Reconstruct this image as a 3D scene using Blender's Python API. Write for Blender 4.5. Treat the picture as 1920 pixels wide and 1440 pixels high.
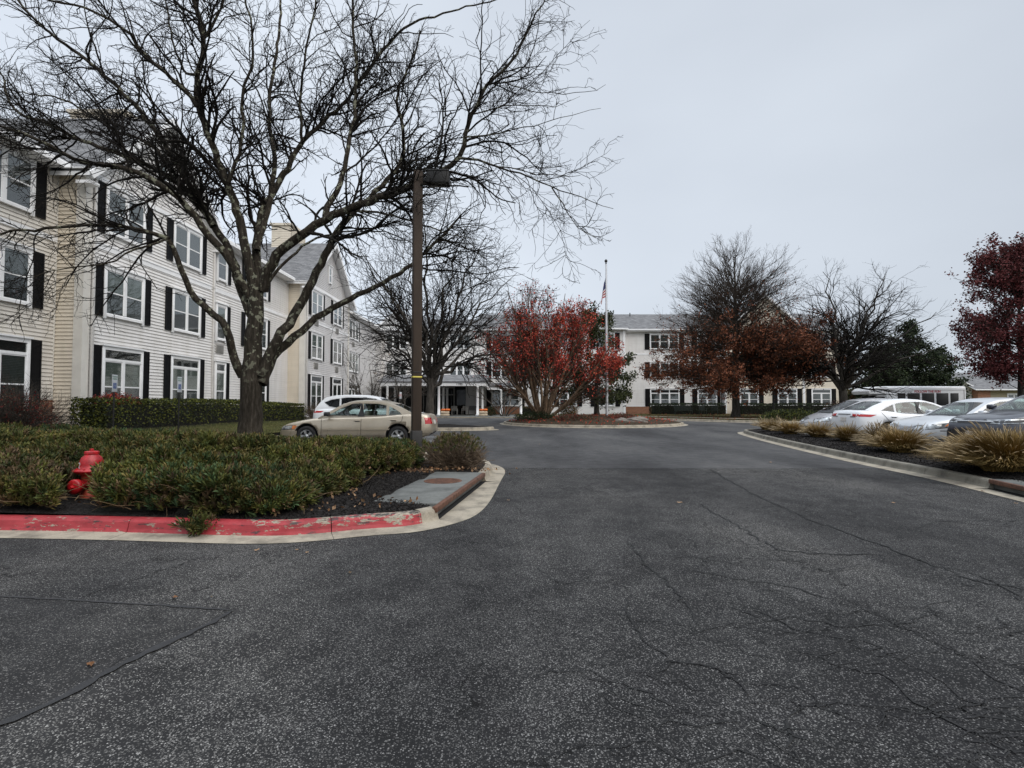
import bpy, bmesh, math, random
import numpy as np
from mathutils import Vector, Matrix
from mathutils.bvhtree import BVHTree

for o in list(bpy.data.objects):
    bpy.data.objects.remove(o, do_unlink=True)
scene = bpy.context.scene
C = scene.collection
R = math.radians

# ------------------------------------------------------------------ camera
FPX = 1000.0                       # focal length in pixels of the 1920 px wide photograph
PITCH = math.atan(35.0 / FPX)
CAMZ = 1.35
cam_d = bpy.data.cameras.new("camera")
cam_d.sensor_width = 36.0
cam_d.lens = 36.0 * FPX / 1920.0
cam_d.clip_start = 0.05
cam_d.clip_end = 2000.0
cam = bpy.data.objects.new("camera", cam_d)
cam.location = (0, 0, CAMZ)
cam.rotation_euler = (math.pi / 2 + PITCH, 0, 0)
C.objects.link(cam)
scene.camera = cam

# ------------------------------------------------------------------ sky, sun, exposure
scene.view_settings.view_transform = 'Standard'
scene.view_settings.look = 'None'
scene.view_settings.gamma = 1.0
scene.view_settings.exposure = 0.52
SUN_EL, SUN_ROT = 44.0, 132.0
world = bpy.data.worlds.new("World")
scene.world = world
world.use_nodes = True
wn, wl = world.node_tree.nodes, world.node_tree.links
wn.clear()
w_out = wn.new('ShaderNodeOutputWorld')
w_bg = wn.new('ShaderNodeBackground'); w_bg.inputs['Strength'].default_value = 0.1
w_sky = wn.new('ShaderNodeTexSky'); w_sky.sky_type = 'NISHITA'; w_sky.sun_disc = False
w_sky.sun_elevation = R(SUN_EL); w_sky.sun_rotation = R(SUN_ROT)
w_tc = wn.new('ShaderNodeTexCoord')
w_map = wn.new('ShaderNodeMapping'); w_map.inputs['Scale'].default_value = (1.0, 1.0, 2.2)
w_noise = wn.new('ShaderNodeTexNoise'); w_noise.inputs['Scale'].default_value = 1.6
w_noise.inputs['Detail'].default_value = 4.0; w_noise.inputs['Roughness'].default_value = 0.42
w_ramp = wn.new('ShaderNodeValToRGB')
w_ramp.color_ramp.elements[0].position = 0.30; w_ramp.color_ramp.elements[0].color = (4.45, 4.85, 5.45, 1)
w_ramp.color_ramp.elements[1].position = 0.72; w_ramp.color_ramp.elements[1].color = (5.45, 5.9, 6.5, 1)
# the cloud deck is thinner (brighter) towards the left and ahead, thicker on the right
w_sep = wn.new('ShaderNodeSeparateXYZ')
w_grad = wn.new('ShaderNodeMapRange'); w_grad.inputs['From Min'].default_value = -0.5; w_grad.inputs['From Max'].default_value = 0.75
w_grad.inputs['To Min'].default_value = 1.12; w_grad.inputs['To Max'].default_value = 0.84
w_mul = wn.new('ShaderNodeVectorMath'); w_mul.operation = 'SCALE'
w_mix = wn.new('ShaderNodeMixRGB'); w_mix.inputs['Fac'].default_value = 0.93
wl.new(w_tc.outputs['Generated'], w_map.inputs['Vector']); wl.new(w_map.outputs['Vector'], w_noise.inputs['Vector'])
wl.new(w_noise.outputs['Fac'], w_ramp.inputs['Fac'])
wl.new(w_tc.outputs['Generated'], w_sep.inputs['Vector']); wl.new(w_sep.outputs['X'], w_grad.inputs['Value'])
w_zen = wn.new('ShaderNodeMapRange'); w_zen.inputs['From Min'].default_value = 0.64; w_zen.inputs['From Max'].default_value = 0.95
w_zen.inputs['To Min'].default_value = 1.0; w_zen.inputs['To Max'].default_value = 2.9      # an overcast sky is brightest overhead
w_m2 = wn.new('ShaderNodeMath'); w_m2.operation = 'MULTIPLY'
wl.new(w_sep.outputs['Z'], w_zen.inputs['Value']); wl.new(w_zen.outputs['Result'], w_m2.inputs[0]); wl.new(w_grad.outputs['Result'], w_m2.inputs[1])
wl.new(w_ramp.outputs['Color'], w_mul.inputs[0]); wl.new(w_m2.outputs[0], w_mul.inputs['Scale'])
wl.new(w_sky.outputs['Color'], w_mix.inputs['Color1']); wl.new(w_mul.outputs['Vector'], w_mix.inputs['Color2'])
wl.new(w_mix.outputs['Color'], w_bg.inputs['Color']); wl.new(w_bg.outputs['Background'], w_out.inputs['Surface'])

sun_d = bpy.data.lights.new("sun", 'SUN')
sun_d.energy = 1.5; sun_d.angle = R(55); sun_d.color = (1.0, 0.94, 0.86)
sun = bpy.data.objects.new("sun", sun_d)
_az = R(SUN_ROT)
_sd = Vector((math.sin(_az) * math.cos(R(SUN_EL)), math.cos(_az) * math.cos(R(SUN_EL)), math.sin(R(SUN_EL))))
sun.rotation_euler = _sd.to_track_quat('Z', 'Y').to_euler()
sun.location = (0, -20, 40)
C.objects.link(sun)

# ------------------------------------------------------------------ photo measurements -> metres
def P3(px, py, Y):
    """world point at distance Y ahead of the camera seen at photo pixel (px, py)"""
    u, v = (px - 960) / FPX, (720 - py) / FPX
    dy = math.cos(PITCH) - v * math.sin(PITCH)
    dz = math.sin(PITCH) + v * math.cos(PITCH)
    t = Y / dy
    return Vector((u * t, Y, CAMZ + dz * t))

def G(px, py, z=0.0):
    u, v = (px - 960) / FPX, (720 - py) / FPX
    dy = math.cos(PITCH) - v * math.sin(PITCH)
    dz = math.sin(PITCH) + v * math.cos(PITCH)
    t = (z - CAMZ) / dz
    return Vector((u * t, dy * t, z))

# ------------------------------------------------------------------ object helpers
def empty(name, loc=(0, 0, 0), rz=0.0):
    o = bpy.data.objects.new(name, None)
    o.location = loc; o.rotation_euler = (0, 0, rz); o.empty_display_size = 0.2
    C.objects.link(o)
    return o

def tag(o, label=None, cat=None, group=None, kind=None):
    if label: o['label'] = label
    if cat: o['category'] = cat
    if group: o['group'] = group
    if kind: o['kind'] = kind
    return o

def link(name, me, parent=None, loc=None, rz=None):
    o = bpy.data.objects.new(name, me)
    C.objects.link(o)
    if parent is not None: o.parent = parent
    if loc is not None: o.location = loc
    if rz is not None: o.rotation_euler = (0, 0, rz)
    return o

def copy_tree(o, parent=None):
    c = o.copy(); C.objects.link(c); c.parent = parent
    for ch in o.children:
        copy_tree(ch, c)
    return c

def np_mesh(name, verts, faces, mats, mat_idx=None, smooth=False):
    verts = np.asarray(verts, dtype=np.float32); faces = np.asarray(faces, dtype=np.int32)
    me = bpy.data.meshes.new(name)
    nf, k = faces.shape
    me.vertices.add(len(verts)); me.vertices.foreach_set('co', verts.ravel())
    me.loops.add(nf * k); me.loops.foreach_set('vertex_index', faces.ravel())
    me.polygons.add(nf)
    me.polygons.foreach_set('loop_start', np.arange(0, nf * k, k, dtype=np.int32))
    me.polygons.foreach_set('loop_total', np.full(nf, k, dtype=np.int32))
    if mat_idx is not None: me.polygons.foreach_set('material_index', np.asarray(mat_idx, dtype=np.int32))
    me.polygons.foreach_set('use_smooth', np.full(nf, smooth, dtype=bool))
    for m in (mats if isinstance(mats, (list, tuple)) else [mats]): me.materials.append(m)
    me.update(calc_edges=True)
    return me

class MB:
    """collects shapes, then becomes one mesh"""
    def __init__(s): s.v = []; s.f = []; s.m = []; s.sm = []
    def add(s, vs, fs, mi=0, smooth=False):
        b = len(s.v); s.v += [tuple(v) for v in vs]
        for f in fs: s.f.append([b + i for i in f]); s.m.append(mi); s.sm.append(smooth)
        return s
    def box(s, x0, x1, y0, y1, z0, z1, mi=0, M=None):
        v = [(x, y, z) for x in (x0, x1) for y in (y0, y1) for z in (z0, z1)]
        if M is not None: v = [tuple(M @ Vector(p)) for p in v]
        return s.add(v, [(0, 1, 3, 2), (4, 6, 7, 5), (0, 4, 5, 1), (2, 3, 7, 6), (0, 2, 6, 4), (1, 5, 7, 3)], mi)
    def rbox(s, x0, x1, y0, y1, z0, z1, b, mi=0, M=None):
        """box with bevelled edges"""
        bm = bmesh.new()
        bmesh.ops.create_cube(bm, size=1.0)
        for v in bm.verts:
            v.co = Vector(((x0 + x1) / 2 + v.co.x * (x1 - x0), (y0 + y1) / 2 + v.co.y * (y1 - y0), (z0 + z1) / 2 + v.co.z * (z1 - z0)))
        bmesh.ops.bevel(bm, geom=list(bm.edges), offset=b, segments=2, profile=0.5, affect='EDGES')
        bm.verts.index_update()
        vs = [(M @ v.co if M is not None else v.co) for v in bm.verts]
        s.add(vs, [[v.index for v in f.verts] for f in bm.faces], mi, True); bm.free(); return s
    def tube(s, pts, rad, n=10, mi=0, caps=True, smooth=True):
        pts = [Vector(p) for p in pts]
        if not isinstance(rad, (list, tuple)): rad = [rad] * len(pts)
        vs = []; k = len(pts); prev = None
        for i, p in enumerate(pts):
            t = (pts[min(i + 1, k - 1)] - pts[max(i - 1, 0)]).normalized()
            if prev is None:
                a = Vector((0, 0, 1)) if abs(t.z) < 0.9 else Vector((1, 0, 0)); u = t.cross(a).normalized()
            else:
                u = (prev - t * prev.dot(t)).normalized()
            prev = u; w = t.cross(u)
            for j in range(n):
                an = 2 * math.pi * j / n
                vs.append(p + (u * math.cos(an) + w * math.sin(an)) * rad[i])
        fs = [(i * n + j, i * n + (j + 1) % n, (i + 1) * n + (j + 1) % n, (i + 1) * n + j) for i in range(k - 1) for j in range(n)]
        s.add(vs, fs, mi, smooth)
        if caps: s.add(vs, [tuple(range(n))[::-1], tuple((k - 1) * n + j for j in range(n))], mi)
        return s
    def lathe(s, prof, n=24, mi=0, M=None, smooth=True):
        """prof: (radius, z) list"""
        vs = []
        for r, z in prof:
            for j in range(n):
                a = 2 * math.pi * j / n
                p = Vector((r * math.cos(a), r * math.sin(a), z)); vs.append(M @ p if M is not None else p)
        fs = [(i * n + j, i * n + (j + 1) % n, (i + 1) * n + (j + 1) % n, (i + 1) * n + j) for i in range(len(prof) - 1) for j in range(n)]
        return s.add(vs, fs, mi, smooth)
    def prism(s, poly, a, b, axis='y', mi=0):
        """2-D polygon extruded from a to b; axis y: poly=(x,z); axis x: poly=(y,z); axis z: poly=(x,y)"""
        def mk(p, t): return {'y': (p[0], t, p[1]), 'x': (t, p[0], p[1]), 'z': (p[0], p[1], t)}[axis]
        n = len(poly); vs = [mk(p, a) for p in poly] + [mk(p, b) for p in poly]
        fs = [tuple(range(n)), tuple(range(2 * n - 1, n - 1, -1))] + [(i, n + i, n + (i + 1) % n, (i + 1) % n) for i in range(n)]
        return s.add(vs, fs, mi)
    def mesh(s, name, mats):
        me = bpy.data.meshes.new(name)
        me.from_pydata(s.v, [], s.f)
        for m in (mats if isinstance(mats, (list, tuple)) else [mats]): me.materials.append(m)
        me.polygons.foreach_set('material_index', s.m); me.polygons.foreach_set('use_smooth', s.sm)
        bm = bmesh.new(); bm.from_mesh(me); bmesh.ops.recalc_face_normals(bm, faces=bm.faces); bm.to_mesh(me); bm.free()
        me.update()
        return me
    def build(s, name, mats, parent=None, loc=None, rz=None):
        return link(name, s.mesh(name, mats), parent, loc, rz)

# ------------------------------------------------------------------ materials
def new_mat(name):
    m = bpy.data.materials.new(name); m.use_nodes = True
    nt = m.node_tree; b = nt.nodes['Principled BSDF']
    return m, nt, b

def N(nt, typ, **kw):
    n = nt.nodes.new(typ)
    for k, v in kw.items():
        if k in n.inputs: n.inputs[k].default_value = v
        else: setattr(n, k, v)
    return n

def coords(nt, scale=(1, 1, 1), obj=True):
    tc = N(nt, 'ShaderNodeTexCoord'); mp = N(nt, 'ShaderNodeMapping'); mp.inputs['Scale'].default_value = scale
    nt.links.new(tc.outputs['Object' if obj else 'Generated'], mp.inputs['Vector'])
    return mp.outputs['Vector']

def wcoords(nt, scale=(1, 1, 1)):
    g = N(nt, 'ShaderNodeNewGeometry'); mp = N(nt, 'ShaderNodeMapping'); mp.inputs['Scale'].default_value = scale
    nt.links.new(g.outputs['Position'], mp.inputs['Vector'])
    return mp.outputs['Vector']

def ramp(nt, fac, stops):
    r = N(nt, 'ShaderNodeValToRGB')
    while len(r.color_ramp.elements) < len(stops): r.color_ramp.elements.new(0.5)
    for e, (p, c) in zip(r.color_ramp.elements, stops):
        e.position = p; e.color = tuple(c) + (1,) if len(c) == 3 else c
    nt.links.new(fac, r.inputs['Fac'])
    return r.outputs['Color']

def mix(nt, fac, a, b, mode='MIX'):
    m = N(nt, 'ShaderNodeMixRGB', blend_type=mode)
    for sock, val in ((m.inputs['Fac'], fac), (m.inputs['Color1'], a), (m.inputs['Color2'], b)):
        if hasattr(val, 'links'): nt.links.new(val, sock)
        elif isinstance(val, (int, float)): sock.default_value = val if sock.name == 'Fac' else (val, val, val, 1)
        else: sock.default_value = tuple(val) + (1,)
    return m.outputs['Color']

def noise(nt, vec, scale, detail=4, rough=0.55, out='Fac'):
    n = N(nt, 'ShaderNodeTexNoise', Scale=scale, Detail=detail, Roughness=rough)
    nt.links.new(vec, n.inputs['Vector'])
    return n.outputs[out]

def math_n(nt, op, a, b=None, clamp=False):
    m = N(nt, 'ShaderNodeMath', operation=op); m.use_clamp = clamp
    for i, v in enumerate((a, b)):
        if v is None: continue
        if hasattr(v, 'links'): nt.links.new(v, m.inputs[i])
        else: m.inputs[i].default_value = v
    return m.outputs[0]

def bump(nt, b, h, strength, dist=0.02):
    n = N(nt, 'ShaderNodeBump', Strength=strength, Distance=dist)
    nt.links.new(h, n.inputs['Height']); nt.links.new(n.outputs['Normal'], b.inputs['Normal'])

def simple(name, col, rough=0.6, var=0.12, scale=6.0, bmp=0.0, metal=0.0, coat=0.0, spec=0.5, stretch=(1, 1, 1)):
    """plain surface with a little mottling"""
    m, nt, b = new_mat(name)
    v = wcoords(nt, stretch); n = noise(nt, v, scale, 5, 0.6)
    lo = tuple(c * (1 - var) for c in col); hi = tuple(min(1, c * (1 + var)) for c in col)
    nt.links.new(ramp(nt, n, [(0.3, lo), (0.7, hi)]), b.inputs['Base Color'])
    b.inputs['Roughness'].default_value = rough; b.inputs['Metallic'].default_value = metal
    b.inputs['Coat Weight'].default_value = coat; b.inputs['Coat Roughness'].default_value = 0.05
    b.inputs['Specular IOR Level'].default_value = spec
    if bmp: bump(nt, b, noise(nt, v, scale * 5, 4, 0.6), bmp, 0.01)
    return m

def leafy(name, cols, rough=0.7, trans=0.0):
    """each leaf (mesh island) takes its own colour, clumps vary too"""
    m, nt, b = new_mat(name)
    g = N(nt, 'ShaderNodeNewGeometry')
    c1 = ramp(nt, g.outputs['Random Per Island'], [(i / max(1, len(cols) - 1), c) for i, c in enumerate(cols)])
    big = noise(nt, wcoords(nt), 1.3, 3, 0.6)
    c2 = mix(nt, 1.0, c1, ramp(nt, big, [(0.35, (0.62, 0.62, 0.62)), (0.65, (1.25, 1.25, 1.2))]), 'MULTIPLY')
    nt.links.new(c2, b.inputs['Base Color']); b.inputs['Roughness'].default_value = rough
    b.inputs['Specular IOR Level'].default_value = 0.25
    return m

M = {}
def asphalt(name, base, chips, chip_cov, crack=1.0, wear=True):
    m, nt, b = new_mat(name)
    v = wcoords(nt)
    vo = N(nt, 'ShaderNodeTexVoronoi', Scale=135.0, Randomness=1.0); nt.links.new(v, vo.inputs['Vector'])
    sep = N(nt, 'ShaderNodeSeparateColor'); nt.links.new(vo.outputs['Color'], sep.inputs['Color'])
    big = noise(nt, v, 0.55, 5, 0.62)
    mid = noise(nt, v, 3.2, 4, 0.6)
    fine = noise(nt, v, 240.0, 2, 0.6)
    # where the sealcoat has worn off more of the stones show
    wearf = math_n(nt, 'ADD', math_n(nt, 'MULTIPLY', big, 0.62), math_n(nt, 'MULTIPLY', mid, 0.38))
    thr = N(nt, 'ShaderNodeMapRange'); nt.links.new(wearf, thr.inputs['Value'])
    thr.inputs['From Min'].default_value = 0.40; thr.inputs['From Max'].default_value = 0.60
    thr.inputs['To Min'].default_value = 1.0 - chip_cov * 0.38; thr.inputs['To Max'].default_value = 1.0 - chip_cov
    is_chip = math_n(nt, 'GREATER_THAN', sep.outputs[0], thr.outputs['Result'])
    core = math_n(nt, 'LESS_THAN', vo.outputs['Distance'], 0.50)
    is_chip = math_n(nt, 'MULTIPLY', is_chip, core)
    binder = mix(nt, fine, tuple(c * 0.62 for c in base), tuple(c * 1.35 for c in base))
    binder = mix(nt, ramp(nt, mid, [(0.4, (0, 0, 0)), (0.62, (1, 1, 1))]), binder, tuple(c * 1.3 for c in base))
    tone = ramp(nt, noise(nt, wcoords(nt, (1.0, 0.35, 1)), 0.42, 4, 0.6), [(0.34, (0.58, 0.58, 0.59)), (0.5, (1.0, 1.0, 1.0)), (0.66, (1.42, 1.40, 1.36))])
    chipc = ramp(nt, sep.outputs[1], [(0.0, tuple(c * 0.28 for c in chips)), (0.55, tuple(c * 0.62 for c in chips)), (0.85, chips), (1.0, tuple(min(0.8, c * 1.9) for c in chips))])
    col = mix(nt, 1.0, mix(nt, is_chip, binder, chipc), tone, 'MULTIPLY')
    h = math_n(nt, 'ADD', fine, math_n(nt, 'MULTIPLY', is_chip, 0.8))
    if crack > 0:
        wv = N(nt, 'ShaderNodeVectorMath', operation='ADD'); nt.links.new(v, wv.inputs[0])
        nz = N(nt, 'ShaderNodeTexNoise', Scale=2.6, Detail=6.0, Roughness=0.68); nt.links.new(v, nz.inputs['Vector'])
        sc = N(nt, 'ShaderNodeVectorMath', operation='SCALE'); sc.inputs['Scale'].default_value = 0.55
        nt.links.new(nz.outputs['Color'], sc.inputs[0]); nt.links.new(sc.outputs['Vector'], wv.inputs[1])
        ve = N(nt, 'ShaderNodeTexVoronoi', feature='DISTANCE_TO_EDGE', Scale=0.78); nt.links.new(wv.outputs['Vector'], ve.inputs['Vector'])
        ln = N(nt, 'ShaderNodeMapRange'); nt.links.new(ve.outputs['Distance'], ln.inputs['Value'])
        ln.inputs['From Min'].default_value = 0.0015; ln.inputs['From Max'].default_value = 0.0065
        ln.inputs['To Min'].default_value = 1.0; ln.inputs['To Max'].default_value = 0.0
        mask = ramp(nt, noise(nt, v, 0.7, 3, 0.6), [(0.47, (0, 0, 0)), (0.56, (1, 1, 1))])
        cf = math_n(nt, 'MULTIPLY', math_n(nt, 'MULTIPLY', ln.outputs['Result'], mask), crack)
        col = mix(nt, cf, col, (0.006, 0.006, 0.006))
        h = math_n(nt, 'SUBTRACT', h, math_n(nt, 'MULTIPLY', cf, 3.0))
    nt.links.new(col, b.inputs['Base Color'])
    b.inputs['Roughness'].default_value = 0.9; b.inputs['Specular IOR Level'].default_value = 0.15
    bump(nt, b, h, 0.55, 0.003)
    return m
M['asphalt_old'] = asphalt('asphalt_old', (0.0165, 0.0165, 0.017), (0.145, 0.142, 0.137), 0.97, 1.0)
M['asphalt_new'] = asphalt('asphalt_new', (0.052, 0.052, 0.053), (0.10, 0.098, 0.096), 0.35, 0.35)
M['asphalt_patch'] = asphalt('asphalt_patch', (0.0175, 0.0175, 0.018), (0.115, 0.112, 0.108), 0.80, 0.5)
M['tar'] = simple('tar', (0.018, 0.018, 0.019), 0.7, 0.3, 30, 0.3)
M['crack'] = simple('crack', (0.008, 0.008, 0.008), 0.9, 0.3, 30)

def concrete(name, col, dirt=0.5, scale=3.0):
    m, nt, b = new_mat(name)
    v = wcoords(nt)
    n1 = noise(nt, v, scale, 6, 0.65); n2 = noise(nt, v, 60.0, 4, 0.7)
    c = ramp(nt, n1, [(0.30, tuple(x * (1 - dirt) for x in col)), (0.55, col), (0.8, tuple(min(1, x * 1.12) for x in col))])
    c = mix(nt, 0.6, c, ramp(nt, n2, [(0.3, (0.62, 0.60, 0.56)), (0.6, (1, 1, 1))]), 'MULTIPLY')
    nt.links.new(c, b.inputs['Base Color']); b.inputs['Roughness'].default_value = 0.88
    bump(nt, b, n2, 0.35, 0.004)
    return m
M['concrete'] = concrete('concrete', (0.34, 0.30, 0.235), 0.6)
M['concrete_dark'] = concrete('concrete_dark', (0.20, 0.185, 0.15), 0.65)
M['concrete_slab'] = concrete('concrete_slab', (0.135, 0.14, 0.132), 0.6, 2.2)
M['rust'] = simple('rust', (0.095, 0.042, 0.024), 0.85, 0.5, 14, 0.4)
M['hole'] = simple('hole', (0.004, 0.004, 0.004), 1.0)

def red_kerb_mat():
    m, nt, b = new_mat('red_paint_worn')
    v = wcoords(nt)
    base = ramp(nt, noise(nt, v, 5, 5, 0.6), [(0.3, (0.27, 0.018, 0.024)), (0.7, (0.40, 0.042, 0.050))])
    # the paint flakes off more towards the storm drain
    sp = N(nt, 'ShaderNodeSeparateXYZ'); g = N(nt, 'ShaderNodeNewGeometry'); nt.links.new(g.outputs['Position'], sp.inputs['Vector'])
    gr = N(nt, 'ShaderNodeMapRange'); nt.links.new(sp.outputs['X'], gr.inputs['Value'])
    gr.inputs['From Min'].default_value = -3.0; gr.inputs['From Max'].default_value = -1.1
    gr.inputs['To Min'].default_value = 0.0; gr.inputs['To Max'].default_value = 0.17
    zz = N(nt, 'ShaderNodeMapRange'); nt.links.new(sp.outputs['Z'], zz.inputs['Value'])
    zz.inputs['From Min'].default_value = 0.05; zz.inputs['From Max'].default_value = 0.15; zz.inputs['To Max'].default_value = 1.0
    nn = noise(nt, wcoords(nt, (1, 1, 2.5)), 7.5, 7, 0.68)
    f = math_n(nt, 'ADD', nn, math_n(nt, 'MULTIPLY', gr.outputs['Result'], zz.outputs['Result']))
    flake = ramp(nt, f, [(0.585, (0, 0, 0)), (0.60, (1, 1, 1))])
    conc = ramp(nt, noise(nt, v, 40, 4, 0.7), [(0.3, (0.17, 0.14, 0.10)), (0.7, (0.42, 0.37, 0.29))])
    c = mix(nt, flake, base, conc)
    n3 = noise(nt, wcoords(nt, (1, 1, 5.5)), 4.2, 6, 0.72)
    f2 = math_n(nt, 'ADD', n3, math_n(nt, 'MULTIPLY', gr.outputs['Result'], zz.outputs['Result']))
    scuff = ramp(nt, f2, [(0.60, (0, 0, 0)), (0.63, (0.9, 0.9, 0.9))])
    c = mix(nt, scuff, c, (0.03, 0.025, 0.025))
    low = ramp(nt, math_n(nt, 'ADD', sp.outputs['Z'], math_n(nt, 'MULTIPLY', noise(nt, v, 9, 5, 0.7), 0.02)), [(0.021, (1, 1, 1)), (0.03, (0, 0, 0))])
    c = mix(nt, low, c, (0.20, 0.155, 0.115))
    c = mix(nt, 0.75, c, ramp(nt, noise(nt, wcoords(nt, (1, 1, 4)), 3.2, 6, 0.7), [(0.34, (0.55, 0.5, 0.48)), (0.58, (1, 1, 1))]), 'MULTIPLY')
    nt.links.new(c, b.inputs['Base Color']); b.inputs['Roughness'].default_value = 0.6
    bump(nt, b, nn, 0.5, 0.004)
    return m
M['red_kerb'] = red_kerb_mat()

def mulch_mat(name, a, bcol):
    m, nt, b = new_mat(name)
    v = wcoords(nt)
    vo = N(nt, 'ShaderNodeTexVoronoi', Scale=38.0); nt.links.new(v, vo.inputs['Vector'])
    sep = N(nt, 'ShaderNodeSeparateColor'); nt.links.new(vo.outputs['Color'], sep.inputs['Color'])
    c = mix(nt, sep.outputs[0], a, bcol)
    nt.links.new(c, b.inputs['Base Color']); b.inputs['Roughness'].default_value = 0.95
    b.inputs['Specular IOR Level'].default_value = 0.15
    bump(nt, b, math_n(nt, 'ADD', vo.outputs['Distance'], noise(nt, v, 90, 3, 0.7)), 1.0, 0.02)
    return m
M['mulch'] = mulch_mat('mulch', (0.008, 0.007, 0.0065), (0.036, 0.032, 0.030))
M['soil'] = mulch_mat('soil', (0.030, 0.022, 0.014), (0.075, 0.055, 0.035))
def grass_mat(name, a, bcol):
    m, nt, b = new_mat(name)
    v = wcoords(nt)
    c = ramp(nt, noise(nt, v, 1.6, 6, 0.7), [(0.3, a), (0.7, bcol)])
    c = mix(nt, 0.8, c, ramp(nt, noise(nt, v, 45, 4, 0.75), [(0.3, (0.35, 0.35, 0.3)), (0.7, (1.3, 1.3, 1.2))]), 'MULTIPLY')
    nt.links.new(c, b.inputs['Base Color']); b.inputs['Roughness'].default_value = 0.95
    b.inputs['Specular IOR Level'].default_value = 0.1
    bump(nt, b, noise(nt, v, 60, 4, 0.7), 1.0, 0.03)
    return m
M['lawn'] = grass_mat('lawn', (0.045, 0.055, 0.018), (0.12, 0.10, 0.045))

def siding(name, col):
    m, nt, b = new_mat(name)
    v = wcoords(nt)
    c = ramp(nt, noise(nt, wcoords(nt, (0.6, 0.6, 7.9)), 1.0, 3, 0.5), [(0.3, tuple(x * 0.93 for x in col)), (0.7, col)])
    c = mix(nt, 0.5, c, ramp(nt, noise(nt, wcoords(nt, (2.5, 2.5, 0.35)), 1.0, 5, 0.65), [(0.32, (0.78, 0.77, 0.73)), (0.6, (1, 1, 1))]), 'MULTIPLY')
    nt.links.new(c, b.inputs['Base Color']); b.inputs['Roughness'].default_value = 0.55
    bump(nt, b, noise(nt, wcoords(nt, (1, 1, 6)), 30, 3, 0.6), 0.12, 0.003)
    return m
M['siding_white'] = siding('siding_white', (0.80, 0.78, 0.76))
M['siding_cream'] = siding('siding_cream', (0.72, 0.645, 0.53))
M['siding_pale'] = siding('siding_pale', (0.72, 0.68, 0.62))
M['siding_grey'] = siding('siding_grey', (0.68, 0.665, 0.66))
M['trim'] = simple('white_trim', (0.86, 0.86, 0.86), 0.5, 0.06, 3)
M['corner_trim'] = simple('corner_trim', (0.70, 0.67, 0.61), 0.55, 0.08, 2)
M['metal_white'] = simple('downspout_white', (0.62, 0.60, 0.57), 0.4, 0.08, 3)
M['shutter'] = simple('shutter_black', (0.007, 0.007, 0.008), 0.6, 0.2, 4, spec=0.18)
M['black'] = simple('black', (0.012, 0.012, 0.012), 0.5, 0.2, 4)
M['dark_room'] = simple('dark_room', (0.016, 0.016, 0.017), 0.9, 0.3, 2)  # near-black colour stands in for the shade of unlit rooms
M['ac'] = simple('ac_grille', (0.30, 0.29, 0.27), 0.6, 0.15, 5)

def blind_mat(name, c0, c1):
    m, nt, b = new_mat(name)
    sp = N(nt, 'ShaderNodeSeparateXYZ'); nt.links.new(coords(nt), sp.inputs['Vector'])
    w = N(nt, 'ShaderNodeMath', operation='PINGPONG'); nt.links.new(sp.outputs['Z'], w.inputs[0]); w.inputs[1].default_value = 0.025
    nt.links.new(ramp(nt, math_n(nt, 'MULTIPLY', w.outputs[0], 40.0), [(0.1, c0), (0.75, c1)]), b.inputs['Base Color'])
    b.inputs['Roughness'].default_value = 0.6
    return m
M['blind'] = blind_mat('blind', (0.09, 0.10, 0.09), (0.25, 0.27, 0.24))
M['blind_dark'] = blind_mat('blind_dark', (0.035, 0.037, 0.037), (0.10, 0.105, 0.10))
M['screen'] = simple('insect_screen', (0.10, 0.10, 0.10), 0.8, 0.15, 2)
M['screen_dark'] = simple('insect_screen_dark', (0.035, 0.035, 0.037), 0.8, 0.2, 2)

def glass_mat(name, tint, refl=0.9, base=0.06):
    m = bpy.data.materials.new(name); m.use_nodes = True; nt = m.node_tree; nt.nodes.clear()
    out = N(nt, 'ShaderNodeOutputMaterial'); tr = N(nt, 'ShaderNodeBsdfTransparent'); tr.inputs['Color'].default_value = tuple(tint) + (1,)
    gl = N(nt, 'ShaderNodeBsdfGlossy', Roughness=0.03); gl.inputs['Color'].default_value = (refl, refl, refl, 1)
    fr = N(nt, 'ShaderNodeFresnel', IOR=1.55); ge = N(nt, 'ShaderNodeNewGeometry')   # thin sheet: same reflection from both sides
    nt.links.new(math_n(nt, 'SUBTRACT', 1.55, math_n(nt, 'MULTIPLY', ge.outputs['Backfacing'], 0.905)), fr.inputs['IOR'])
    f = math_n(nt, 'ADD', math_n(nt, 'MULTIPLY', fr.outputs[0], 1.1), base, True)
    mx = N(nt, 'ShaderNodeMixShader'); nt.links.new(f, mx.inputs[0]); nt.links.new(tr.outputs[0], mx.inputs[1]); nt.links.new(gl.outputs[0], mx.inputs[2])
    nt.links.new(mx.outputs[0], out.inputs['Surface'])
    return m
M['pane'] = glass_mat('window_glass', (0.85, 0.88, 0.87), 0.9, 0.03)
M['car_glass'] = glass_mat('car_glass', (0.60, 0.70, 0.68), 0.75, 0.03)
M['tint_glass'] = glass_mat('tinted_glass', (0.08, 0.09, 0.09), 0.45, 0.0)

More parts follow.
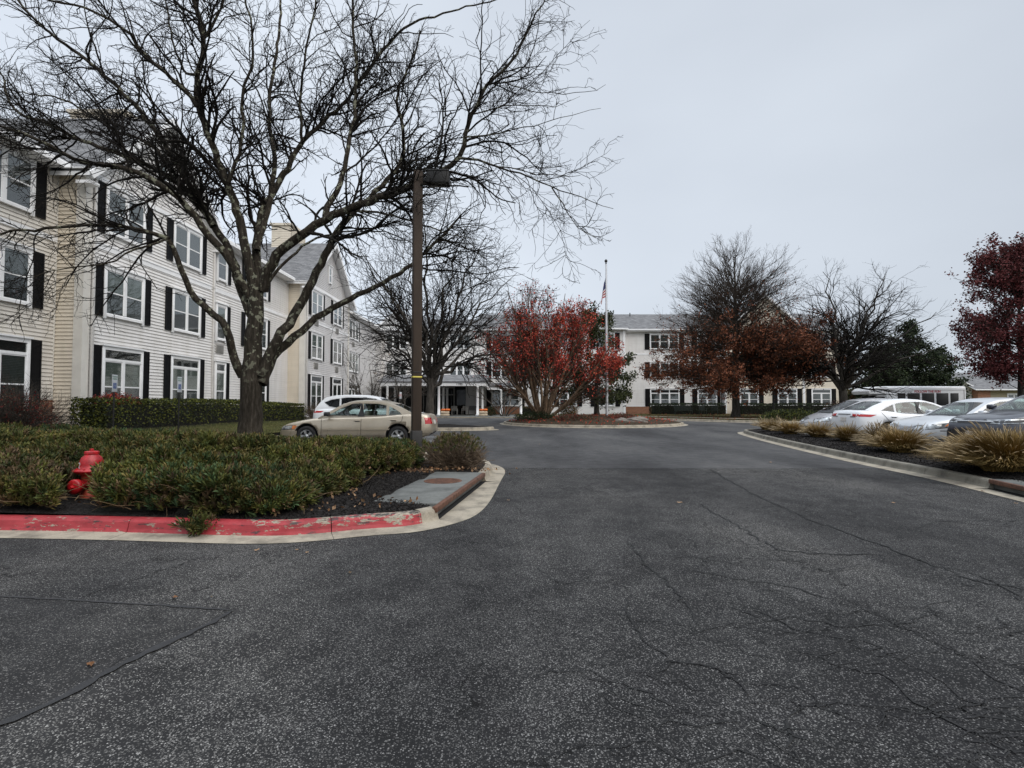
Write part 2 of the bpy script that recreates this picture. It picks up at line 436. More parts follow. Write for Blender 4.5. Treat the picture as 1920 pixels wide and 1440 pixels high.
def shingles():
    m, nt, b = new_mat('shingles')
    v = wcoords(nt)
    br = N(nt, 'ShaderNodeTexBrick', Scale=1.0); br.inputs['Mortar Size'].default_value = 0.006
    br.inputs['Brick Width'].default_value = 0.30; br.inputs['Row Height'].default_value = 0.09
    br.inputs['Color1'].default_value = (0.10, 0.10, 0.104, 1); br.inputs['Color2'].default_value = (0.20, 0.20, 0.205, 1); br.inputs['Mortar'].default_value = (0.07, 0.07, 0.07, 1)
    cx = N(nt, 'ShaderNodeCombineXYZ'); sp = N(nt, 'ShaderNodeSeparateXYZ'); nt.links.new(v, sp.inputs['Vector'])
    nt.links.new(math_n(nt, 'ADD', sp.outputs['X'], sp.outputs['Y']), cx.inputs['X']); nt.links.new(sp.outputs['Z'], cx.inputs['Y'])
    nt.links.new(cx.outputs[0], br.inputs['Vector'])
    c = mix(nt, 0.7, br.outputs['Color'], ramp(nt, noise(nt, v, 1.5, 6, 0.7), [(0.3, (0.75, 0.75, 0.74)), (0.7, (1.15, 1.15, 1.15))]), 'MULTIPLY')
    nt.links.new(c, b.inputs['Base Color']); b.inputs['Roughness'].default_value = 0.9
    bump(nt, b, noise(nt, v, 25, 3, 0.7), 0.5, 0.01)
    return m
M['shingles'] = shingles()

def brick():
    m, nt, b = new_mat('brick')
    br = N(nt, 'ShaderNodeTexBrick', Scale=1.0); br.inputs['Mortar Size'].default_value = 0.010
    br.inputs['Brick Width'].default_value = 0.215; br.inputs['Row Height'].default_value = 0.075
    br.inputs['Color1'].default_value = (0.22, 0.075, 0.035, 1); br.inputs['Color2'].default_value = (0.33, 0.13, 0.065, 1); br.inputs['Mortar'].default_value = (0.30, 0.22, 0.16, 1)
    v = wcoords(nt)
    cx = N(nt, 'ShaderNodeCombineXYZ'); sp = N(nt, 'ShaderNodeSeparateXYZ'); nt.links.new(v, sp.inputs['Vector'])
    nt.links.new(math_n(nt, 'ADD', sp.outputs['X'], sp.outputs['Y']), cx.inputs['X']); nt.links.new(sp.outputs['Z'], cx.inputs['Y'])
    nt.links.new(cx.outputs[0], br.inputs['Vector']); nt.links.new(br.outputs['Color'], b.inputs['Base Color'])
    b.inputs['Roughness'].default_value = 0.9
    bump(nt, b, br.outputs['Fac'], 0.4, -0.01)
    return m
M['brick'] = brick()

def bark(name, a, bcol, lichen=0.0, scale=1.0):
    m, nt, b = new_mat(name)
    v = wcoords(nt, (9 * scale, 9 * scale, 1.6 * scale)); n = noise(nt, v, 2.2, 7, 0.7)
    c = ramp(nt, n, [(0.32, tuple(x * 0.45 for x in a)), (0.5, a), (0.68, bcol)])
    if lichen > 0:
        vv = wcoords(nt)
        l = ramp(nt, noise(nt, vv, 7.5, 5, 0.6), [(0.60 - 0.05 * lichen, (0, 0, 0)), (0.63 - 0.05 * lichen, (1, 1, 1))])
        sp = N(nt, 'ShaderNodeSeparateXYZ'); g = N(nt, 'ShaderNodeNewGeometry'); nt.links.new(g.outputs['Position'], sp.inputs['Vector'])
        hz = N(nt, 'ShaderNodeMapRange'); nt.links.new(sp.outputs['Z'], hz.inputs['Value'])
        hz.inputs['From Min'].default_value = 1.6; hz.inputs['From Max'].default_value = 2.5
        c = mix(nt, math_n(nt, 'MULTIPLY', math_n(nt, 'MULTIPLY', l, hz.outputs['Result']), lichen), c, (0.22, 0.22, 0.16))
    nt.links.new(c, b.inputs['Base Color']); b.inputs['Roughness'].default_value = 0.95
    b.inputs['Specular IOR Level'].default_value = 0.15
    bump(nt, b, n, 1.0, 0.05)
    return m
M['bark_locust'] = bark('bark_locust', (0.034, 0.028, 0.021), (0.080, 0.068, 0.053), 0.9)
M['twig'] = bark('twig_dark', (0.014, 0.012, 0.010), (0.034, 0.029, 0.025))
M['bark_grey'] = bark('bark_grey', (0.06, 0.053, 0.045), (0.13, 0.115, 0.10), 0.0, 0.6)
M['bark_myrtle'] = bark('bark_myrtle', (0.13, 0.085, 0.055), (0.26, 0.19, 0.13), 0.0, 0.5)
M['twig_brown'] = bark('twig_brown', (0.05, 0.038, 0.030), (0.10, 0.08, 0.065))

def paint(name, col, metal=0.3, rough=0.35):
    m, nt, b = new_mat(name)
    dirt = noise(nt, wcoords(nt, (1, 1, 1)), 3.0, 5, 0.65)
    nt.links.new(ramp(nt, dirt, [(0.3, tuple(c * 0.9 for c in col)), (0.6, col)]), b.inputs['Base Color'])
    b.inputs['Metallic'].default_value = metal; b.inputs['Roughness'].default_value = rough
    b.inputs['Coat Weight'].default_value = 0.5; b.inputs['Coat Roughness'].default_value = 0.05
    return m
M['tan_paint'] = paint('tan_paint', (0.50, 0.43, 0.33), 0.6, 0.34)
M['white_paint'] = paint('white_paint', (0.74, 0.75, 0.76), 0.0, 0.35)
M['silver_paint'] = paint('silver_paint', (0.52, 0.54, 0.56), 0.25, 0.35)
M['grey_paint'] = paint('grey_paint', (0.36, 0.355, 0.36), 0.4, 0.38)
M['dark_paint'] = paint('dark_paint', (0.055, 0.060, 0.075), 0.5, 0.32)
M['bus_paint'] = paint('bus_paint', (0.84, 0.84, 0.84), 0.0, 0.4)
M['rubber'] = simple('rubber', (0.014, 0.014, 0.015), 0.8, 0.3, 10)
M['plastic_dark'] = simple('plastic_dark', (0.02, 0.02, 0.022), 0.5, 0.2, 8)
M['interior'] = simple('interior', (0.05, 0.048, 0.045), 0.8, 0.3, 8)
M['seat_tan'] = simple('seat_tan', (0.20, 0.18, 0.14), 0.8, 0.2, 8)
M['alloy'] = simple('alloy', (0.55, 0.56, 0.57), 0.3, 0.1, 8, 0, 0.7)
M['chrome'] = simple('chrome', (0.75, 0.75, 0.76), 0.12, 0.05, 8, 0, 1.0)
M['lamp_clear'] = simple('lamp_clear', (0.33, 0.345, 0.35), 0.08, 0.85, 9, 0, 0.6, 1.0)
M['lamp_red'] = simple('lamp_red', (0.42, 0.012, 0.012), 0.12, 0.25, 12, 0, 0.0, 1.0)
M['lamp_amber'] = simple('lamp_amber', (0.55, 0.16, 0.03), 0.12, 0.2, 12, 0, 0.0, 1.0)
M['plate'] = simple('plate', (0.55, 0.52, 0.48), 0.5, 0.3, 20)
M['hydrant_red'] = simple('hydrant_red', (0.33, 0.007, 0.010), 0.45, 0.45, 16, 0.35, 0.0, 0.1)
M['hydrant_worn'] = simple('hydrant_worn', (0.33, 0.045, 0.02), 0.6, 0.4, 14, 0.3)
M['pole_brown'] = simple('pole_brown', (0.036, 0.022, 0.013), 0.8, 0.3, 5, 0.1, stretch=(1, 1, 0.3))
M['pole_dark'] = simple('pole_dark', (0.012, 0.011, 0.010), 0.6, 0.3, 5)
M['yellow'] = simple('yellow_band', (0.55, 0.46, 0.08), 0.5, 0.1, 6)
M['sign_white'] = simple('sign_white', (0.62, 0.64, 0.66), 0.4, 0.06, 6)
M['sign_blue'] = simple('sign_blue', (0.03, 0.09, 0.30), 0.4, 0.06, 6)
M['sign_green'] = simple('sign_green', (0.02, 0.16, 0.07), 0.4, 0.06, 6)
M['aluminium'] = simple('aluminium', (0.60, 0.60, 0.61), 0.35, 0.06, 6, 0, 0.4)
M['flag_red'] = simple('flag_red', (0.35, 0.02, 0.03), 0.8, 0.1, 8)
M['flag_white'] = simple('flag_white', (0.65, 0.63, 0.63), 0.8, 0.1, 8)
M['flag_blue'] = simple('flag_blue', (0.02, 0.03, 0.10), 0.8, 0.1, 8)
M['pumpkin'] = simple('pumpkin', (0.62, 0.13, 0.012), 0.5, 0.2, 8)
M['straw'] = simple('straw', (0.50, 0.41, 0.30), 0.9, 0.35, 30, 0.6)
M['stem'] = simple('stem', (0.10, 0.09, 0.04), 0.8)
M['rock'] = simple('rock', (0.16, 0.14, 0.12), 0.9, 0.3, 5, 0.6)
M['bench'] = simple('bench_green', (0.02, 0.028, 0.022), 0.6, 0.2, 6)
M['bus_red'] = simple('bus_red', (0.50, 0.04, 0.05), 0.5, 0.1, 8)
M['ink_grey'] = simple('ink_grey', (0.13, 0.14, 0.17), 0.5, 0.1, 8)
M['ink_black'] = simple('ink_black', (0.02, 0.02, 0.02), 0.5, 0.1, 8)
M['house_beige'] = siding('house_beige', (0.34, 0.29, 0.17))

M['juniper'] = leafy('juniper', [(0.018, 0.028, 0.006), (0.050, 0.060, 0.012), (0.10, 0.100, 0.020), (0.030, 0.048, 0.014), (0.14, 0.105, 0.032), (0.06, 0.07, 0.015)])
M['juniper_blue'] = leafy('juniper_blue', [(0.022, 0.046, 0.018), (0.050, 0.085, 0.034), (0.045, 0.065, 0.016)])
M['juniper_dead'] = leafy('juniper_dead', [(0.07, 0.045, 0.022), (0.13, 0.085, 0.045), (0.05, 0.035, 0.02)])
M['shrub_olive'] = leafy('shrub_olive', [(0.035, 0.035, 0.010), (0.075, 0.070, 0.02), (0.05, 0.055, 0.015)])
M['shrub_bare'] = leafy('shrub_bare', [(0.09, 0.06, 0.04), (0.15, 0.11, 0.075), (0.05, 0.035, 0.025)])
M['hedge'] = leafy('hedge', [(0.016, 0.022, 0.005), (0.060, 0.072, 0.012), (0.15, 0.16, 0.024), (0.085, 0.085, 0.018)])
M['hedge_dark'] = leafy('hedge_dark', [(0.010, 0.016, 0.008), (0.022, 0.034, 0.014), (0.035, 0.045, 0.016)])
M['red_leaf'] = leafy('red_leaf', [(0.16, 0.016, 0.012), (0.36, 0.038, 0.026), (0.50, 0.075, 0.045), (0.30, 0.065, 0.025), (0.24, 0.03, 0.03)])
M['burning'] = leafy('burning', [(0.10, 0.010, 0.010), (0.17, 0.018, 0.014), (0.07, 0.03, 0.012)])
M['oak_leaf'] = leafy('oak_leaf', [(0.080, 0.025, 0.013), (0.155, 0.046, 0.020), (0.23, 0.080, 0.036), (0.055, 0.022, 0.013)])
M['maroon_leaf'] = leafy('maroon_leaf', [(0.06, 0.012, 0.013), (0.115, 0.024, 0.024), (0.165, 0.045, 0.042)])
M['evergreen'] = leafy('evergreen', [(0.009, 0.015, 0.006), (0.020, 0.032, 0.011), (0.042, 0.058, 0.018)])
M['magnolia'] = leafy('magnolia', [(0.016, 0.024, 0.009), (0.038, 0.050, 0.014), (0.070, 0.080, 0.026)])
M['brown_leaf'] = leafy('brown_leaf', [(0.10, 0.045, 0.02), (0.18, 0.085, 0.035), (0.25, 0.13, 0.06)])
M['tan_leaf'] = leafy('tan_leaf', [(0.16, 0.09, 0.045), (0.30, 0.19, 0.11), (0.12, 0.055, 0.025), (0.22, 0.11, 0.05)])
M['fount_grass'] = leafy('fount_grass', [(0.15, 0.088, 0.024), (0.27, 0.17, 0.052), (0.36, 0.245, 0.095), (0.10, 0.085, 0.022)])
M['grass_seed'] = leafy('grass_seed', [(0.25, 0.19, 0.11), (0.34, 0.26, 0.16)])
M['turf'] = leafy('turf', [(0.05, 0.07, 0.02), (0.11, 0.12, 0.035), (0.16, 0.14, 0.06)])
M['yellow_leaf'] = leafy('yellow_leaf', [(0.20, 0.15, 0.03), (0.26, 0.13, 0.03), (0.12, 0.08, 0.03)])
# =================================================================== GROUND
rng = np.random.default_rng(11)

def poly_area(p): return 0.5 * sum(p[i][0] * p[(i + 1) % len(p)][1] - p[(i + 1) % len(p)][0] * p[i][1] for i in range(len(p)))

def smooth_line(pts, closed=False, it=3):
    for _ in range(it):
        n = len(pts); out = []
        rngi = range(n if closed else n - 1)
        if not closed: out.append(pts[0])
        for i in rngi:
            a, b = Vector(pts[i]), Vector(pts[(i + 1) % n])
            out += [a * 0.75 + b * 0.25, a * 0.25 + b * 0.75]
        if not closed: out.append(pts[-1])
        pts = [Vector(p) for p in out]
    return pts

def offset_line(pts, d, closed=False):
    """positive d = to the left of the travelling direction"""
    out = []; n = len(pts)
    for i in range(n):
        a = pts[(i - 1) % n] if (closed or i > 0) else pts[i]
        b = pts[(i + 1) % n] if (closed or i < n - 1) else pts[i]
        t = (Vector(b) - Vector(a)).normalized()
        out.append(Vector((pts[i][0] - t.y * d, pts[i][1] + t.x * d)))
    return out

def arc_resample(pts, step, closed=False):
    pts = [Vector(p) for p in pts]
    if closed: pts = pts + [pts[0]]
    L = [0]
    for i in range(1, len(pts)): L.append(L[-1] + (pts[i] - pts[i - 1]).length)
    n = max(2, int(L[-1] / step)); out = []
    for k in range(n + (0 if closed else 1)):
        s = L[-1] * k / n; i = max(j for j in range(len(L)) if L[j] <= s + 1e-9); i = min(i, len(pts) - 2)
        seg = L[i + 1] - L[i]; f = (s - L[i]) / seg if seg > 0 else 0
        out.append(pts[i].lerp(pts[i + 1], f))
    return out

def inside(poly, x, y):
    """vectorised even-odd test"""
    c = np.zeros(x.shape, bool); n = len(poly)
    for i in range(n):
        x1, y1 = poly[i][0], poly[i][1]; x2, y2 = poly[(i + 1) % n][0], poly[(i + 1) % n][1]
        if y1 == y2: continue
        t = ((y1 > y) != (y2 > y)) & (x < (x2 - x1) * (y - y1) / (y2 - y1) + x1)
        c ^= t
    return c

def nearest_on(poly, x, y):
    bx = np.zeros_like(x); by = np.zeros_like(y); bd = np.full(x.shape, 1e9); n = len(poly)
    for i in range(n):
        x1, y1 = poly[i][0], poly[i][1]; x2, y2 = poly[(i + 1) % n][0], poly[(i + 1) % n][1]
        dx, dy = x2 - x1, y2 - y1; l2 = dx * dx + dy * dy + 1e-12
        t = np.clip(((x - x1) * dx + (y - y1) * dy) / l2, 0, 1); px = x1 + t * dx; py = y1 + t * dy
        d = (x - px) ** 2 + (y - py) ** 2; m = d < bd
        bx[m] = px[m]; by[m] = py[m]; bd[m] = d[m]
    return bx, by, np.sqrt(bd)

def bed_mesh(name, poly, step, hfun, mat_, kind='structure'):
    xs = [p[0] for p in poly]; ys = [p[1] for p in poly]
    gx = np.arange(min(xs) - step, max(xs) + 2 * step, step); gy = np.arange(min(ys) - step, max(ys) + 2 * step, step)
    X, Y = np.meshgrid(gx, gy)
    cx = (X[:-1, :-1] + X[1:, 1:]) / 2; cy = (Y[:-1, :-1] + Y[1:, 1:]) / 2
    ins = inside(poly, X, Y)
    cell = ins[:-1, :-1] | ins[1:, :-1] | ins[:-1, 1:] | ins[1:, 1:]
    fx, fy = X.ravel().copy(), Y.ravel().copy()
    out = ~ins.ravel()
    nx, ny, nd = nearest_on(poly, fx, fy)
    near = nd < step * 1.5
    mv = out & near
    fx[mv] = nx[mv]; fy[mv] = ny[mv]
    d = np.where(out, 0, nd)
    Z = hfun(fx, fy, d)
    W = X.shape[1]
    r, c = np.nonzero(cell)
    f = np.stack([r * W + c, r * W + c + 1, (r + 1) * W + c + 1, (r + 1) * W + c], 1)
    used = np.unique(f); remap = np.zeros(X.size, int); remap[used] = np.arange(len(used))
    me = np_mesh(name, np.stack([fx, fy, Z], 1)[used], remap[f], M[mat_], smooth=True)
    o = link(name, me); tag(o, kind=kind)
    return o

def fnoise(x, y, s=1.0, seed=0):
    r = np.random.default_rng(seed); v = 0
    for k in range(6):
        a = r.uniform(0, 6.28); f = s * (0.6 + 0.5 * k); ph = r.uniform(0, 6.28)
        v = v + np.sin((x * math.cos(a) + y * math.sin(a)) * f + ph) / (1 + 0.5 * k)
    return v / 2.5

def kerb(name, path, mat_top, closed=False, gutter=0.24, h=0.15, top=0.15, seg=3.0, gmat='concrete', x_red=None):
    """path: outer edge of the gutter, bed on the LEFT of the travelling direction.
    One mesh for the gutter pan, one for the kerb, cast in lengths with thin joints"""
    pts = arc_resample(path, 0.15, closed)
    prof = [(-0.0, 0.006), (gutter - 0.01, 0.018), (gutter, 0.022), (gutter + 0.015, 0.055), (gutter + 0.03, h - 0.03), (gutter + 0.045, h - 0.008), (gutter + 0.075, h), (gutter + top, h), (gutter + top + 0.01, h - 0.15)]
    lines = [offset_line(pts, o, closed) for o, z in prof]
    n = len(pts); per = int(seg / 0.15)
    g = MB(); k = MB()
    def strip(mb, ia, ib, i, j):
        za, zb = prof[ia][1], prof[ib][1]
        mb.add([(lines[ia][i].x, lines[ia][i].y, za), (lines[ia][j].x, lines[ia][j].y, za), (lines[ib][j].x, lines[ib][j].y, zb), (lines[ib][i].x, lines[ib][i].y, zb)], [(0, 1, 2, 3)], 0, True)
    def shrink(i, j, q, end):
        return lines[q][i].lerp(lines[q][j], end)
    for i in range(n if closed else n - 1):
        j = (i + 1) % n
        f0 = 0.035 if i % per == 0 else 0.0
        for a in range(0, 2): 
            za, zb = prof[a][1], prof[a + 1][1]
            g.add([(*shrink(i, j, a, f0), za), (*lines[a][j], za), (*lines[a + 1][j], zb), (*shrink(i, j, a + 1, f0), zb)], [(0, 1, 2, 3)], 0, False)
        f1 = 0.06 if i % per == 0 else 0.0
        for a in range(2, len(prof) - 1):
            za, zb = prof[a][1], prof[a + 1][1]
            k.add([(*shrink(i, j, a, f1), za), (*lines[a][j], za), (*lines[a + 1][j], zb), (*shrink(i, j, a + 1, f1), zb)], [(0, 1, 2, 3)], 0, False)
        if i % per == 0:   # closed ends at the joint
            for ff in (0.0, f1):
                q = [(*shrink(i, j, a, ff), prof[a][1]) for a in range(2, len(prof))]
                k.add(q, [tuple(range(len(q)))], 0, False)
    if not closed:
        for i in (0, n - 1):
            q = [(*lines[a][i], prof[a][1]) for a in range(2, len(prof))]
            k.add(q, [tuple(range(len(q)))], 0, False)
    if gutter > 0.05:
        go = g.build('gutter', M[gmat]); tag(go, kind='structure')
    ko = k.build(name, M[mat_top]); tag(ko, kind='structure')
    return lines[-2]     # back edge of the kerb top

# ---- the wide earth sheet and the asphalt
gm = MB(); gm.add([(-600, -60, -0.03), (600, -60, -0.03), (600, 900, -0.03), (-600, 900, -0.03)], [(0, 1, 2, 3)])
tag(gm.build('ground', M['lawn']), kind='structure')

def sheet(name, poly, z, mat_):
    m_ = MB(); m_.add([(p[0], p[1], z) for p in poly], [tuple(range(len(poly)))])
    o = m_.build(name, M[mat_]); tag(o, kind='structure'); return o
sheet('road', [(-40, -12), (60, -12), (60, 11.02), (9.5, 11.15), (4.0, 11.02), (0.5, 11.12), (-1.5, 11.05), (-40, 11.05)], 0.0, 'asphalt_old')
sheet('parking_lot', [(-40, 11.05), (-1.5, 11.05), (0.5, 11.12), (4.0, 11.02), (9.5, 11.15), (60, 11.02), (60, 62), (-40, 62)], 0.0, 'asphalt_new')
pp = [G(-420, 1100), G(0, 1120), G(120, 1126), G(290, 1136), G(440, 1146), G(395, 1168), G(330, 1198), G(270, 1225), G(190, 1266), G(110, 1312), G(0, 1360), G(-200, 1450), G(-500, 1560)]
sheet('asphalt_patch', pp, 0.004, 'asphalt_patch')

# sealed seams and open cracks, laid on the asphalt as narrow strips
def ribbon(mb, pts, w, z=0.008, jit=0.0, rs=3):
    rr = random.Random(rs); pts = arc_resample([Vector((p[0], p[1])) for p in pts], 0.06)
    if jit:
        pts = [Vector((p.x + rr.gauss(0, jit), p.y + rr.gauss(0, jit))) for p in pts]
    ws = [w * (0.55 + 0.9 * rr.random()) for _ in pts]
    ws[0] = ws[-1] = 0.0008
    l = offset_line(pts, 1.0)
    for i in range(len(pts) - 1):
        a, b = pts[i], pts[i + 1]; na, nb = (l[i] - a), (l[i + 1] - b)
        mb.add([(a.x - na.x * ws[i], a.y - na.y * ws[i], z), (b.x - nb.x * ws[i + 1], b.y - nb.y * ws[i + 1], z), (b.x + nb.x * ws[i + 1], b.y + nb.y * ws[i + 1], z), (a.x + na.x * ws[i], a.y + na.y * ws[i], z)], [(0, 1, 2, 3)])
seam = MB()
ribbon(seam, [G(-300, 1402), G(0, 1362), G(110, 1314), G(190, 1268), G(270, 1227), G(330, 1200), G(395, 1170), G(436, 1146)], 0.022, 0.008, 0.002)
ribbon(seam, [G(-200, 1112), G(0, 1120), G(120, 1126), G(220, 1132), G(300, 1137), G(436, 1146)], 0.010, 0.009, 0.003, 5)
ribbon(seam, [G(940, 877), G(1100, 878.5), G(1330, 878), G(1480, 880)], 0.012, 0.008, 0.004, 6)
tag(seam.build('asphalt_seam', M['tar']), kind='structure')
crk = MB()
def crack(px, w=0.0028, s=1): ribbon(crk, [G(x, y) for x, y in px], w * 1.75, 0.006, 0.020, s)
crack([(1175, 1010), (1210, 1060), (1235, 1080), (1265, 1110), (1290, 1140), (1320, 1175)], 0.0035, 1)
crack([(1170, 1118), (1180, 1150), (1205, 1195), (1260, 1238), (1350, 1250), (1410, 1308)], 0.003, 2)
crack([(1290, 1068), (1370, 1085), (1440, 1092), (1500, 1105), (1580, 1130)], 0.003, 3)
crack([(1375, 1140), (1430, 1165), (1500, 1160), (1590, 1175), (1680, 1170), (1760, 1150)], 0.003, 4)
crack([(1560, 1240), (1640, 1262), (1700, 1300), (1760, 1345), (1850, 1385), (1925, 1440)], 0.003, 5)
crack([(1480, 1300), (1500, 1340), (1480, 1380), (1500, 1440)], 0.0025, 6)
crack([(1240, 990), (1300, 1012), (1310, 1035)], 0.0025, 7)
crack([(1420, 1150), (1520, 1190), (1620, 1205), (1720, 1250), (1790, 1300), (1900, 1350)], 0.0028, 8)
crack([(1310, 945), (1390, 990), (1460, 1032)], 0.005, 9)
crack([(1330, 880), (1420, 930), (1520, 975), (1620, 1010), (1720, 1050), (1830, 1090), (1925, 1105)], 0.007, 10)
crack([(1460, 1032), (1540, 1040), (1640, 1040)], 0.006, 11)
crack([(1720, 990), (1760, 978), (1925, 976)], 0.004, 12)
crack([(1760, 1060), (1840, 1080), (1925, 1130)], 0.004, 13)
crack([(160, 1120), (190, 1106), (240, 1092), (320, 1065), (395, 1040)], 0.0026, 14)
crack([(345, 1185), (360, 1165), (372, 1150)], 0.0024, 15)
crack([(200, 1262), (230, 1240), (300, 1212)], 0.0024, 16)
crack([(1000, 1060), (1040, 1090), (1080, 1100)], 0.002, 17)
crack([(1600, 1130), (1700, 1180), (1800, 1230), (1925, 1300)], 0.0026, 18)
crack([(1330, 945), (1450, 945), (1600, 946)], 0.003, 19)
rc = random.Random(77)
for k in range(80):                              # short side cracks
    x0, y0 = rc.uniform(1000, 1920), rc.uniform(1010, 1400); p = [(x0, y0)]
    for q in range(rc.randint(2, 5)): x0 += rc.uniform(18, 60) * (y0 - 700) / 400; y0 += rc.uniform(-12, 26) * (y0 - 700) / 400; p.append((x0, y0))
    crack(p, 0.0018, 100 + k)
tag(crk.build('asphalt_crack', M['crack']), kind='structure')

# ---- left bed with the painted kerb
front = [Vector(p[:2]) for p in (Vector((-40, 6.4)), Vector((-14, 5.75)), G(0, 1009), G(250, 1014.5), G(460, 1022), G(572, 1018), G(699, 1004))]
tipc = [Vector(p[:2]) for p in (G(780, 1000), G(854, 983), G(896, 967), G(921, 939), G(938, 903), G(951, 882))]
back = [Vector((-0.35, 11.7)), Vector((-1.2, 13.0)), Vector((-2.1, 14.4)), Vector((-3.0, 15.0)), Vector((-5.0, 15.15)), Vector((-7.4, 15.2)), Vector((-8.1, 16.0)), Vector((-8.2, 20)), Vector((-8.2, 34)), Vector((-8.6, 44.5))]
outer = arc_resample(smooth_line(front + tipc + back, it=3), 0.15)
# the painted part, the bare part before the drain, the drain, the bare rest
def idx_at(px, py):
    g_ = G(px, py); return min(range(len(outer)), key=lambda i: (outer[i] - Vector((g_.x, g_.y))).length)
i_red = idx_at(822, 990); i_d0 = idx_at(862, 981); i_d1 = idx_at(936, 905)
e1 = kerb('red_kerb', outer[:i_red + 1], 'red_kerb', seg=2.35)
e2 = kerb('kerb', outer[i_red:i_d0 + 1], 'concrete', seg=9)
e4 = kerb('kerb', outer[i_d1:], 'concrete', seg=3)
# drain: steel-faced slab over a dark slot
dl = outer[i_d0:i_d1 + 1]
def drain(dl, slab_in, name_slab, slab0=-0.05):
    g0 = offset_line(dl, 0.0); g1 = offset_line(dl, 0.25); g2 = offset_line(dl, 0.33)
    pan = MB(); hole = MB(); st = MB()
    ca, cb = g1[0], g1[-1]; ct = (cb - ca).normalized()
    ch = [ca + ct * max(0.0, (p - ca).dot(ct)) for p in g1]        # the pan runs up to the straight steel
    for i in range(len(dl) - 1):
        pan.add([(*g0[i], 0.006), (*g0[i + 1], 0.006), (*ch[i + 1], 0.006), (*ch[i], 0.006)], [(0, 1, 2, 3)])
    tag(pan.build('gutter', M['concrete']), kind='structure')
    a, b = Vector((*g1[0], 0)), Vector((*g1[-1], 0)); t = (b - a).normalized(); nrm = Vector((-t.y, t.x, 0))
    L = (b - a).length
    Mx = Matrix.Translation(a) @ Matrix(((t.x, nrm.x, 0, 0), (t.y, nrm.y, 0, 0), (0, 0, 1, 0), (0, 0, 0, 1)))
    root = tag(empty('storm_drain', a), None, 'storm drain')
    inv = Matrix.Translation(-a)
    hole.box(0, L, 0.10, 0.12, -0.02, 0.10, 0, inv @ Mx); hole.box(0, L, 0.0, 0.10, 0.008, 0.0125, 0, inv @ Mx)  # near-black boxes paint the shade inside the drain opening
    hole.build('slot', M['hole'], root)
    st.rbox(-0.01, L + 0.01, 0.0, 0.06, 0.098, 0.162, 0.006, 0, inv @ Mx)
    st.build('steel_edge', M['rust'], root)
    sl = MB(); sl.rbox(slab0, L + 0.05, 0.062, slab_in, 0.02, 0.160, 0.008, 0, inv @ Mx)
    sl.build('slab', M['concrete_slab'], root)
    return root, a, t, nrm, L, Mx
dr, da, dt, dn, dL, dM = drain(dl, 0.88, 'slab', 0.22)
dr['label'] = 'storm drain with rusty steel edge at the end of the flaking red kerb'
mh = G(828, 901.5, 0.162)
lid = MB(); lid.lathe([(0.0, 0.006), (0.27, 0.006), (0.29, 0.003), (0.29, 0.0)], 40, 0)
for q in range(-4, 5):
    hw_ = math.sqrt(0.26 ** 2 - (q * 0.055) ** 2); lid.box(-hw_, hw_, q * 0.055 - 0.008, q * 0.055 + 0.008, 0.006, 0.009)
tag(lid.build('manhole_lid', M['rust'], loc=(mh.x + 0.02, mh.y, 0.161)), 'round rusty manhole lid in the grey concrete drain slab', 'manhole')

# bed surface: kerb back edge -> closed polygon
bk = [Vector(p) for p in arc_resample(offset_line(outer, 0.42), 0.3)]
bed_poly = [p for p in bk if p.x > -39] + [Vector((-9.0, 47.0)), Vector((-30, 47)), Vector((-39, 40)), Vector((-39, 7.4))]
def left_h(x, y):
    f = np.clip((-8.5 - x) / 5.0, 0, 1); g = np.clip((-3.0 - x) / 5.0, 0, 1)
    return 0.29 * f * f * (3 - 2 * f) * np.clip((36 - y) / 14, 0.0, 1) + 0.07 * g
_da, _dt, _dn = np.array(da[:2]), np.array(dt[:2]), np.array(dn[:2])
def bed_h(x, y, d):
    lx = (x - _da[0]) * _dt[0] + (y - _da[1]) * _dt[1]; ly = (x - _da[0]) * _dn[0] + (y - _da[1]) * _dn[1]
    on = (lx > 0.26) & (lx < dL + 0.05) & (ly > -0.1) & (ly < 0.84)
    return np.where(on, -0.03, 1.0) * 0.132 + np.where(on, 0.0, np.clip(d / 0.5, 0, 1)) * 0.05 + left_h(x, y) + 0.018 * fnoise(x, y, 2.2, 1) * np.clip(d / 0.3, 0, 1)
def lh(x, y): return float(0.18 + left_h(np.array(x), np.array(y)))
bed_mesh('planting_bed', bed_poly, 0.20, bed_h, 'mulch')
def lawn_h(x, y, d): return bed_h(x, y, np.full_like(x, 5.0)) + 0.006 + 0.02 * np.clip(d / 0.3, 0, 1)
bed_mesh('lawn', [Vector(p) for p in ((-8.65, 16.4), (-8.65, 34), (-11.2, 34), (-11.9, 13.2), (-10.2, 12.2), (-8.65, 12.8))], 0.3, lawn_h, 'lawn')

# ---- right bed
rk = [Vector(p[:2]) for p in (Vector((5.6, 1.5)), Vector((6.45, 5.2)), G(1797, 911), G(1719, 893), G(1579, 864), G(1447, 832), G(1400, 819), G(1377, 811))]
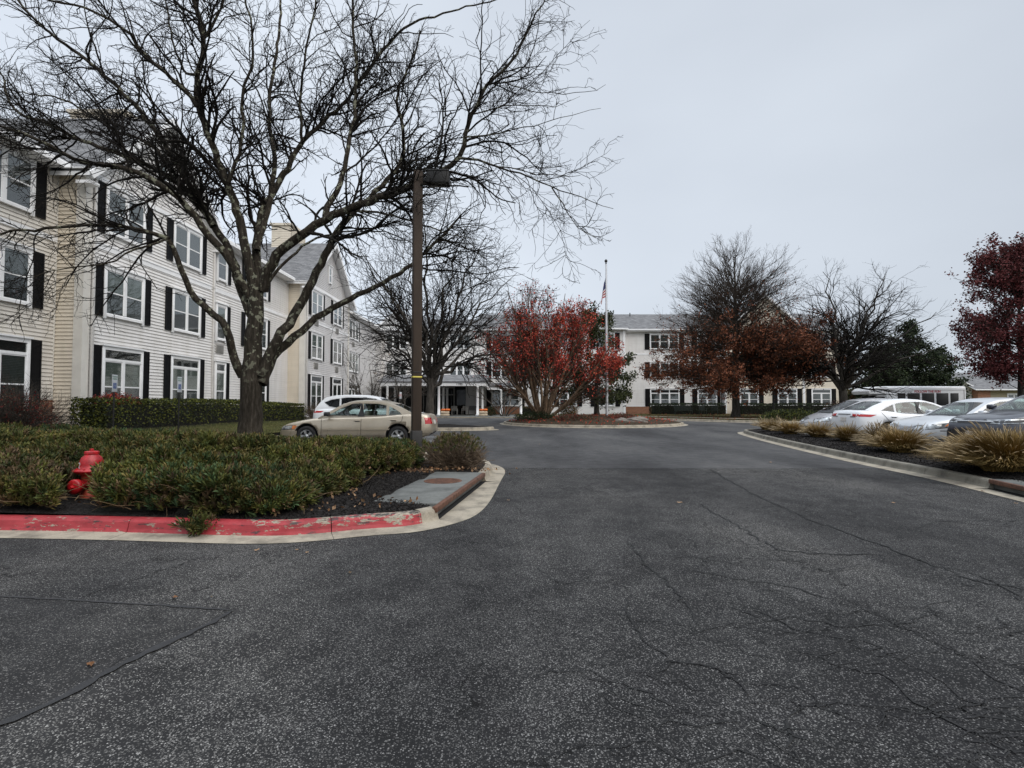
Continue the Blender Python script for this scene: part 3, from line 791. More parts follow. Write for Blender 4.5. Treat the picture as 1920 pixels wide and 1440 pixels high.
# travelling from near to far the bed lies to the RIGHT, so run it the other way
far_turn = [Vector((16.5, 24.9)), Vector((12.6, 24.9)), Vector((11.0, 25.0))]
rpath = arc_resample(smooth_line(far_turn + rk[::-1], it=3), 0.15)
def ridx(px, py):
    g_ = G(px, py); return min(range(len(rpath)), key=lambda i: (rpath[i] - Vector((g_.x, g_.y))).length)
j0 = ridx(1815, 918); j1 = min(range(len(rpath)), key=lambda i: abs(rpath[i].y - 5.4))
kerb('kerb', rpath[:j0 + 1], 'concrete_dark', seg=3)
kerb('kerb', rpath[j1:], 'concrete_dark', seg=3)
dr2 = drain(rpath[j0:j1 + 1], 1.3, 'slab')[0]
dr2['label'] = 'dark storm drain with grey slab beside the tan grass at the right edge'
rb = arc_resample(offset_line(rpath, 0.42), 0.3)
rbed = [p for p in rb] + [Vector((9.4, 1.5)), Vector((10.6, 7.0)), Vector((11.0, 11.5)), Vector((11.15, 15)), Vector((11.2, 22.6)), Vector((12.0, 23.6)), Vector((16.5, 23.9))]
def rbed_h(x, y, d): return 0.132 + np.clip(d / 0.5, 0, 1) * 0.06 + 0.02 * fnoise(x, y, 2.5, 2) * np.clip(d / 0.3, 0, 1)
bed_mesh('planting_bed', rbed, 0.18, rbed_h, 'mulch')

# ---- round island, small island
cx_, cy_ = 5.1, 34.4
isl = [Vector((cx_ + 5.9 * math.cos(a), cy_ + 6.3 * math.sin(a))) for a in [2 * math.pi * i / 60 for i in range(60)]]
ib = kerb('kerb', isl, 'concrete', closed=True)
def isl_h(x, y, d): return 0.134 + 0.42 * np.clip(d / 4.5, 0, 1) ** 0.8 + 0.03 * fnoise(x, y, 1.6, 3) * np.clip(d / 0.5, 0, 1)
bed_mesh('island_bed', offset_line(isl, 0.42, True), 0.25, isl_h, 'soil')
def ih(x, y):
    r = math.hypot((x - cx_) / 5.9, (y - cy_) / 6.3); return 0.134 + 0.42 * min(1, max(0, (1 - r) * 5.9 / 4.5)) ** 0.8
sm = smooth_line([Vector((-0.45, 26.6)), Vector((-1.1, 27.6)), Vector((-4.0, 30.2)), Vector((-8.0, 30.6)), Vector((-8.0, 26.2)), Vector((-5.0, 25.4)), Vector((-1.4, 25.5))], True, 2)
sm = arc_resample(sm, 0.15, True)
if poly_area(sm) < 0: sm = sm[::-1]
kerb('kerb', sm, 'concrete', closed=True)
def sm_h(x, y, d): return 0.134 + 0.12 * np.clip(d / 1.2, 0, 1) + 0.02 * fnoise(x, y, 2, 4) * np.clip(d / 0.4, 0, 1)
bed_mesh('island_bed', offset_line(sm, 0.42, True), 0.2, sm_h, 'mulch')

# ---- lawn in front of the right wing with its kerb and path
lw = [Vector((0.4, 46.6)), Vector((6.0, 45.6)), Vector((9.6, 43.6)), Vector((13.0, 38.6)), Vector((15.8, 35.4)), Vector((20.0, 34.0)), Vector((27.0, 33.4))]
lws = arc_resample(smooth_line(lw, it=2), 0.3)
kerb('kerb', lws, 'concrete', seg=3)
lpoly = offset_line(lws, 0.42) + [Vector((27.4, 50)), Vector((42, 53)), Vector((42, 72)), Vector((0.4, 72))]
def rl_h(x, y, d): return 0.134 + 0.03 * fnoise(x, y, 0.8, 5) * np.clip(d / 1, 0, 1)
bed_mesh('lawn', lpoly, 0.5, rl_h, 'lawn')
wk = offset_line(lws, 2.0); wk2 = offset_line(lws, 3.2)
wm = MB()
for i in range(len(wk) - 1): wm.add([(*wk[i], 0.20), (*wk[i + 1], 0.20), (*wk2[i + 1], 0.20), (*wk2[i], 0.20)], [(0, 1, 2, 3)])
tag(wm.build('path', M['concrete']), kind='structure')
sheet('entrance_paving', [(-9.0, 47.2), (0.4, 46.9), (0.4, 58), (-14.2, 58), (-14.2, 47.2)], 0.10, 'concrete_slab')
for (a, b) in (((-9.0, 47.2), (0.4, 46.9)),):
    e_ = MB(); e_.add([(a[0], a[1], 0), (b[0], b[1], 0), (b[0], b[1], 0.1), (a[0], a[1], 0.1)], [(0, 1, 2, 3)]); tag(e_.build('kerb', M['concrete']), kind='structure')
# =================================================================== BUILDINGS
LAP = 0.127
def siding_wall(mb, p0, p1, z0, z1, mi=0, gable=None, thick=0.034):
    """lapped boards from p0 to p1 (outward normal to the right of p0->p1); gable=(t_peak, z_peak)"""
    p0 = Vector((p0[0], p0[1], 0)); p1 = Vector((p1[0], p1[1], 0)); d = p1 - p0; L = d.length; t = d / L
    n = Vector((t.y, -t.x, 0))
    ztop = gable[1] if gable else z1
    z = z0
    while z < ztop - 0.01:
        zt = min(z + LAP, ztop)
        def lim(zz):
            if not gable or zz <= z1: return 0.0, L
            f = (zz - z1) / (gable[1] - z1); c = gable[0] * L
            return c * f, L - (L - c) * f
        a0, a1 = lim(z); b0, b1 = lim(zt)
        q = [p0 + t * a0 + n * thick + Vector((0, 0, z)), p0 + t * a1 + n * thick + Vector((0, 0, z)), p0 + t * b1 + n * 0.003 + Vector((0, 0, zt)), p0 + t * b0 + n * 0.003 + Vector((0, 0, zt))]
        mb.add(q, [(0, 1, 2, 3)], mi)
        u = [p0 + t * a0 + n * 0.003 + Vector((0, 0, z)), p0 + t * a1 + n * 0.003 + Vector((0, 0, z)), q[1], q[0]]
        mb.add(u, [(0, 1, 2, 3)], mi)
        z = zt

# ---------- window templates: x along the wall, z up, outward = -y, origin bottom centre
def win_template(w, h, n, transom, dark, blind_k):
    f = MB(); tr = 0.115
    D = -0.075                                   # face of the trim
    f.rbox(-w / 2, -w / 2 + tr, D, 0.0, -0.08, h, 0.006); f.rbox(w / 2 - tr, w / 2, D, 0.0, -0.08, h, 0.006)
    f.box(-w / 2 + tr, w / 2 - tr, D + 0.004, 0.0, h - 0.13, h)
    f.box(-w / 2 - 0.04, w / 2 + 0.04, D - 0.05, 0.0, h + 0.001, h + 0.055)      # drip cap
    f.box(-w / 2 + tr, w / 2 - tr, D - 0.012, 0.0, 0.0, 0.085)               # sill
    top = h - 0.13
    if transom:
        top = h - 0.52
        f.box(-w / 2 + tr, w / 2 - tr, D + 0.01, 0, top, top + 0.09)
        if n == 3:
            for k in (1, 2):
                x = -w / 2 + tr + (w - 2 * tr) * k / 3; f.box(x - 0.04, x + 0.04, D + 0.012, 0, top + 0.09, h - 0.13)
    iw = (w - 2 * tr) / n
    mid = 0.085 + (top - 0.085) * 0.5
    bl = MB(); pn = MB(); bk = MB(); sc = MB()
    for k in range(n):
        x0 = -w / 2 + tr + iw * k; x1 = x0 + iw
        if k: f.box(x0 - 0.055, x0 + 0.055, D + 0.006, 0, 0.085, top)
        a = x0 + (0.055 if k else 0.0); b = x1 - (0.055 if k < n - 1 else 0.0)
        for (xa, xb) in ((a, a + 0.04), (b - 0.04, b)):
            f.box(xa, xb, -0.048, 0, 0.085, top)
        f.box(a + 0.04, b - 0.04, -0.048, 0, 0.085, 0.125); f.box(a + 0.04, b - 0.04, -0.048, 0, top - 0.04, top)
        f.box(a + 0.04, b - 0.04, -0.056, 0, mid - 0.022, mid + 0.022)
        bl.box(a + 0.04, b - 0.04, -0.030, -0.026, mid + 0.02 - (0.0 if blind_k < 1 else (mid - 0.2) * (blind_k - 1)), top - 0.04)
        sc.box(a + 0.04, b - 0.04, -0.036, -0.034, 0.125, mid - 0.02)
        pn.box(a + 0.04, b - 0.04, -0.042, -0.039, 0.125, top - 0.04)
    if transom: pn.box(-w / 2 + tr, w / 2 - tr, -0.042, -0.039, top + 0.09, h - 0.13)
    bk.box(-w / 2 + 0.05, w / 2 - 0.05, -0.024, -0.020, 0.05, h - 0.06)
    key = f'{w}{n}{transom}{dark}{blind_k}'
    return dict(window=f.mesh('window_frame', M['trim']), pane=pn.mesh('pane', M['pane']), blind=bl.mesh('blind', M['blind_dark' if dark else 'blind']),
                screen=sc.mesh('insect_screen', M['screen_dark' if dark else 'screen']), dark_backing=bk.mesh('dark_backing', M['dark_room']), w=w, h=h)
_wt = {}
def put_window(parent, x, y, z, rz, w, h, n, transom, dark=0, blind_k=1.0):
    k = (round(w, 2), round(h, 2), n, transom, dark, blind_k)
    if k not in _wt: _wt[k] = win_template(k[0], k[1], n, transom, dark, blind_k)
    T = _wt[k]
    o = link('window', T['window'], parent, (x - parent.location.x, y - parent.location.y, z), rz)
    for nm in ('pane', 'blind', 'insect_screen', 'dark_backing'):
        link(nm, T['screen' if nm == 'insect_screen' else nm], o)
    return o
_st = {}
def put_shutter(parent, x, y, z, rz, w, h):
    k = (round(w, 2), round(h, 2))
    if k not in _st:
        s = MB(); w_, h_ = k
        s.box(-w_ / 2, w_ / 2, -0.028, 0.0, 0, h_)
        for (a, b) in ((-w_ / 2, -w_ / 2 + 0.05), (w_ / 2 - 0.05, w_ / 2)): s.box(a, b, -0.045, -0.0285, 0, h_)
        for (a, b) in ((0, 0.07), (h_ - 0.07, h_), (h_ * 0.48, h_ * 0.48 + 0.07)): s.box(-w_ / 2 + 0.05, w_ / 2 - 0.05, -0.043, -0.0285, a, b)
        zz = 0.09
        while zz < h_ - 0.09:
            s.box(-w_ / 2 + 0.05, w_ / 2 - 0.05, -0.038, -0.029, zz, zz + 0.018); zz += 0.045
        _st[k] = s.mesh('shutter', M['shutter'])
    return link('shutter', _st[k], parent, (x - parent.location.x, y - parent.location.y, z), rz)
_ac = []
def put_ac(parent, x, y, z, rz):
    if not _ac:
        s = MB(); s.rbox(-0.33, 0.33, -0.05, 0.02, 0, 0.42, 0.01)
        for k in range(11): s.box(-0.29, 0.29, -0.062, -0.0505, 0.04 + k * 0.032, 0.052 + k * 0.032)
        _ac.append(s.mesh('wall_air_conditioner', M['ac']))
    return link('wall_air_conditioner', _ac[0], parent, (x - parent.location.x, y - parent.location.y, z), rz)

def bay(parent, x, y, rz, zs, w, n, shut=(1, 1), sw=0.38, dark=0, ac=(), rows=3, w1=None, bk=(1.0, 1.6, 1.0), n1=None):
    """a column of windows; zs = (1F sill, 1F top, 2F sill, 2F top, 3F sill, 3F top); (x,y) = centre on the wall"""
    ox, oy = math.sin(rz), -math.cos(rz)          # outward
    tx, ty = math.cos(rz), math.sin(rz)
    rb = random.Random(int(x * 37 + y * 11)); bk = [rb.choice((1.0, 1.0, 1.3, 1.6, 1.9)) for _ in range(3)]
    for r in range(rows):
        z0, z1 = zs[2 * r], zs[2 * r + 1]; dark = rb.choice((dark, dark, 1))
        ww = w1 if (r == 0 and w1) else w; nn = n1 if (r == 0 and n1) else n
        put_window(parent, x + ox * 0.035, y + oy * 0.035, z0, rz, ww, z1 - z0, nn, r == 0, dark, bk[r])
        for k, sg in enumerate((-1, 1)):
            if shut[k]:
                d = sg * (ww / 2 + sw / 2 + 0.01)
                put_shutter(parent, x + tx * d + ox * 0.035, y + ty * d + oy * 0.035, z0 - 0.02, rz, sw, z1 - z0 + 0.02)
        if r in ac: put_ac(parent, x + ox * 0.02 - tx * 0.05, y + oy * 0.02 - ty * 0.05, z0 - 0.62, rz)

def slab_roof(mb, quad, th=0.14, mi=0):
    a = [Vector(q) for q in quad]; n = (a[1] - a[0]).cross(a[2] - a[0]).normalized()
    if n.z < 0: n = -n
    lo = [q - Vector((0, 0, th)) for q in a]; k = len(a)
    mb.add(a + lo, [tuple(range(k))], mi)
    mb.add(a + lo, [tuple(range(2 * k - 1, k - 1, -1))] + [(i, k + i, k + (i + 1) % k, (i + 1) % k) for i in range(k)], 1)   # painted soffit and edges

def trim_bar(mb, a, b, w, h, mi=0):
    """box beam between two points"""
    a, b = Vector(a), Vector(b); t = (b - a).normalized(); up = Vector((0, 0, 1)); s_ = t.cross(up).normalized(); u = s_.cross(t)
    vs = [p + s_ * sx * w / 2 + u * sz * h / 2 for p in (a, b) for sx in (-1, 1) for sz in (-1, 1)]
    mb.add(vs, [(0, 1, 3, 2), (4, 6, 7, 5), (0, 4, 5, 1), (2, 3, 7, 6), (0, 2, 6, 4), (1, 5, 7, 3)], mi)

# ================= LEFT WING (walls run away from the camera)
XA, XB, XD = -15.2, -14.3, -13.3
EAVE, RIDGE, PEAK, XR = 9.22, 12.3, 12.85, -20.5
Z0 = 0.66
BL = tag(empty('apartment_building', (XB, 17.65, 0)), 'white sided three storey wing on the left with two front gables and black shutters', 'building')
BLo = Vector((XB, 17.65, 0))
def fin(mb, name, mats, parent, off=BLo):
    mb.v = [(v[0] - off.x, v[1] - off.y, v[2] - off.z) for v in mb.v]
    return mb.build(name, mats, parent)
w = MB(); siding_wall(w, (XB, 17.65), (XB, 25.2), Z0, EAVE + 0.02, 0, (0.5, PEAK - 0.12)); siding_wall(w, (XB, 25.2), (XB, 33.9), Z0, EAVE)
fin(w, 'wall', M['siding_white'], BL)
w = MB(); siding_wall(w, (XD, 33.9), (XD, 43.2), 0.45, EAVE + 0.02, 0, (0.5, PEAK - 0.12)); fin(w, 'wall', M['siding_grey'], BL)
w = MB(); siding_wall(w, (XA, 4.0), (XA, 17.65), 1.45, EAVE); fin(w, 'wall', M['siding_pale'], BL)
w = MB(); siding_wall(w, (XA, 17.65), (XB, 17.65), Z0, EAVE); fin(w, 'wall', M['siding_cream'], BL)
w = MB(); siding_wall(w, (XB, 33.9), (XD, 33.9), 0.45, EAVE); fin(w, 'wall', M['siding_cream'], BL)
w = MB(); siding_wall(w, (XB, 43.2), (XB, 58.0), 0.3, EAVE); fin(w, 'wall', M['siding_grey'], BL)
w = MB(); w.box(XA - 0.4, XA + 0.03, 4.0, 17.63, -0.3, 1.45); fin(w, 'brick_base', M['brick'], BL)
w = MB(); w.box(XR - 5, XB - 0.03, 17.66, 58, -0.3, 0.66); w.box(XB - 0.2, XD - 0.03, 33.93, 43.2, -0.3, 0.46); fin(w, 'foundation', M['concrete_dark'], BL)
# solid core so that no light leaks behind the boards
w = MB(); w.box(XR - 5, XA - 0.02, 4.0, 58, 0.5, EAVE - 0.02); w.box(XA - 0.02, XB - 0.02, 17.67, 58, 0.67, EAVE - 0.02); w.box(XB - 0.02, XD - 0.02, 33.92, 43.18, 0.47, EAVE - 0.02)
fin(w, 'wall_core', M['siding_grey'], BL)
# horizontal band boards between storeys, frieze
w = MB()
for (x, y0, y1) in ((XB, 17.8, 25.1), (XD, 34.15, 43.15)):
    w.box(x, x + 0.05, y0, y1, 6.68, 6.86); w.box(x, x + 0.07, y0, y1, 6.86, 6.90)
w.box(XA, XA + 0.05, 4.0, 17.6, 6.68, 6.86); w.box(XA, XA + 0.06, 4.0, 17.6, 9.02, 9.20)
w.box(XB, XB + 0.06, 25.3, 33.85, 9.02, 9.20); w.box(XB, XB + 0.06, 43.2, 58, 9.02, 9.2)
w.box(XB, XB + 0.05, 25.35, 33.85, 6.68, 6.86)
fin(w, 'band_board', M['trim'], BL)
for (x, y, sx) in ((XB, 17.65, 1), (XD, 33.9, 1), (XD, 43.2, 1)):
    w = MB(); ya, yb = (y - 0.058, y + 0.24) if y != 43.2 else (y - 0.24, y + 0.045)
    w.box(x + 0.036, x + 0.06, ya, yb, 0.5, 9.15)
    if y != 43.2: w.box(x - 0.24, x + 0.0355, y - 0.06, y - 0.036, 0.5, 9.15)
    fin(w, 'corner_board', M['corner_trim'], BL)
w = MB(); w.box(XA + 0.0, XA + 0.045, 17.57, 17.61, 1.45, 9.1); fin(w, 'inside_corner_trim', M['corner_trim'], BL)
def downspout(x, y, ztop, zb=0.45, dy=0):
    w = MB(); w.rbox(x, x + 0.07, y - 0.05, y + 0.05, zb + 0.12, ztop, 0.015)
    w.tube([(x + 0.035, y, zb + 0.14), (x + 0.06, y, zb + 0.06), (x + 0.28, y, zb + 0.0)], 0.045, 8)
    for zz in (1.2, 4.0, 6.8): w.box(x - 0.01, x + 0.08, y - 0.075, y + 0.075, zz, zz + 0.03)
    fin(w, 'downspout', M['metal_white'], BL)
downspout(XB + 0.055, 17.98, 9.1, 0.52); downspout(XB + 0.03, 25.33, 9.1); downspout(XD + 0.055, 34.25, 9.1, 0.4); downspout(XB + 0.03, 45.2, 9.1, 0.3)
w = MB(); w.box(XB + 0.3, XB + 0.95, 17.88, 18.08, 0.36, 0.42); fin(w, 'splash_block', M['concrete'], BL)
w = MB(); w.box(XA + 0.031, XA + 0.05, 16.9, 17.4, 0.48, 0.60); fin(w, 'foundation_vent', M['black'], BL)
# windows: (sill,top) pairs
ZL = (0.92, 3.34, 4.38, 6.16, 7.3, 9.02)
bay(BL, XB, 19.48, R(90), ZL, 2.04, 2, ac=()); bay(BL, XB, 23.22, R(90), ZL, 2.04, 2)
bay(BL, XB, 25.98, R(90), ZL, 0.95, 1, (0, 1), 0.36, ac=(1,)); bay(BL, XB, 29.6, R(90), ZL, 2.5, 2, (1, 1), 0.36)
bay(BL, XD, 36.05, R(90), tuple(z - 0.12 for z in ZL), 2.1, 2, (1, 1), 0.36, ac=(1, 2)); bay(BL, XD, 40.3, R(90), tuple(z - 0.12 for z in ZL), 2.1, 2, (1, 1), 0.36, ac=(1, 2))
bay(BL, XA, 15.66, R(90), ZL, 2.04, 2, (1, 1), 0.42); bay(BL, XA, 11.6, R(90), ZL, 2.04, 2); bay(BL, XA, 7.4, R(90), ZL, 2.04, 2)
bay(BL, XB, 47.8, R(90), tuple(z - 0.3 for z in ZL), 2.9, 3, (1, 1), 0.36, ac=(1, 2)); 
put_ac(BL, XD + 0.02, 36.1, 0.5, R(90))
# attic windows
for (x, y) in ((XB, 21.42), (XD, 38.55)):
    put_window(BL, x + 0.035, y, 10.0, R(90), 0.7, 1.25, 1, False, 0, 1.6)
# roofs
rf = MB()
slab_roof(rf, [(XA + 0.45, 3.6, EAVE + 0.1), (XA + 0.45, 17.7, EAVE + 0.1), (XR, 17.7, RIDGE), (XR, 3.6, RIDGE)])
slab_roof(rf, [(XB + 0.45, 25.4, EAVE + 0.1), (XB + 0.45, 33.7, EAVE + 0.1), (XR, 33.7, RIDGE), (XR, 25.4, RIDGE)])
slab_roof(rf, [(XB + 0.45, 43.4, EAVE + 0.1), (XB + 0.45, 58.0, EAVE + 0.1), (XR, 58.0, RIDGE), (XR, 43.4, RIDGE)])
slab_roof(rf, [(XR, 3.6, RIDGE), (XR, 58.0, RIDGE), (XR - 6, 58.0, EAVE), (XR - 6, 3.6, EAVE)])
for (xf, y0, y1) in ((XB, 17.65, 25.2), (XD, 33.9, 43.2)):
    ym = (y0 + y1) / 2; sl = (PEAK - EAVE) / (ym - y0); ov = 0.40
    slab_roof(rf, [(xf + 0.5, y0 - ov, EAVE + 0.12 - sl * ov), (xf + 0.5, ym, PEAK + 0.12), (XR - 2.0, ym, PEAK + 0.12), (XR - 2.0, y0 - ov, EAVE + 0.12 - sl * ov)])
    slab_roof(rf, [(xf + 0.5, ym, PEAK + 0.12), (xf + 0.5, y1 + ov, EAVE + 0.12 - sl * ov), (XR - 2.0, y1 + ov, EAVE + 0.12 - sl * ov), (XR - 2.0, ym, PEAK + 0.12)])
fin(rf, 'roof', [M['shingles'], M['trim']], BL)
# rakes, eaves, gutters
fa = MB()
for (xf, y0, y1) in ((XB, 17.65, 25.2), (XD, 33.9, 43.2)):
    ym = (y0 + y1) / 2; sl = (PEAK - EAVE) / (ym - y0); ov = 0.42
    za = EAVE - sl * ov
    trim_bar(fa, (xf + 0.52, y0 - ov, za), (xf + 0.52, ym, PEAK), 0.05, 0.24); trim_bar(fa, (xf + 0.52, ym, PEAK), (xf + 0.52, y1 + ov, za), 0.05, 0.24)
    fa.box(xf - 0.0, xf + 0.5, y0 - ov, y0 - 0.04, za - 0.26, za - 0.16)      # boxed return
    fa.box(xf - 0.0, xf + 0.5, y1 + 0.04, y1 + ov, za - 0.26, za - 0.16)
    fa.box(xf + 0.02, xf + 0.06, y0 + 0.1, y1 - 0.1, 9.04, 9.2)
fa.box(XA, XA + 0.45, 3.6, 17.6, 9.03, 9.06); fa.box(XA + 0.45, XA + 0.58, 3.6, 17.6, 9.06, 9.22)
fa.box(XA + 0.02, XB + 0.4, 17.62 - 0.45, 17.62, 9.03, 9.06); fa.box(XB + 0.0, XD + 0.4, 33.45, 33.87, 9.03, 9.06)
for (y0, y1) in ((25.6, 33.5), (43.7, 58.0)):
    fa.box(XB + 0.05, XB + 0.45, y0, y1, 9.03, 9.06); fa.box(XB + 0.45, XB + 0.58, y0, y1, 9.06, 9.22)
fin(fa, 'gutter', M['trim'], BL)
# sided penthouses on the roof
for (x0, x1, y0, y1, z1) in ((-20.4, -17.9, 24.2, 27.4, 14.7), (-17.3, -15.9, 38.0, 40.6, 14.1)):
    pt = MB(); siding_wall(pt, (x0, y0), (x1, y0), 10.5, z1); siding_wall(pt, (x1, y0), (x1, y1), 10.5, z1)
    pt.box(x0, x1 - 0.02, y0 + 0.02, y1, 10.4, z1 - 0.01)
    pt.box(x0 - 0.12, x1 + 0.12, y0 - 0.12, y1 + 0.12, z1, z1 + 0.16)
    fin(pt, 'roof_penthouse', M['siding_cream'], BL)

# ================= RIGHT WING AND CENTRE (walls face the camera)
YR = 58.0
ZR = (0.96, 2.86, 4.05, 5.77, 7.15, 8.87)
BR = tag(empty('apartment_building', (12.06, YR, 0)), 'long white three storey wing behind the brown oak, with grey roof and black shutters', 'building')
BRo = Vector((12.06, YR, 0))
w = MB(); siding_wall(w, (12.06, YR), (22.9, YR), 0.95, EAVE); fin(w, 'wall', M['siding_white'], BR, BRo)
w = MB(); siding_wall(w, (-4.0, YR), (3.0, YR), 0.95, EAVE); fin(w, 'wall', M['siding_white'], BR, BRo)
w = MB(); siding_wall(w, (3.0, 57.2), (12.06, 57.2), 0.1, EAVE); siding_wall(w, (12.06, 57.2), (12.06, YR), 0.1, EAVE); fin(w, 'wall', M['siding_white'], BR, BRo)
w = MB(); siding_wall(w, (22.9, 57.2), (31.3, 57.2), 0.2, EAVE + 0.02, 0, (0.5, 12.9)); fin(w, 'wall', M['siding_cream'], BR, BRo)
w = MB(); siding_wall(w, (31.3, YR), (35.7, YR), 0.2, EAVE); fin(w, 'wall', M['siding_cream'], BR, BRo)
w = MB(); w.box(12.1, 22.9, YR - 0.05, YR + 0.3, -0.2, 0.95); fin(w, 'brick_base', M['brick'], BR, BRo)
w = MB(); w.box(-4, 3.0, YR - 0.05, YR + 0.3, -0.2, 0.95); fin(w, 'brick_base', M['brick'], BR, BRo)
w = MB(); w.box(-4.0, 35.68, YR + 0.02, YR + 12, 0.0, EAVE - 0.02); w.box(3.02, 12.04, 57.22, YR + 0.02, 0.0, EAVE - 0.02); w.box(22.92, 31.28, 57.22, YR + 0.02, 0.0, EAVE - 0.02)
fin(w, 'wall_core', M['siding_grey'], BR, BRo)
w = MB()
w.box(12.2, 22.8, YR - 0.05, YR, 6.55, 6.73); w.box(23.0, 31.2, 57.15, 57.2, 6.55, 6.73); w.box(3.1, 11.9, 57.15, 57.2, 6.55, 6.73); w.box(12.2, 22.8, YR - 0.06, YR, 8.98, 9.18); w.box(12.1, 22.85, YR - 0.07, YR - 0.0, 0.93, 1.0)
w.box(-3.9, 2.9, YR - 0.05, YR, 6.55, 6.73)
fin(w, 'band_board', M['trim'], BR, BRo)
for (x, y) in ((12.06, 57.2), (3.0, 57.2), (22.9, 57.2), (31.3, 57.2), (35.7, YR)):
    w = MB(); w.box(x - 0.12, x + 0.12, y - 0.06, y - 0.036, 0.2, 9.1); fin(w, 'corner_board', M['trim'], BR, BRo)
w = MB(); w.rbox(31.55, 31.65, YR - 0.12, YR - 0.03, 0.2, 9.1, 0.015); w.rbox(22.62, 22.72, YR - 0.12, YR - 0.03, 0.2, 9.1, 0.015); fin(w, 'downspout', M['metal_white'], BR, BRo)
def rbay(x, y, w_, n, rows=3, **kw): bay(BR, x, y, 0.0, ZR, w_, n, sw=0.52, rows=rows, dark=1, **kw)
rbay(16.6, YR, 3.2, 3, bk=(1.0, 1.0, 1.0)); rbay(21.2, YR, 2.15, 2, bk=(1.6, 1.0, 1.0))
rbay(25.4, 57.2, 2.05, 2, ac=()); rbay(29.5, 57.2, 2.1, 2); rbay(33.6, YR, 2.15, 2, bk=(1.0, 1.6, 1.0))
rbay(6.0, 57.2, 1.95, 2); rbay(10.0, 57.2, 2.1, 2, bk=(1.6, 1.0, 1.0)); rbay(-0.7, YR, 3.1, 3)
for x in (16.4, 21.2): 
    w = MB(); w.box(x - 0.35, x + 0.35, YR - 0.12, YR - 0.0, 3.36, 3.46); fin(w, 'wall_air_conditioner', M['ac'], BR, BRo)
rf = MB()
RZ = 12.0
slab_roof(rf, [(-4.0, YR - 0.5, EAVE + 0.1), (36.1, YR - 0.5, EAVE + 0.1), (36.1, YR + 6, RZ), (-4.0, YR + 6, RZ)])
slab_roof(rf, [(-4.0, YR + 6, RZ), (36.1, YR + 6, RZ), (36.1, YR + 12.4, EAVE), (-4.0, YR + 12.4, EAVE)])
slab_roof(rf, [(2.6, 56.7, EAVE + 0.1), (12.4, 56.7, EAVE + 0.1), (12.4, YR + 1.0, EAVE + 0.55), (2.6, YR + 1.0, EAVE + 0.55)])
sl = (12.9 - EAVE) / 4.2
for sg in (-1, 1):
    xe = 27.1 + sg * 4.65
    slab_roof(rf, [(xe, 56.7, EAVE + 0.12 - sl * 0.45), (27.1, 56.7, 13.03), (27.1, YR + 6.5, 13.03), (xe, YR + 6.5, EAVE + 0.12 - sl * 0.45)])
fin(rf, 'roof', [M['shingles'], M['trim']], BR, BRo)
fa = MB()
fa.box(12.5, 22.4, YR - 0.62, YR - 0.5, EAVE - 0.06, EAVE + 0.10); fa.box(12.5, 22.4, YR - 0.5, YR - 0.05, EAVE - 0.16, EAVE - 0.12); fa.box(2.6, 12.4, 56.58, 56.7, EAVE - 0.06, EAVE + 0.10); fa.box(31.9, 36.1, YR - 0.62, YR - 0.5, EAVE - 0.06, EAVE + 0.10); fa.box(-4, 2.5, YR - 0.62, YR - 0.5, EAVE - 0.06, EAVE + 0.10)
for sg in (-1, 1): trim_bar(fa, (27.1 + sg * 4.65, 56.68, EAVE - sl * 0.45), (27.1, 56.68, 12.9), 0.05, 0.24)
fin(fa, 'gutter', M['trim'], BR, BRo)
w = MB(); w.tube([(14.0, YR + 5, RZ - 0.4), (14.0, YR + 5, RZ + 0.0)], 0.06, 8); w.tube([(20.5, YR + 4.4, RZ - 0.6), (20.5, YR + 4.4, RZ - 0.2)], 0.08, 8); fin(w, 'vent_pipe', M['black'], BR, BRo)

# ================= ENTRANCE BLOCK
BE = tag(empty('entrance_building', (-9.0, YR, 0)), 'white entrance block behind the light pole with a columned canopy', 'building')
BEo = Vector((-9.0, YR, 0))
w = MB(); siding_wall(w, (-14.28, YR), (-4.02, YR), 3.1, EAVE); fin(w, 'wall', M['siding_white'], BE, BEo)
w = MB(); w.box(-14.28, -4.02, YR + 0.02, YR + 12, 0.0, EAVE - 0.02); fin(w, 'wall_core', M['siding_grey'], BE, BEo)
w = MB(); siding_wall(w, (-5.0, YR - 0.01), (-4.02, YR - 0.01), 0.1, 3.1); fin(w, 'wall', M['siding_grey'], BE, BEo)
# glazed lobby front
w = MB()
for x in (-12.2, -10.9, -9.6, -8.3, -7.0, -6.3): w.box(x - 0.05, x + 0.05, YR - 0.12, YR, 0.1, 2.9)
w.box(-12.2, -6.2, YR - 0.12, YR, 2.9, 3.1); w.box(-12.2, -6.2, YR - 0.11, YR, 2.15, 2.25); fin(w, 'lobby_frame', M['ac'], BE, BEo)
w = MB(); w.box(-14.2, -5.05, YR - 0.06, YR - 0.05, 0.1, 2.9); fin(w, 'lobby_glass', M['tint_glass'], BE, BEo)
w = MB(); w.box(-14.2, -5.05, YR - 0.02, YR + 0.01, 0.1, 3.1); fin(w, 'dark_lobby', M['dark_room'], BE, BEo)  # dark panel: the lobby's shade is put into its colour
for (x, n_, ww) in ((-12.6, 3, 2.4), (-8.75, 3, 2.2), (-5.65, 3, 2.4)):
    for r in (1, 2):
        put_window(BE, x, YR - 0.035, ZR[2 * r], 0.0, ww, ZR[2 * r + 1] - ZR[2 * r], n_, False, 1, 1.0)
rf = MB()
slab_roof(rf, [(-14.8, YR - 0.5, EAVE + 0.12), (-4.0, YR - 0.5, EAVE + 0.12), (-4.0, YR + 6, RZ - 0.6), (-14.8, YR + 6, RZ - 0.6)])
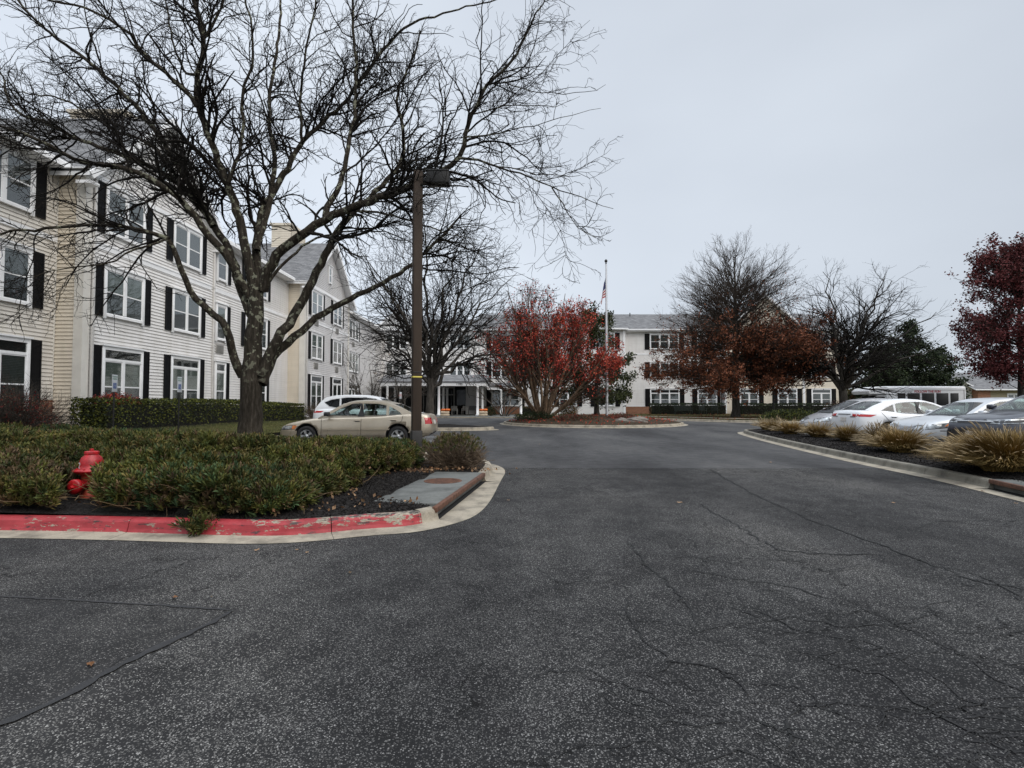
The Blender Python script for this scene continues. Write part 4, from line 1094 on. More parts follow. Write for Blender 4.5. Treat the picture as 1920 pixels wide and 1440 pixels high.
for sg in (-1, 1):
    xe = -12.2 + sg * 2.9
    slab_roof(rf, [(xe, YR - 0.9, EAVE - 0.1), (-12.2, YR - 0.9, EAVE + 2.3), (-12.2, YR + 6.5, EAVE + 2.3), (xe, YR + 6.5, EAVE - 0.1)])
fin(rf, 'roof', [M['shingles'], M['trim']], BE, BEo)
w = MB(); w.add([(-15.0, YR - 0.4, EAVE), (-9.4, YR - 0.4, EAVE), (-12.2, YR - 0.4, EAVE + 2.2)], [(0, 1, 2)])
for sg in (-1, 1): trim_bar(w, (-12.2 + sg * 2.9, YR - 0.92, EAVE - 0.2), (-12.2, YR - 0.92, EAVE + 2.2), 0.05, 0.2)
w.box(-9.3, -4.0, YR - 0.62, YR - 0.5, EAVE - 0.06, EAVE + 0.1)
fin(w, 'gutter', M['trim'], BE, BEo)
# canopy
w = MB()
w.prism([(50.0, 3.28), (50.0, 3.36), (53.5, 4.15), (57.9, 4.15), (57.9, 3.28)], -12.7, -2.35, 'x')
w.prism([(53.6, 2.98), (53.6, 3.06), (57.9, 3.5), (57.9, 2.98)], -2.30, 1.2, 'x')
cn = fin(w, 'canopy', M['shingles'], BE, BEo)
w = MB(); w.rbox(-12.5, -2.5, 50.12, 50.42, 2.92, 3.275, 0.01); w.box(-12.5, -12.2, 50.42, 57.9, 2.92, 3.275); w.box(-2.8, -2.5, 50.42, 57.9, 2.92, 3.275)
w.box(-2.49, 1.1, 53.7, 53.95, 2.66, 2.97); w.box(-12.2, -2.8, 50.42, 57.9, 3.2, 3.27)
w.v = [(v[0] - BEo.x, v[1] - BEo.y, v[2]) for v in w.v]; w.build('fascia', M['trim'], cn)
for (x, y, zt) in ((-11.75, 50.28, 2.92), (-6.9, 50.28, 2.92), (-6.9, 53.6, 2.92), (-3.25, 50.28, 2.92), (-3.0, 53.6, 2.92), (-11.75, 53.6, 2.92), (-1.1, 53.85, 2.66), (0.9, 53.85, 2.66), (-6.9, 56.8, 2.92), (-3.1, 56.8, 2.92)):
    c_ = MB(); c_.lathe([(0.0, 0.1), (0.19, 0.1), (0.19, 0.24), (0.14, 0.27), (0.125, 0.9), (0.11, zt - 0.14), (0.15, zt - 0.10), (0.16, zt - 0.002), (0, zt - 0.002)], 16)
    c_.v = [(v[0] + x - BEo.x, v[1] + y - BEo.y, v[2]) for v in c_.v]; c_.build('column', M['trim'], cn)

def text_mesh(name, txt, size, mat_, parent, loc, rot, extr=0.004, shear=0.0, bold=0.0, align='CENTER'):
    cu = bpy.data.curves.new(name, 'FONT'); cu.body = txt; cu.size = size; cu.extrude = extr; cu.align_x = align; cu.shear = shear; cu.offset = bold
    tmp = bpy.data.objects.new(name + '_t', cu); C.objects.link(tmp)
    dg = bpy.context.evaluated_depsgraph_get(); me = bpy.data.meshes.new_from_object(tmp.evaluated_get(dg))
    bpy.data.objects.remove(tmp, do_unlink=True); me.name = name
    me.materials.clear(); me.materials.append(mat_)
    o = link(name, me, parent); o.location = loc; o.rotation_euler = rot
    return o
text_mesh('street_number', '1780', 0.30, M['ink_black'], cn, (-4.95 - BEo.x, 50.112 - BEo.y, 2.985), (R(90), 0, 0), 0.006, 0, 0.004)

# ================= brick house far right
BH = tag(empty('brick_house', (70, 74, 0)), 'low beige house with brick corner and grey roof beyond the white bus', 'house')
o_ = Vector((70, 74, 0))
w = MB(); siding_wall(w, (66.0, 74), (92, 74), 0.0, 3.2); w.box(66, 92, 74.02, 84, 0, 3.2); fin(w, 'wall', M['house_beige'], BH, o_)
w = MB(); w.box(64.3, 66.05, 73.6, 84, 0, 3.2); fin(w, 'brick_wall', M['brick'], BH, o_)
w = MB(); w.box(60.0, 64.3, 74.6, 84, 0, 3.1); w.add([(58.6, 74.5, 3.1), (65.2, 74.5, 3.1), (61.9, 74.5, 4.7)], [(0, 1, 2)]); fin(w, 'garage_wall', M['siding_white'], BH, o_)
w = MB(); slab_roof(w, [(63.5, 73.0, 3.2), (93, 73.0, 3.2), (93, 79, 5.8), (63.5, 79, 5.8)]); slab_roof(w, [(65.4, 74.0, 3.0), (61.9, 74.0, 4.85), (61.9, 82, 4.85), (65.4, 82, 3.0)]); slab_roof(w, [(61.9, 74.0, 4.85), (58.4, 74.0, 3.0), (58.4, 82, 3.0), (61.9, 82, 4.85)]); fin(w, 'roof', [M['shingles'], M['trim']], BH, o_)
for x in (69.6, 76.5): put_window(BH, x, 73.98, 1.1, 0.0, 1.9, 1.5, 2, False, 1, 1.0)
# =================================================================== TREES
def np_tubes(P, Rr, n):
    """P (N,K,3) polylines, Rr (N,K) radii -> verts, quads"""
    N_, K, _ = P.shape
    T = np.empty_like(P); T[:, 1:-1] = P[:, 2:] - P[:, :-2]; T[:, 0] = P[:, 1] - P[:, 0]; T[:, -1] = P[:, -1] - P[:, -2]
    T /= np.linalg.norm(T, axis=2, keepdims=True) + 1e-9
    mt = T.mean(1); ref = np.where(np.abs(mt[:, 2:3]) < 0.8, np.array([[0, 0, 1.0]]), np.array([[1.0, 0, 0]]))
    U = np.cross(T, ref[:, None, :]); U /= np.linalg.norm(U, axis=2, keepdims=True) + 1e-9
    W = np.cross(T, U)
    a = np.arange(n) * 2 * np.pi / n
    V = P[:, :, None, :] + Rr[:, :, None, None] * (U[:, :, None, :] * np.cos(a)[None, None, :, None] + W[:, :, None, :] * np.sin(a)[None, None, :, None])
    V = V.reshape(-1, 3)
    base = (np.arange(N_) * K * n)[:, None, None] + (np.arange(K - 1) * n)[None, :, None]
    j = np.arange(n)[None, None, :]; j2 = (np.arange(n) + 1) % n
    F = np.stack([base + j, base + j2[None, None, :], base + n + j2[None, None, :], base + n + j], -1).reshape(-1, 4)
    return V, F

def join_np(parts):
    vs, fs, b = [], [], 0
    for v, f in parts:
        vs.append(v); fs.append(f + b); b += len(v)
    return np.concatenate(vs), np.concatenate(fs)

def grow(rg, starts, dirs, lens, K, jit, up=0.0, curl=None):
    """N branches grown step by step -> (N,K,3)"""
    N_ = len(starts); P = np.empty((N_, K, 3)); P[:, 0] = starts; d = dirs / (np.linalg.norm(dirs, axis=1, keepdims=True) + 1e-9)
    st = (lens / (K - 1))[:, None]
    for k in range(1, K):
        P[:, k] = P[:, k - 1] + d * st
        d = d + rg.normal(0, jit, d.shape); d[:, 2] += up
        if curl is not None: d = d + curl
        d /= np.linalg.norm(d, axis=1, keepdims=True) + 1e-9
    return P

def spawn(rg, P, Rr, per_m, ang, ratio, K, jit, up=0.0, t0=0.15, lenf=None, rratio=0.6, rmin=0.002, tipr=0.35, minlen=0.1, flat=0.0, outc=None, outw=0.0):
    """children along every polyline. ratio=(lo,hi) length as part of the parent's remaining reach"""
    N_, K0, _ = P.shape
    seg = np.linalg.norm(P[:, 1:] - P[:, :-1], axis=2); L = seg.sum(1)
    cnt = np.maximum(1, rg.poisson(L * per_m)) if per_m > 0 else np.zeros(N_, int)
    idx = np.repeat(np.arange(N_), cnt); t = rg.uniform(t0, 1.0, len(idx))
    s = t * (K0 - 1); i0 = np.minimum(s.astype(int), K0 - 2); f = (s - i0)[:, None]
    p = P[idx, i0] * (1 - f) + P[idx, i0 + 1] * f
    r = Rr[idx, i0] * (1 - f[:, 0]) + Rr[idx, i0 + 1] * f[:, 0]
    tan = P[idx, i0 + 1] - P[idx, i0]; tan /= np.linalg.norm(tan, axis=1, keepdims=True) + 1e-9
    rv = rg.normal(0, 1, tan.shape); rv[:, 2] *= (1 - flat)
    if outc is not None:
        o = p - outc; o /= np.linalg.norm(o, axis=1, keepdims=True) + 1e-9; rv = rv + o * outw
    side = rv - tan * (rv * tan).sum(1, keepdims=True); side /= np.linalg.norm(side, axis=1, keepdims=True) + 1e-9
    an = np.radians(rg.uniform(ang[0], ang[1], len(idx)))[:, None]
    d = tan * np.cos(an) + side * np.sin(an)
    ll = L[idx] * rg.uniform(ratio[0], ratio[1], len(idx)) * (1.15 - 0.75 * t)
    if lenf is not None: ll = np.clip(ll, lenf[0], lenf[1])
    ok = ll > minlen
    p, d, ll, r = p[ok], d[ok], ll[ok], r[ok]
    C_ = grow(rg, p, d, ll, K, jit, up)
    r0 = np.maximum(np.minimum(r * rratio, ll * 0.022 + 0.001), rmin)
    taper = np.linspace(1, tipr, K)[None, :]
    return C_, r0[:, None] * taper

def resample3(pts, rad, step, rg=None, jit=0.0):
    pts = np.array([tuple(p) for p in pts], float); rad = np.array(rad, float)
    # centripetal-free smoothing: two Chaikin passes
    for _ in range(2):
        q = [pts[0]]; rr = [rad[0]]
        for i in range(len(pts) - 1):
            q += [pts[i] * 0.75 + pts[i + 1] * 0.25, pts[i] * 0.25 + pts[i + 1] * 0.75]; rr += [rad[i] * 0.75 + rad[i + 1] * 0.25, rad[i] * 0.25 + rad[i + 1] * 0.75]
        q.append(pts[-1]); rr.append(rad[-1]); pts = np.array(q); rad = np.array(rr)
    s = np.r_[0, np.cumsum(np.linalg.norm(np.diff(pts, axis=0), axis=1))]; n = max(3, int(s[-1] / step) + 1)
    t = np.linspace(0, s[-1], n); P = np.stack([np.interp(t, s, pts[:, k]) for k in range(3)], 1); r = np.interp(t, s, rad)
    if rg is not None and jit: P[1:] += rg.normal(0, jit, P[1:].shape)
    return P, r

def chop(P, r, K=6):
    """long polyline -> overlapping pieces of K points so that they can be handled in one array"""
    out, ro = [], []
    i = 0
    while i < len(P) - 1:
        a = P[i:i + K]; b = r[i:i + K]
        if len(a) < K:
            t = np.linspace(0, len(a) - 1, K); a = np.stack([np.interp(t, np.arange(len(a)), a[:, k]) for k in range(3)], 1); b = np.interp(t, np.arange(len(b)), b)
        out.append(a); ro.append(b); i += K - 1
    return np.array(out), np.array(ro)

def leaf_cards(rg, pts, size, spread=0.05, per=1, droop=0.3, fold=True):
    """leaf = two triangles folded along the midrib (4 verts quad bent)"""
    c = np.repeat(pts, per, 0); n = len(c); c = c + rg.normal(0, spread, c.shape)
    a = rg.normal(0, 1, (n, 3)); a[:, 2] -= droop; a /= np.linalg.norm(a, axis=1, keepdims=True)
    b = np.cross(a, rg.normal(0, 1, (n, 3))); b /= np.linalg.norm(b, axis=1, keepdims=True)
    nn = np.cross(a, b)
    L = rg.uniform(size[0], size[1], (n, 1)); Wd = L * rg.uniform(0.28, 0.42, (n, 1))
    v = np.stack([c, c + a * L * 0.5 + b * Wd + nn * L * 0.08, c + a * L, c + a * L * 0.5 - b * Wd + nn * L * 0.08], 1).reshape(-1, 3)
    f = np.arange(n * 4).reshape(n, 4)
    return v, f

def rot_instances(rg, base_v, base_f, pos, dirs, scale):
    """copy a small shape to many places, its +z turned to dirs"""
    n = len(pos); d = dirs / (np.linalg.norm(dirs, axis=1, keepdims=True) + 1e-9)
    rv = rg.normal(0, 1, d.shape); u = np.cross(d, rv); u /= np.linalg.norm(u, axis=1, keepdims=True) + 1e-9; w_ = np.cross(d, u)
    V = base_v[None, :, 0:1] * u[:, None, :] + base_v[None, :, 1:2] * w_[:, None, :] + base_v[None, :, 2:3] * d[:, None, :]
    V = V * scale[:, None, None] + pos[:, None, :]
    F = base_f[None] + (np.arange(n) * len(base_v))[:, None, None]
    return V.reshape(-1, 3), F.reshape(-1, base_f.shape[1])

def tree_obj(name, label, cat, loc, trunk, branch, foliage=None, tm='bark_grey', bm_='twig', group=None, extra=None):
    """trunk/branch/foliage = (verts, faces) in world space"""
    loc = Vector(loc); root = tag(empty(name, loc), label, cat, group)
    off = np.array(loc)
    link('trunk', np_mesh('trunk', trunk[0] - off, trunk[1], M[tm], smooth=True), root)
    link('branches', np_mesh('branches', branch[0] - off, branch[1], M[bm_], smooth=True), root)
    if foliage:
        for nm, (v, f), mt in foliage: link(nm, np_mesh(nm, v - off, f, M[mt]), root)
    return root

# ---------- the big locust in the bed, limbs measured from the photograph
rg = np.random.default_rng(7)
TY = 12.0
S_ = FPX / TY
def PX(pts, y0, y1):
    n = len(pts); out = []
    for i, (x, y) in enumerate(pts):
        out.append(np.array(P3(x, y, TY + y0 + (y1 - y0) * i / max(1, n - 1))))
    return out
base = G(468, 855, 0.2)
zb = lh(-5.9, TY) - 0.1
trunk_px = [(470, 838), (470, 800), (471, 760), (472, 720), (473, 690), (476, 640), (479, 600), (481, 560), (483, 520)]
limbs = [
 # (pixels, depth start, depth end, r0, r1)
 (trunk_px, 0, 0, 0.27, 0.145),
 ([(455, 705), (447, 690), (431, 655), (431, 618), (404, 588), (361, 560), (346, 517), (331, 484), (318, 445), (262, 426), (160, 421), (87, 429), (0, 436), (-90, 470)], 0, -1.6, 0.125, 0.02),
 ([(490, 720), (503, 690), (521, 657), (560, 627), (583, 603), (650, 563), (697, 543), (777, 493), (800, 470), (847, 427), (862, 405)], 0, 1.6, 0.15, 0.03),
 ([(488, 705), (513, 650), (553, 590), (583, 533), (603, 493), (633, 433), (657, 400), (690, 375), (735, 330), (757, 300), (757, 225), (735, 190), (770, 120), (790, 60)], 0, 1.2, 0.15, 0.025),
 ([(492, 545), (503, 500), (527, 467), (567, 440), (610, 407), (657, 393), (703, 374), (753, 358), (803, 337), (840, 317), (866, 293), (873, 247), (887, 210), (913, 160), (947, 130), (977, 90), (993, 47), (1010, 17), (1040, -30)], 0, -1.2, 0.145, 0.012),
 ([(860, 296), (897, 301), (937, 313), (1007, 337), (1040, 355), (1097, 370), (1150, 391)], -0.8, -1.3, 0.035, 0.006),
 ([(1035, 352), (1060, 387), (1077, 423), (1118, 447)], -1.0, -1.4, 0.018, 0.005),
 ([(937, 313), (985, 320), (1040, 332), (1090, 330)], -0.9, -1.6, 0.016, 0.005),
 ([(872, 257), (907, 257), (957, 243), (1003, 235), (1070, 217), (1124, 203)], -0.8, -0.3, 0.022, 0.005),
 ([(944, 153), (1000, 175), (1050, 177), (1120, 172), (1137, 158)], -0.95, -1.6, 0.014, 0.004),
 ([(888, 214), (940, 200), (1000, 195), (1050, 202), (1088, 178)], -0.9, -0.2, 0.018, 0.004),
 ([(610, 407), (620, 375), (640, 340), (648, 300), (655, 260), (668, 200), (668, 143), (663, 67), (660, 0), (655, -80)], -0.2, 0.8, 0.085, 0.03),
 ([(483, 545), (483, 500), (482, 440), (492, 393), (513, 360), (537, 320), (555, 280), (600, 233), (645, 195), (707, 105), (773, 37), (827, 28), (933, -3)], 0, 1.8, 0.13, 0.02),
 ([(476, 560), (468, 493), (452, 430), (435, 365), (415, 320), (403, 280), (367, 197), (370, 133), (387, 67), (363, 0), (350, -70)], 0, -0.6, 0.135, 0.045),
 ([(472, 590), (458, 560), (447, 530), (436, 480), (403, 420), (370, 380), (345, 350), (300, 322), (233, 291), (160, 268), (100, 235), (33, 215), (10, 180), (13, 150), (-20, 110)], 0, 1.4, 0.135, 0.02),
 ([(470, 560), (440, 500), (400, 452), (350, 383), (300, 342), (247, 316), (150, 305), (100, 277), (33, 243), (-60, 222)], 0, -1.8, 0.12, 0.025),
 ([(400, 425), (367, 367), (327, 300), (273, 217), (207, 150), (167, 117), (117, 77), (67, 40), (30, -5)], 0.3, 0.6, 0.09, 0.03),
 ([(369, 200), (350, 165), (300, 133), (260, 87), (233, 57), (183, 20), (100, 0), (20, -20)], -0.5, -1.4, 0.06, 0.02),
 ([(556, 282), (566, 267), (563, 200), (567, 140), (577, 83), (593, 0), (600, -60)], 0.9, 0.2, 0.05, 0.02),
 ([(428, 345), (450, 277), (460, 233), (447, 183), (473, 133), (477, 73), (460, 10), (455, -60)], -0.4, -1.5, 0.05, 0.02),
 ([(369, 140), (347, 143), (320, 67), (310, -10)], -0.5, 0.3, 0.04, 0.02),
 ([(387, 67), (413, 22), (430, -50)], -0.5, -0.9, 0.04, 0.02),
 ([(482, 470), (505, 380), (520, 300), (500, 220), (515, 120), (530, 30), (520, -50)], 0.0, 2.6, 0.09, 0.03),
 ([(345, 350), (290, 270), (200, 240), (120, 180), (40, 175), (-60, 150)], 0.9, 2.6, 0.05, 0.015),
 ([(318, 445), (250, 470), (190, 500), (130, 500), (60, 520)], -1.0, -2.2, 0.03, 0.008),
 ([(657, 393), (720, 400), (800, 425), (840, 440), (900, 450)], -0.3, -1.4, 0.035, 0.007),
 ([(480, 560), (540, 480), (600, 440), (700, 430), (760, 410)], 0.2, 2.4, 0.05, 0.015),
]
limb_lines = []
for (pts, y0, y1, r0, r1) in limbs:
    pp_ = PX(pts, y0, y1)
    k = len(pp_); r0, r1 = (r0, r1) if pts is trunk_px else (r0 * 0.86, r1 * 0.8); rr = [r0 + (r1 - r0) * (i / (k - 1)) ** 0.8 for i in range(k)]
    P_, r_ = resample3(pp_, rr, 0.22, rg, 0.016)
    limb_lines.append((P_, r_))
# root flare on the trunk
P0, r0_ = limb_lines[0]; P0[0, 2] = zb - 0.2
r0_ = r0_ + 0.10 * np.exp(-(P0[:, 2] - zb) / 0.25)
tp = [np_tubes(P0[None], r0_[None], 16)]
for P_, r_ in limb_lines[1:]:
    tp.append(np_tubes(P_[None], r_[None], 9))
trunkV = join_np(tp)
# bark ridges
ang_ = np.arctan2(trunkV[0][:, 1] - TY, trunkV[0][:, 0] + 5.85)
pcs = [chop(P_, r_, 6) for P_, r_ in limb_lines[1:]]
LP = np.concatenate([a for a, b in pcs]); LR = np.concatenate([b for a, b in pcs])
crownc = np.array([-5.6, 12.0, 5.5])
hi = LP[:, :, 2].mean(1) > 2.9
LP, LR = LP[hi], LR[hi]
ax_ = np.linalg.norm(LP.mean(1) - np.array([-5.8, TY, 3.6]), axis=1); far_ = rg.uniform(0, 1, len(LP)) < np.clip((ax_ - 1.3) / 2.8, 0.05, 1)
LP, LR = LP[far_], LR[far_]
b1, r1 = spawn(rg, LP, LR, 5.6, (25, 65), (0.9, 2.4), 12, 0.16, 0.008, 0.0, (0.7, 2.8), 0.5, 0.008, 0.35, outc=crownc, outw=0.8)
lim = 10.9
# limb ends on the road side stay sparse: shorter shoots near the crown's edge
sx = b1[:, -1, 0] / b1[:, -1, 1]; m_ = (b1[:, 0, 2] < lim) & (sx < rg.normal(0.125, 0.030, len(b1)) + 0.05 * (b1[:, 0, 2] < 6)); b1, r1 = b1[m_], r1[m_]
# shoots do not crowd one another: at most a few start in any half metre of crown
vx = np.floor(b1[:, 3] / 0.5).astype(int); seen_, kp_ = {}, []
for i_, q_ in enumerate(map(tuple, vx)):
    seen_[q_] = seen_.get(q_, 0) + 1; kp_.append(seen_[q_] <= 3)
kp_ = np.array(kp_); b1, r1 = b1[kp_], r1[kp_]
b2, r2 = spawn(rg, b1, r1, 4.8, (25, 60), (0.35, 0.75), 8, 0.26, 0.01, 0.08, (0.25, 1.25), 0.6, 0.0054, 0.55, outc=crownc, outw=0.5)
b3, r3 = spawn(rg, b2, r2, 4.6, (30, 65), (0.3, 0.6), 5, 0.30, 0.01, 0.1, (0.12, 0.5), 0.7, 0.0040, 0.7)
def capz(a, b): m = a[:, 0, 2] < lim; return a[m], b[m]
b2, r2 = capz(b2, r2); b3, r3 = capz(b3, r3)
branchV = join_np([np_tubes(b1, r1, 6), np_tubes(b2, r2, 4), np_tubes(b3, r3, 3)])
print('big tree', len(b1), len(b2), len(b3))
tree_obj('locust_tree', 'largest bare tree, thick trunk with lichened limbs standing in the juniper bed', 'tree', (-5.87, TY, zb), trunkV, branchV, None, 'bark_locust', 'twig')

# ---------- generic grown trees
def decurrent(seed, x, y, z, H, spread, tr, nl=9, fork=2.3, up=0.02, dens=1.0, droop=0.0, zig=0.14, wc=0.45):
    """short trunk, big limbs that keep forking until they fill a rounded crown"""
    rg = np.random.default_rng(seed)
    top = np.array([x + rg.normal(0, .12), y, z + fork])
    tP, tR = resample3([(x, y, z - 0.3), (x, y, z + fork * 0.5), tuple(top)], [tr * 1.2, tr, tr * 0.85], 0.3, rg, 0.01)
    tR = tR + tr * 0.35 * np.exp(-(tP[:, 2] - z) / 0.25)
    parts = [np_tubes(tP[None], tR[None], 12)]
    cen = np.array([x, y, z + H * wc]); rad = np.array([spread, spread, H * (1 - wc)])
    # targets on the crown surface
    k = np.arange(nl); az = k * 2.39996 + rg.uniform(-.25, .25, nl); sz = np.clip(-0.25 + 1.2 * (k + 0.5) / nl + rg.normal(0, .05, nl), -0.4, 0.97)
    tg = cen + rad * np.stack([np.cos(az) * np.sqrt(1 - sz ** 2), np.sin(az) * np.sqrt(1 - sz ** 2), sz], 1) * rg.uniform(0.82, 0.98, (nl, 1))
    st = np.stack([np.full(nl, top[0]), np.full(nl, top[1]), z + fork * rg.uniform(0.78, 1.0, nl)], 1)
    K = 12; t = np.linspace(0, 1, K)[None, :, None]
    mid = st + (tg - st) * 0.45 + np.stack([(tg - st)[:, 0] * -0.06, (tg - st)[:, 1] * -0.06, np.linalg.norm(tg - st, axis=1) * 0.10], 1)
    l0 = (1 - t) ** 2 * st[:, None] + 2 * t * (1 - t) * mid[:, None] + t ** 2 * tg[:, None]
    l0[:, 1:] += rg.normal(0, 0.10 * zig / 0.14, l0[:, 1:].shape)
    r0 = (tr * rg.uniform(0.38, 0.58, nl))[:, None] * np.linspace(1, 0.12, K)[None]
    parts.append(np_tubes(l0, r0, 8))
    c = cen - np.array([0, 0, H * 0.2])
    def inside_(q, r_, m=1.07):
        e = (((q[:, -1] - cen) / rad) ** 2).sum(1); ok = (e < m ** 2) & (q[:, -1, 2] > z + 1.2); return q[ok], r_[ok]
    a, ra = inside_(*spawn(rg, l0, r0, 2.0 * dens, (28, 58), (0.35, 0.65), 10, zig, 0.0, 0.12, (0.9, 4.2), 0.55, 0.014, 0.3, outc=c, outw=0.8))
    b, rb_ = inside_(*spawn(rg, a, ra, 2.6 * dens, (28, 60), (0.4, 0.75), 8, zig * 1.15, -droop, 0.05, (0.5, 2.1), 0.6, 0.0085, 0.5, outc=c, outw=0.6), 1.1)
    e, re_ = inside_(*spawn(rg, b, rb_, 3.2 * dens, (28, 60), (0.4, 0.7), 6, zig * 1.15, -droop, 0.05, (0.3, 1.1), 0.7, 0.0062, 0.65, outc=c, outw=0.4), 1.16)
    return join_np(parts), join_np([np_tubes(a, ra, 5), np_tubes(b, rb_, 4), np_tubes(e, re_, 3)]), (a, b, e)

t, b, _ = decurrent(21, -4.3, 28.0, 0.25, 12.0, 5.6, 0.21, 16, 2.4, dens=0.82, droop=0.008)
tree_obj('locust_tree', 'bare fine-twigged tree on the small mulch island behind the light pole', 'tree', (-4.3, 28.0, 0.25), t, b, None, 'bark_grey', 'twig')
t, b, _ = decurrent(35, 24.9, 40.0, 0.05, 12.4, 6.6, 0.30, 14, 2.6, dens=0.68, zig=0.16, wc=0.5)
tree_obj('locust_tree', 'bare dark spreading tree standing between the brown oak and the white bus', 'tree', (24.9, 40, 0.05), t, b, None, 'bark_grey', 'twig')

def excurrent(seed, x, y, z, H, prof, tr, clear=2.2, nb=70, dens=1.0, angs=(18, 60), up=0.05):
    """central leader with side limbs; prof(t)=crown radius at relative height"""
    rg = np.random.default_rng(seed)
    tP, tR = resample3([(x, y, z - 0.3), (x, y, z + H * .3), (x + .1, y, z + H * .65), (x, y, z + H * .97)], [tr * 1.2, tr * .85, tr * .4, 0.02], 0.5, rg, 0.02)
    tR = tR + tr * 0.35 * np.exp(-(tP[:, 2] - z) / 0.3)
    tt = np.sort(rg.uniform(0, 1, nb)) ** 0.9; hz = clear + (H * 0.93 - clear) * tt
    az = rg.uniform(0, 2 * np.pi, nb); el = np.radians(angs[0] + (angs[1] - angs[0]) * tt + rg.normal(0, 5, nb))
    px_ = np.interp(z + hz, tP[:, 2], tP[:, 0]); st = np.stack([px_, np.full(nb, y), z + hz], 1)
    d = np.stack([np.cos(az) * np.cos(el), np.sin(az) * np.cos(el), np.sin(el)], 1)
    ln = np.array([prof(q) for q in tt]) * rg.uniform(0.85, 1.08, nb) / np.maximum(0.5, np.cos(el))
    l0 = grow(rg, st, d, ln, 10, 0.06, up * 0.4); r0 = np.clip(ln * 0.013, 0.015, tr * .45)[:, None] * np.linspace(1, .18, 10)[None]
    c = np.array([x, y, z + H * 0.3])
    a, ra = spawn(rg, l0, r0, 2.4 * dens, (25, 50), (0.24, 0.48), 7, 0.10, 0.03, 0.15, (0.4, 2.4), 0.55, 0.010, 0.4, outc=c, outw=0.6)
    b, rb_ = spawn(rg, a, ra, 3.6 * dens, (25, 50), (0.35, 0.6), 5, 0.12, 0.03, 0.1, (0.25, 1.0), 0.7, 0.0065, 0.7)
    return join_np([np_tubes(tP[None], tR[None], 12), np_tubes(l0, r0, 6)]), join_np([np_tubes(a, ra, 4), np_tubes(b, rb_, 3)]), (l0, a, b)

# oak: bare above, brown leaves kept on the lower skirt
OX, OY = 18.7, 44.6
rg = np.random.default_rng(46)
def oakR(z): return np.interp(z, [2.5, 4, 5.5, 7.5, 9.5, 11.5, 13.5, 15.0, 15.8], [6.2, 7.6, 7.7, 7.0, 6.0, 5.2, 4.1, 2.6, 0.9])
oz = 0.16; tP, tR = resample3([(OX, OY, oz - .3), (OX, OY, 5), (OX + .15, OY, 10), (OX, OY, 13.6)], [0.32, 0.25, 0.12, 0.02], 0.5, rg, 0.02)
tR = tR + 0.12 * np.exp(-(tP[:, 2] - oz) / 0.3)
nb = 165; zt = 2.9 + 12.7 * rg.uniform(0, 1, nb) ** 0.85; z0 = 2.7 + (zt - 2.9) * rg.uniform(0.58, 0.84, nb); az = np.arange(nb) * 2.39996 + rg.uniform(-.3, .3, nb)
rr_ = oakR(zt) * rg.uniform(0.80, 1.0, nb) ; st = np.stack([np.full(nb, OX), np.full(nb, OY), z0], 1); tg = np.stack([OX + rr_ * np.cos(az), OY + rr_ * np.sin(az), zt], 1)
t_ = np.linspace(0, 1, 11)[None, :, None]; md_ = (st + tg) / 2 + np.array([0, 0, 1.0]) * (-0.05 * rr_ + 0.02)[:, None]
l0 = (1 - t_) ** 2 * st[:, None] + 2 * t_ * (1 - t_) * md_[:, None] + t_ ** 2 * tg[:, None]; l0[:, 1:] += rg.normal(0, 0.06, l0[:, 1:].shape)
ln_ = np.linalg.norm(tg - st, axis=1); r0 = np.clip(ln_ * 0.0095, 0.015, 0.1)[:, None] * np.linspace(1, .16, 11)[None]
oc = np.array([OX, OY, 3.0])
a, ra = spawn(rg, l0, r0, 2.9, (20, 48), (0.25, 0.5), 7, 0.09, 0.02, 0.12, (0.4, 2.4), 0.5, 0.0085, 0.4, outc=oc, outw=0.8)
e, re_ = spawn(rg, a, ra, 3.4, (20, 48), (0.35, 0.6), 5, 0.11, 0.02, 0.1, (0.25, 1.0), 0.7, 0.006, 0.7, outc=oc, outw=0.5)
t = join_np([np_tubes(tP[None], tR[None], 12), np_tubes(l0, r0, 6)]); b = join_np([np_tubes(a, ra, 4), np_tubes(e, re_, 3)])
rg = np.random.default_rng(5)
pts = np.concatenate([e.reshape(-1, 3), a[:, 3:].reshape(-1, 3)])
rr_ = np.hypot(pts[:, 0] - OX, pts[:, 1] - OY)
lfp = 1 / (1 + np.exp((pts[:, 2] - (6.6 + 0.22 * (pts[:, 0] - OX) + 0.8 * fnoise(pts[:, 0], pts[:, 1] + pts[:, 2], 0.9, 7))) / 0.75))
keep = rg.uniform(0, 1, len(pts)) < lfp * 0.42 * (0.35 + 0.65 * (fnoise(pts[:, 0], pts[:, 2] + pts[:, 1], 2.6, 8) > -0.25))
lf = leaf_cards(rg, pts[keep], (0.11, 0.19), 0.11, 4)
tree_obj('oak_tree', 'tall oak, bare on top with rust brown leaves below, before the right wing', 'tree', (OX, OY, 0.16), t, b, [('leaves', lf, 'oak_leaf')], 'bark_grey', 'twig_brown')

